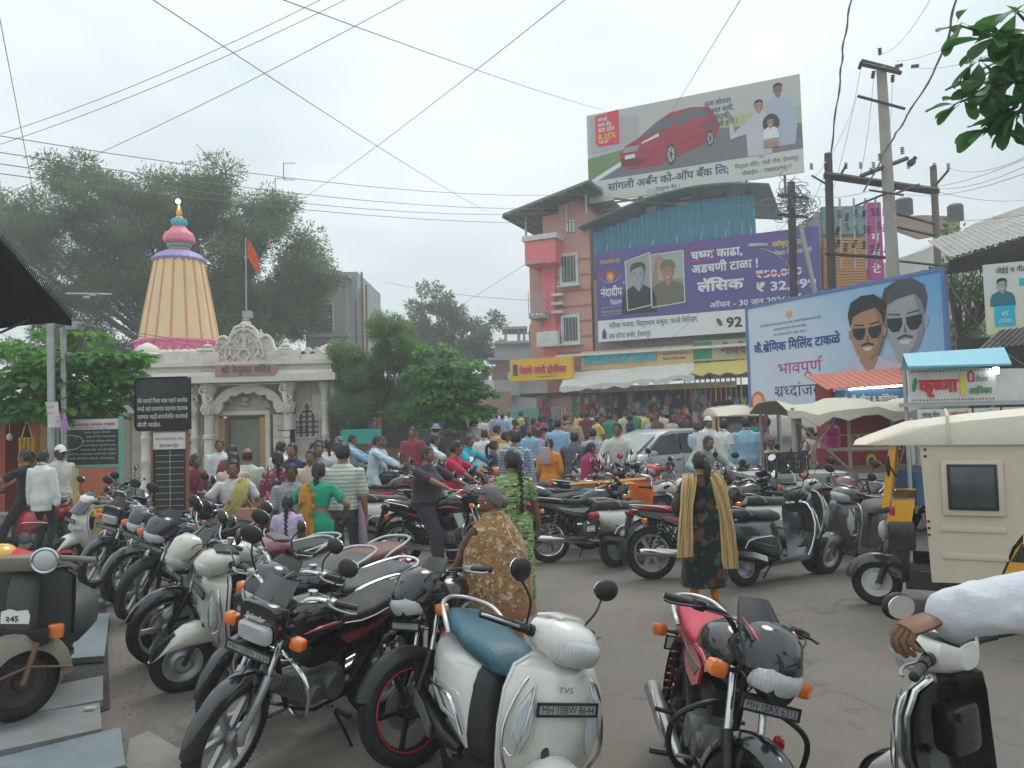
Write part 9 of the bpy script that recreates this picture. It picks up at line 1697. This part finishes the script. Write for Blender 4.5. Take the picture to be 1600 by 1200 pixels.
who('woman in yellow floral sari leaning on a parked bike with a long handbag',366,9.2,1.56,-78,FLY,dress='sari',hair='bun',skin=0,lod=2,blousem=c_('white'),arms=[(.12,.18,.95),(.18,-.50,.93)],lean=8,build=1.1)
b=MB();q=atd(385,810,8.95);b.rbox(q,(.24,.07,.24),.02);b.tube([q+Vector((-.08,0,.12)),q+Vector((0,0,.24)),q+Vector((.08,0,.12))],.008,5);tag(obj('handbag',b,mat('bag_pink',(.42,.22,.17),.6)), 'pink brown handbag held by the woman in yellow floral sari', 'handbag')
who('boy in grey checked shirt facing the camera',455,8.9,1.50,-80,stripes('check_grey',(.36,.36,.38),(.22,.22,.25),9, 'Z',.5,.8, 'X'), 'slate',skin=2,lod=2,hair='crop',sleeve=.4,headpitch=14)
who('girl with a long braid in lilac top, back to camera',448,8.1,1.20,95, 'lilac', 'black',dress='kurta',hair='braid',skin=2,lod=2,sleeve=.3,hemz=.5)
who('woman in green sari and blouse bending forward with a braid',492,8.35,1.55,92, 'green',dress='sari',hair='braid',skin=0,lod=2,lean=14,blousem=c_('green'),arms=[(.25,.26,1.0),(.2,-.3,1.0)],build=1.1,pallu=printed('pallu_orange',(.42,.18,.03),[(.1,.15,.04)],9))
who('man in pale green striped T-shirt and dark trousers, back to camera',535,9.0,1.72,85,stripes('stripe_mint',(.52,.56,.48),(.30,.36,.30),7, 'Z',.35), 'slate',dress='tshirt',skin=0,lod=2,sleeve=.42,build=1.1)
b=MB();q=atd(565,820,8.9);b.tube([q+Vector((-.02,0,.28)),q+Vector((0,0,.1)),q+Vector((.01,0,-.1)),q+Vector((.02,0,-.3))],[.02,.07,.10,.09],10,flat=.5);tag(obj('cloth_bag',b,stripes('bag_stripe',(.35,.12,.25),(.12,.25,.2),14, 'X')), 'striped magenta cloth bag hanging from the hand of the striped T-shirt man', 'bag')
b=MB();q=atd(418,800,9.4);b.ball(q,(.09,.05,.14),10,7);b.tube([q+Vector((-.05,0,.1)),q+Vector((0,0,.25)),q+Vector((.05,0,.1))],.006,5);tag(obj('carrier_bag',b,mat('carrier_white',(.6,.6,.58),.4)), 'white carrier bag held between the yellow sari and the boy', 'bag')
for row in(('older man in white cap and white shirt walking right',93,12.6,1.72,-25, 'offwhite', 'brown', 'walk', 'shirt', 'short',2,1,dict(capm=c_('white'),extra='brim',sleeve=.95,build=1.15,hemz=.74)),('man in loose white shirt and black trousers, back to camera',66,12.2,1.66,80, 'white', 'black', 'stand', 'shirt', 'short',0,1,dict(sleeve=1,hemz=.72)),('man in patterned blue shirt beside the flower shop',46,14,1.6,60,printed('shirt_blue_print',(.10,.13,.22),[(.3,.15,.25)],14), 'slate', 'stand', 'shirt', 'short',0,0,{}),('man with dark hair half hidden behind the white cap',78,13.8,1.62,-20, 'navy', 'slate', 'stand', 'shirt', 'short',0,0,{}),('woman in maroon sari behind the lower notice board',304,11.4,1.56,-30, 'maroon',None, 'stand', 'sari', 'bun',1,1,{}),('young man in white shirt facing the camera by the temple door',343,14.6,1.72,-70, 'white', 'slate', 'stand', 'shirt', 'short',0,1,dict(sleeve=.9)),('woman in maroon blouse with a low bun, back to camera',362,12.5,1.66,100, 'maroon',None, 'stand', 'sari', 'bun',1,1,{}),('balding man in pale green kurta with a tan scarf over the shoulder',386,10.9,1.64,92, 'mint', 'offwhite', 'stand', 'kurtaman', 'bald',0,1,dict(sleeve=.95,hemz=.5)),('man in striped brown shirt behind the yellow sari',364,10.4,1.60,80, 'beige', 'slate', 'stand', 'shirt', 'short',1,1,{}),('man in white shirt with his hair just seen left of the black stand',438,13.2,1.68,60, 'white', 'slate', 'stand', 'shirt', 'short',0,0,{}),('woman in red patterned kameez with a braid left of the boy',434,10.4,1.60,110,printed('kameez_red_print',(.22,.05,.08),[(.5,.3,.35)],16), 'wine', 'stand', 'kameez', 'braid',1,1,{}),('small child with dark hair beside the red kameez',430,9.6,1.28,100, 'wine', 'black', 'stand', 'kameez', 'short',1,0,{}),('man peering over the boy in the grey checked shirt',457,11.6,1.68,-95, 'navy', 'slate', 'stand', 'shirt', 'short',0,1,dict(extra='moustache')),('man with moustache in cream shirt facing the camera',487,10.8,1.60,-100, 'cream', 'khaki', 'stand', 'shirt', 'short',0,1,dict(extra='moustache',arms=[(.3,.3,1.0),(.3,-.3,1.0)],build=1.1)),('man close behind the cream shirt man',497,12.2,1.66,-60, 'grey', 'slate', 'stand', 'shirt', 'short',0,0,{}),('woman with ponytail and white scarf looking right',497,14.2,1.66,20, 'white', 'offwhite', 'stand', 'kameez', 'pony',0,0,{}),('woman in white with dark plait next to the ponytail woman',512,14.6,1.64,120, 'white', 'offwhite', 'stand', 'kameez', 'braid',0,0,{}),('woman in white and yellow behind the striped T-shirt man',526,13.8,1.62,100, 'offwhite', 'ochre', 'stand', 'kameez', 'bun',0,0,{}),('woman in grey blue scarf walking right, long hair',596,15.4,1.60,-15, 'paleblue', 'grey', 'walk', 'kameez', 'braid',0,0,{}),('man in maroon shirt looking down under the tree',645,16.4,1.74,-95, 'wine', 'slate', 'stand', 'shirt', 'short',0,1,{}),('man in purple T-shirt and grey hat beside the tree trunk',681,18.5,1.72,60, 'navy', 'slate', 'stand', 'tshirt', 'short',0,0,dict(capm=c_('grey'),extra='hat')),('woman in orange top with a shoulder bag',858,13.8,1.56,75, 'orange', 'ochre', 'stand', 'kurta', 'bun',0,1,{}),('person in blue and white checked shirt, bald spot, back to camera',806,12.2,1.78,70,stripes('check_blue',(.42,.48,.55),(.10,.13,.2),7, 'Z',.5,.8, 'X'), 'slate', 'stand', 'shirt', 'receding',0,1,dict(sleeve=.9)),('girl in navy top with ponytail looking right',770,14.4,1.52,10, 'navy', 'slate', 'stand', 'tshirt', 'pony',0,0,{}),('man in plain white shirt with cropped hair left of the navy top girl',757,16.2,1.66,70, 'white', 'slate', 'stand', 'shirt', 'crop',0,0,{}),('man in ochre shirt bending his head',776,17.5,1.7,20, 'ochre', 'slate', 'stand', 'shirt', 'short',0,0,{}),('man in tan shirt leaning behind the ochre shirt',790,15.8,1.66,10, 'khaki', 'slate', 'stand', 'shirt', 'short',0,0,dict(lean=10)),('man in light blue T-shirt, back to camera in the middle crowd',872,17.0,1.82,88, 'sky', 'slate', 'stand', 'tshirt', 'short',0,1,dict(sleeve=.4)),('man in cream kurta with a hand to his face',893,19.5,1.84,-95, 'khaki', 'beige', 'stand', 'kurtaman', 'short',0,1,dict(arms=[(.1,.25,.85),(.22,-.12,1.5)])),('bearded man in sky blue shirt facing the camera',828,16.8,1.68,-90, 'sky', 'slate', 'stand', 'shirt', 'short',0,1,dict(extra='beard')),('woman in bright pink kameez in the crowd',842,17.6,1.58,85, 'pink', 'pink', 'stand', 'kameez', 'braid',0,0,{}),('man in maroon cap beside the pink kameez',851,18.4,1.66,95, 'wine', 'slate', 'stand', 'shirt', 'short',0,0,dict(capm=c_('wine'),extra='hat')),('man in lilac patterned shirt, back to camera',927,15.5,1.66,88,printed('shirt_lilac_print',(.45,.42,.5),[(.3,.28,.4)],12), 'slate', 'stand', 'shirt', 'short',0,0,{}),('tall man in cream white shirt looking down at the black scooter',966,14.0,1.80,-110, 'offwhite', 'black', 'stand', 'shirt', 'receding',0,1,dict(headpitch=20,arms=[(.3,.2,1.0),(.3,-.2,1.0)],sleeve=.9)),('man in white Gandhi cap and white shirt by the hatchback tail',1107,16.5,1.78,-60, 'white', 'white', 'stand', 'shirt', 'short',0,1,dict(capm=c_('white'),sleeve=.9)),('man in white shirt holding a white sheet of paper',1132,15.6,1.76,30, 'white', 'beige', 'stand', 'shirt', 'short',2,1,dict(sleeve=.4)),('broad man in light blue shirt, back to camera near the canopy cart',1167,15.2,1.80,75, 'sky', 'slate', 'stand', 'shirt', 'short',0,1,dict(sleeve=.95,build=1.25)),('woman in red with black plait behind the hatchback',1066,18.5,1.66,95, 'crimson', 'crimson', 'stand', 'kameez', 'braid',0,0,{}),('woman with white scarf and blue border behind the hatchback',1090,17.6,1.64,100, 'paleblue', 'navy', 'stand', 'kameez', 'bun',0,0,{}),('person in pink seated by the canopy cart post',1205,14.6,1.40,-100, 'beige', 'beige', 'stand', 'kameez', 'bun',0,0,{}),('child looking out above the black crate',1240,12.9,1.36,-95, 'offwhite', 'slate', 'stand', 'tshirt', 'short',0,0,{}),('person in cream sari under the canopy cart',1268,15.0,1.58,120, 'cream',None, 'stand', 'sari', 'bun',0,0,{}),('woman in maroon headscarf and jeans standing above the crowd',853,33,1.7,60, 'maroon', 'denim', 'stand', 'shirt', 'long',0,0,dict(zoff=.55,sleeve=.9)),('man in white shirt seated on the parked hatchback side',752,27,1.7,-80, 'white', 'slate', 'stand', 'shirt', 'short',0,0,{}),('bearded man in pale pink shirt by the salmon wall',777,29,1.8,-90, 'lilac', 'slate', 'stand', 'shirt', 'short',0,0,dict(extra='beard')),('man in dark shirt sitting in the tree shade',714,25,1.66,-80, 'slate', 'slate', 'stand', 'shirt', 'short',0,0,{}),('man in khaki shirt by the green cloth screen',725,24,1.6,10, 'khaki', 'slate', 'stand', 'shirt', 'short',0,0,{})):
 lb,px,d,h,fc,top,bot,ps,dr,ha,sk_,ld,kw=row;who(lb,px,d,h,fc,top,bot,ps,dr,ha,sk_,ld,**kw)
q=vd(18,12.4);veh_rider('young man in black T-shirt riding the red scooter off the left edge',q,186, 'black', 'black',1.72,dress='tshirt',sleeve=.35,lod=1)
for(px,d),hd,lb,tp1,bt,kw in(((560,17.0),4, 'man in light blue shirt driving a motorcycle past the temple', 'sky', 'black',dict(lod=1,sleeve=.95)),((600,15.2),8, 'man in loose pale blue kurta sitting on a motorcycle, back half turned', 'paleblue', 'white',dict(lod=1,sleeve=1,dress='kurtaman')),((725,12.0),-14, 'young man in crimson and white sweater turning his head on a motorcycle', 'crimson', 'mint',dict(lod=1,dress='tshirt',sleeve=.5,headyaw=15)),((690,14.8),10, 'man in white shirt astride a motorcycle under the tree', 'white', 'slate',dict(sleeve=.4)),((655,17.5),-5, 'man in grey shirt on the distant dark motorcycle', 'grey', 'slate',dict(sleeve=.4)),((930,13.4),20, 'boy in magenta T-shirt leaning over the bars', 'magenta', 'black',dict(h=1.55,dress='tshirt',sleeve=.35,lod=1,hair='crop',lean=10)),((900,14.5),75, 'man in dark jacket sitting on a motorcycle, back to camera', 'slate', 'black',dict(sleeve=1,hair='crop',lod=1)),((742,14.2),-30, 'person in turquoise shirt on the orange scooter', 'turq', 'turq',dict(sleeve=.9)),((1105,12.6),-70, 'man in sage green shirt leaning over the handlebar', 'sage', 'slate',dict(lod=1,lean=22,sleeve=.9,extra='moustache')),((800,15.4),20, 'man in beige shirt on a motorcycle in the crowd', 'beige', 'slate',{})):
 kw.setdefault('dress', 'shirt');kw.setdefault('lean',7);veh_rider(lb,vd(px,d),hd,tp1,bt,kw.pop('h',1.7),**kw)
q=vd(549,17.1);person('woman wrapped in a blue patterned shawl riding pillion',x=q[0],y=q[1],face=4,h=1.6,pose='pillion',sit=(-.3,.92),dress='shirt',top=printed('shawl_blue',(.22,.30,.36),[(.06,.09,.13)],15),bottom=c_('slate'),sleeve=1,build=1.3,group=CR_,capm=printed('shawl_blue',(.22,.30,.36),[]))
q=vd(133,14.3);person('bearded man in beige shirt with turquoise scarf sitting at the flower table',x=q[0],y=13.4,face=-85,h=1.7,pose='seat',sit=(0,.5),feet=[(.4,.15,.08),(.4,-.15,.08)],dress='shirt',top=c_('cream'),bottom=c_('slate'),sleeve=.95,lod=1,extra='beard',skin=2,capm=HAIR,group=CR_,arms=[(.3,.1,.72),(.3,-.1,.72)])
b=MB();q=Vector((q[0],13.4,0));[b.tube([q+Vector((s*.06,-.02,1.06)),q+Vector((s*.10,-.12,.98)),q+Vector((s*.10,-.15,.72))],.035,7,flat=.4)for s in(-1,1)];tag(obj('scarf',b,c_('turq')), 'turquoise scarf round the neck of the seated bearded man', 'scarf')
b=MB();q=atd(851,712,13.6);b.rbox(q,(.2,.06,.3),.03);b.tube([q+Vector((-.08,0,.14)),q+Vector((.03,.02,.42)),q+Vector((.08,0,.14))],.008,5);tag(obj('shoulder_bag',b,mat('bag_mauve',(.42,.34,.36),.6)), 'mauve shoulder bag of the woman in the orange top', 'bag')
b=MB();b.box(atd(1143,686,15.2),(.16,.01,.2));tag(obj('paper',b,WHITEINK), 'white sheet of paper held by the man in white shirt', 'paper')
rr=random.Random(31);cols=('white', 'offwhite', 'sky', 'maroon', 'cream', 'slate', 'paleblue', 'crimson', 'yellow', 'navy', 'green', 'pink', 'brown', 'grey');spots='left of the blue shirt', 'behind the tall cream shirt', 'before the goods shop', 'near the hatchback'
protos={}
for i,px in enumerate([738,745,768,786,796,806,815,824,834,845,862,884,903,910,918,925,934,941,948,955,978,986,992,1000,1007,1013,1020,1028,1036,1052,1062,1078,1098,1122,1180,1192]):
 d=rr.uniform(23,31)-(3 if px>1040 else 0);key=i%8;tc_=cols[rr.randrange(14)];bc_=('slate', 'black', 'khaki')[i%3];fc=rr.choice((-95,85,100,20,-150,-70));x=ray(px,700).x*d
 if key not in protos:
  fem=key in(2,5,7);protos[key]=person('x',x=0,y=0,h=1.66+.02*key-(.12 if fem else 0),face=0,dress='kameez' if fem else 'shirt',top=c_('white'),bottom=c_('slate'),hair=('short', 'crop', 'braid', 'short', 'receding', 'bun', 'short', 'pony')[key],skin=key%3,lod=0,sleeve=.4+.07*key,pose='stand' if key%2 else 'walk',group=CR_)[0];o=protos[key];kids=list(o.children)
 else:
  src=protos[key];o=src.copy();COL.objects.link(o);kids=[]
  for ch in src.children:c2=ch.copy();COL.objects.link(c2);c2.parent=o;kids.append(c2)
 o.location=(x,d,gz(x,d));o.rotation_euler.z=R(fc)
 for c2 in kids:
  if c2.name.split('.')[0]in('shirt', 'kameez', 'collar', 'skirt'):setmats(c2,[c_(tc_)])
  if c2.name.startswith('trousers'):setmats(c2,[c_(bc_)])
 o['label']='distant '+('woman' if key in(2,5,7)else 'man')+' in '+tc_+' top, '+bc_+' below, '+('facing the camera' if fc in(-95,-70)else 'seen from the side' if fc in(20,-150)else 'back to camera')+' '+spots[min(3,int((px-730)/120))]
# haze over the square, and tidy up
b=MB();b.box((0,70,10.3),(190,182,23));hz=obj('haze',b,mat('haze',(.8,.8,.8)),smooth=False);kind(hz, 'stuff');m=bpy.data.materials.new('haze_air');m.use_nodes=True;t=m.node_tree;t.nodes.clear();vo=t.nodes.new('ShaderNodeVolumePrincipled');vo.inputs['Color'].default_value=(.92,.96,.98,1);vo.inputs['Density'].default_value=.0032;vo.inputs['Anisotropy'].default_value=.2;om=t.nodes.new('ShaderNodeOutputMaterial');t.links.new(vo.outputs[0],om.inputs['Volume']);hz.data.materials.clear();hz.data.materials.append(m)
for o in list(TMP.collection.objects):bpy.data.objects.remove(o)
bpy.data.scenes.remove(TMP)
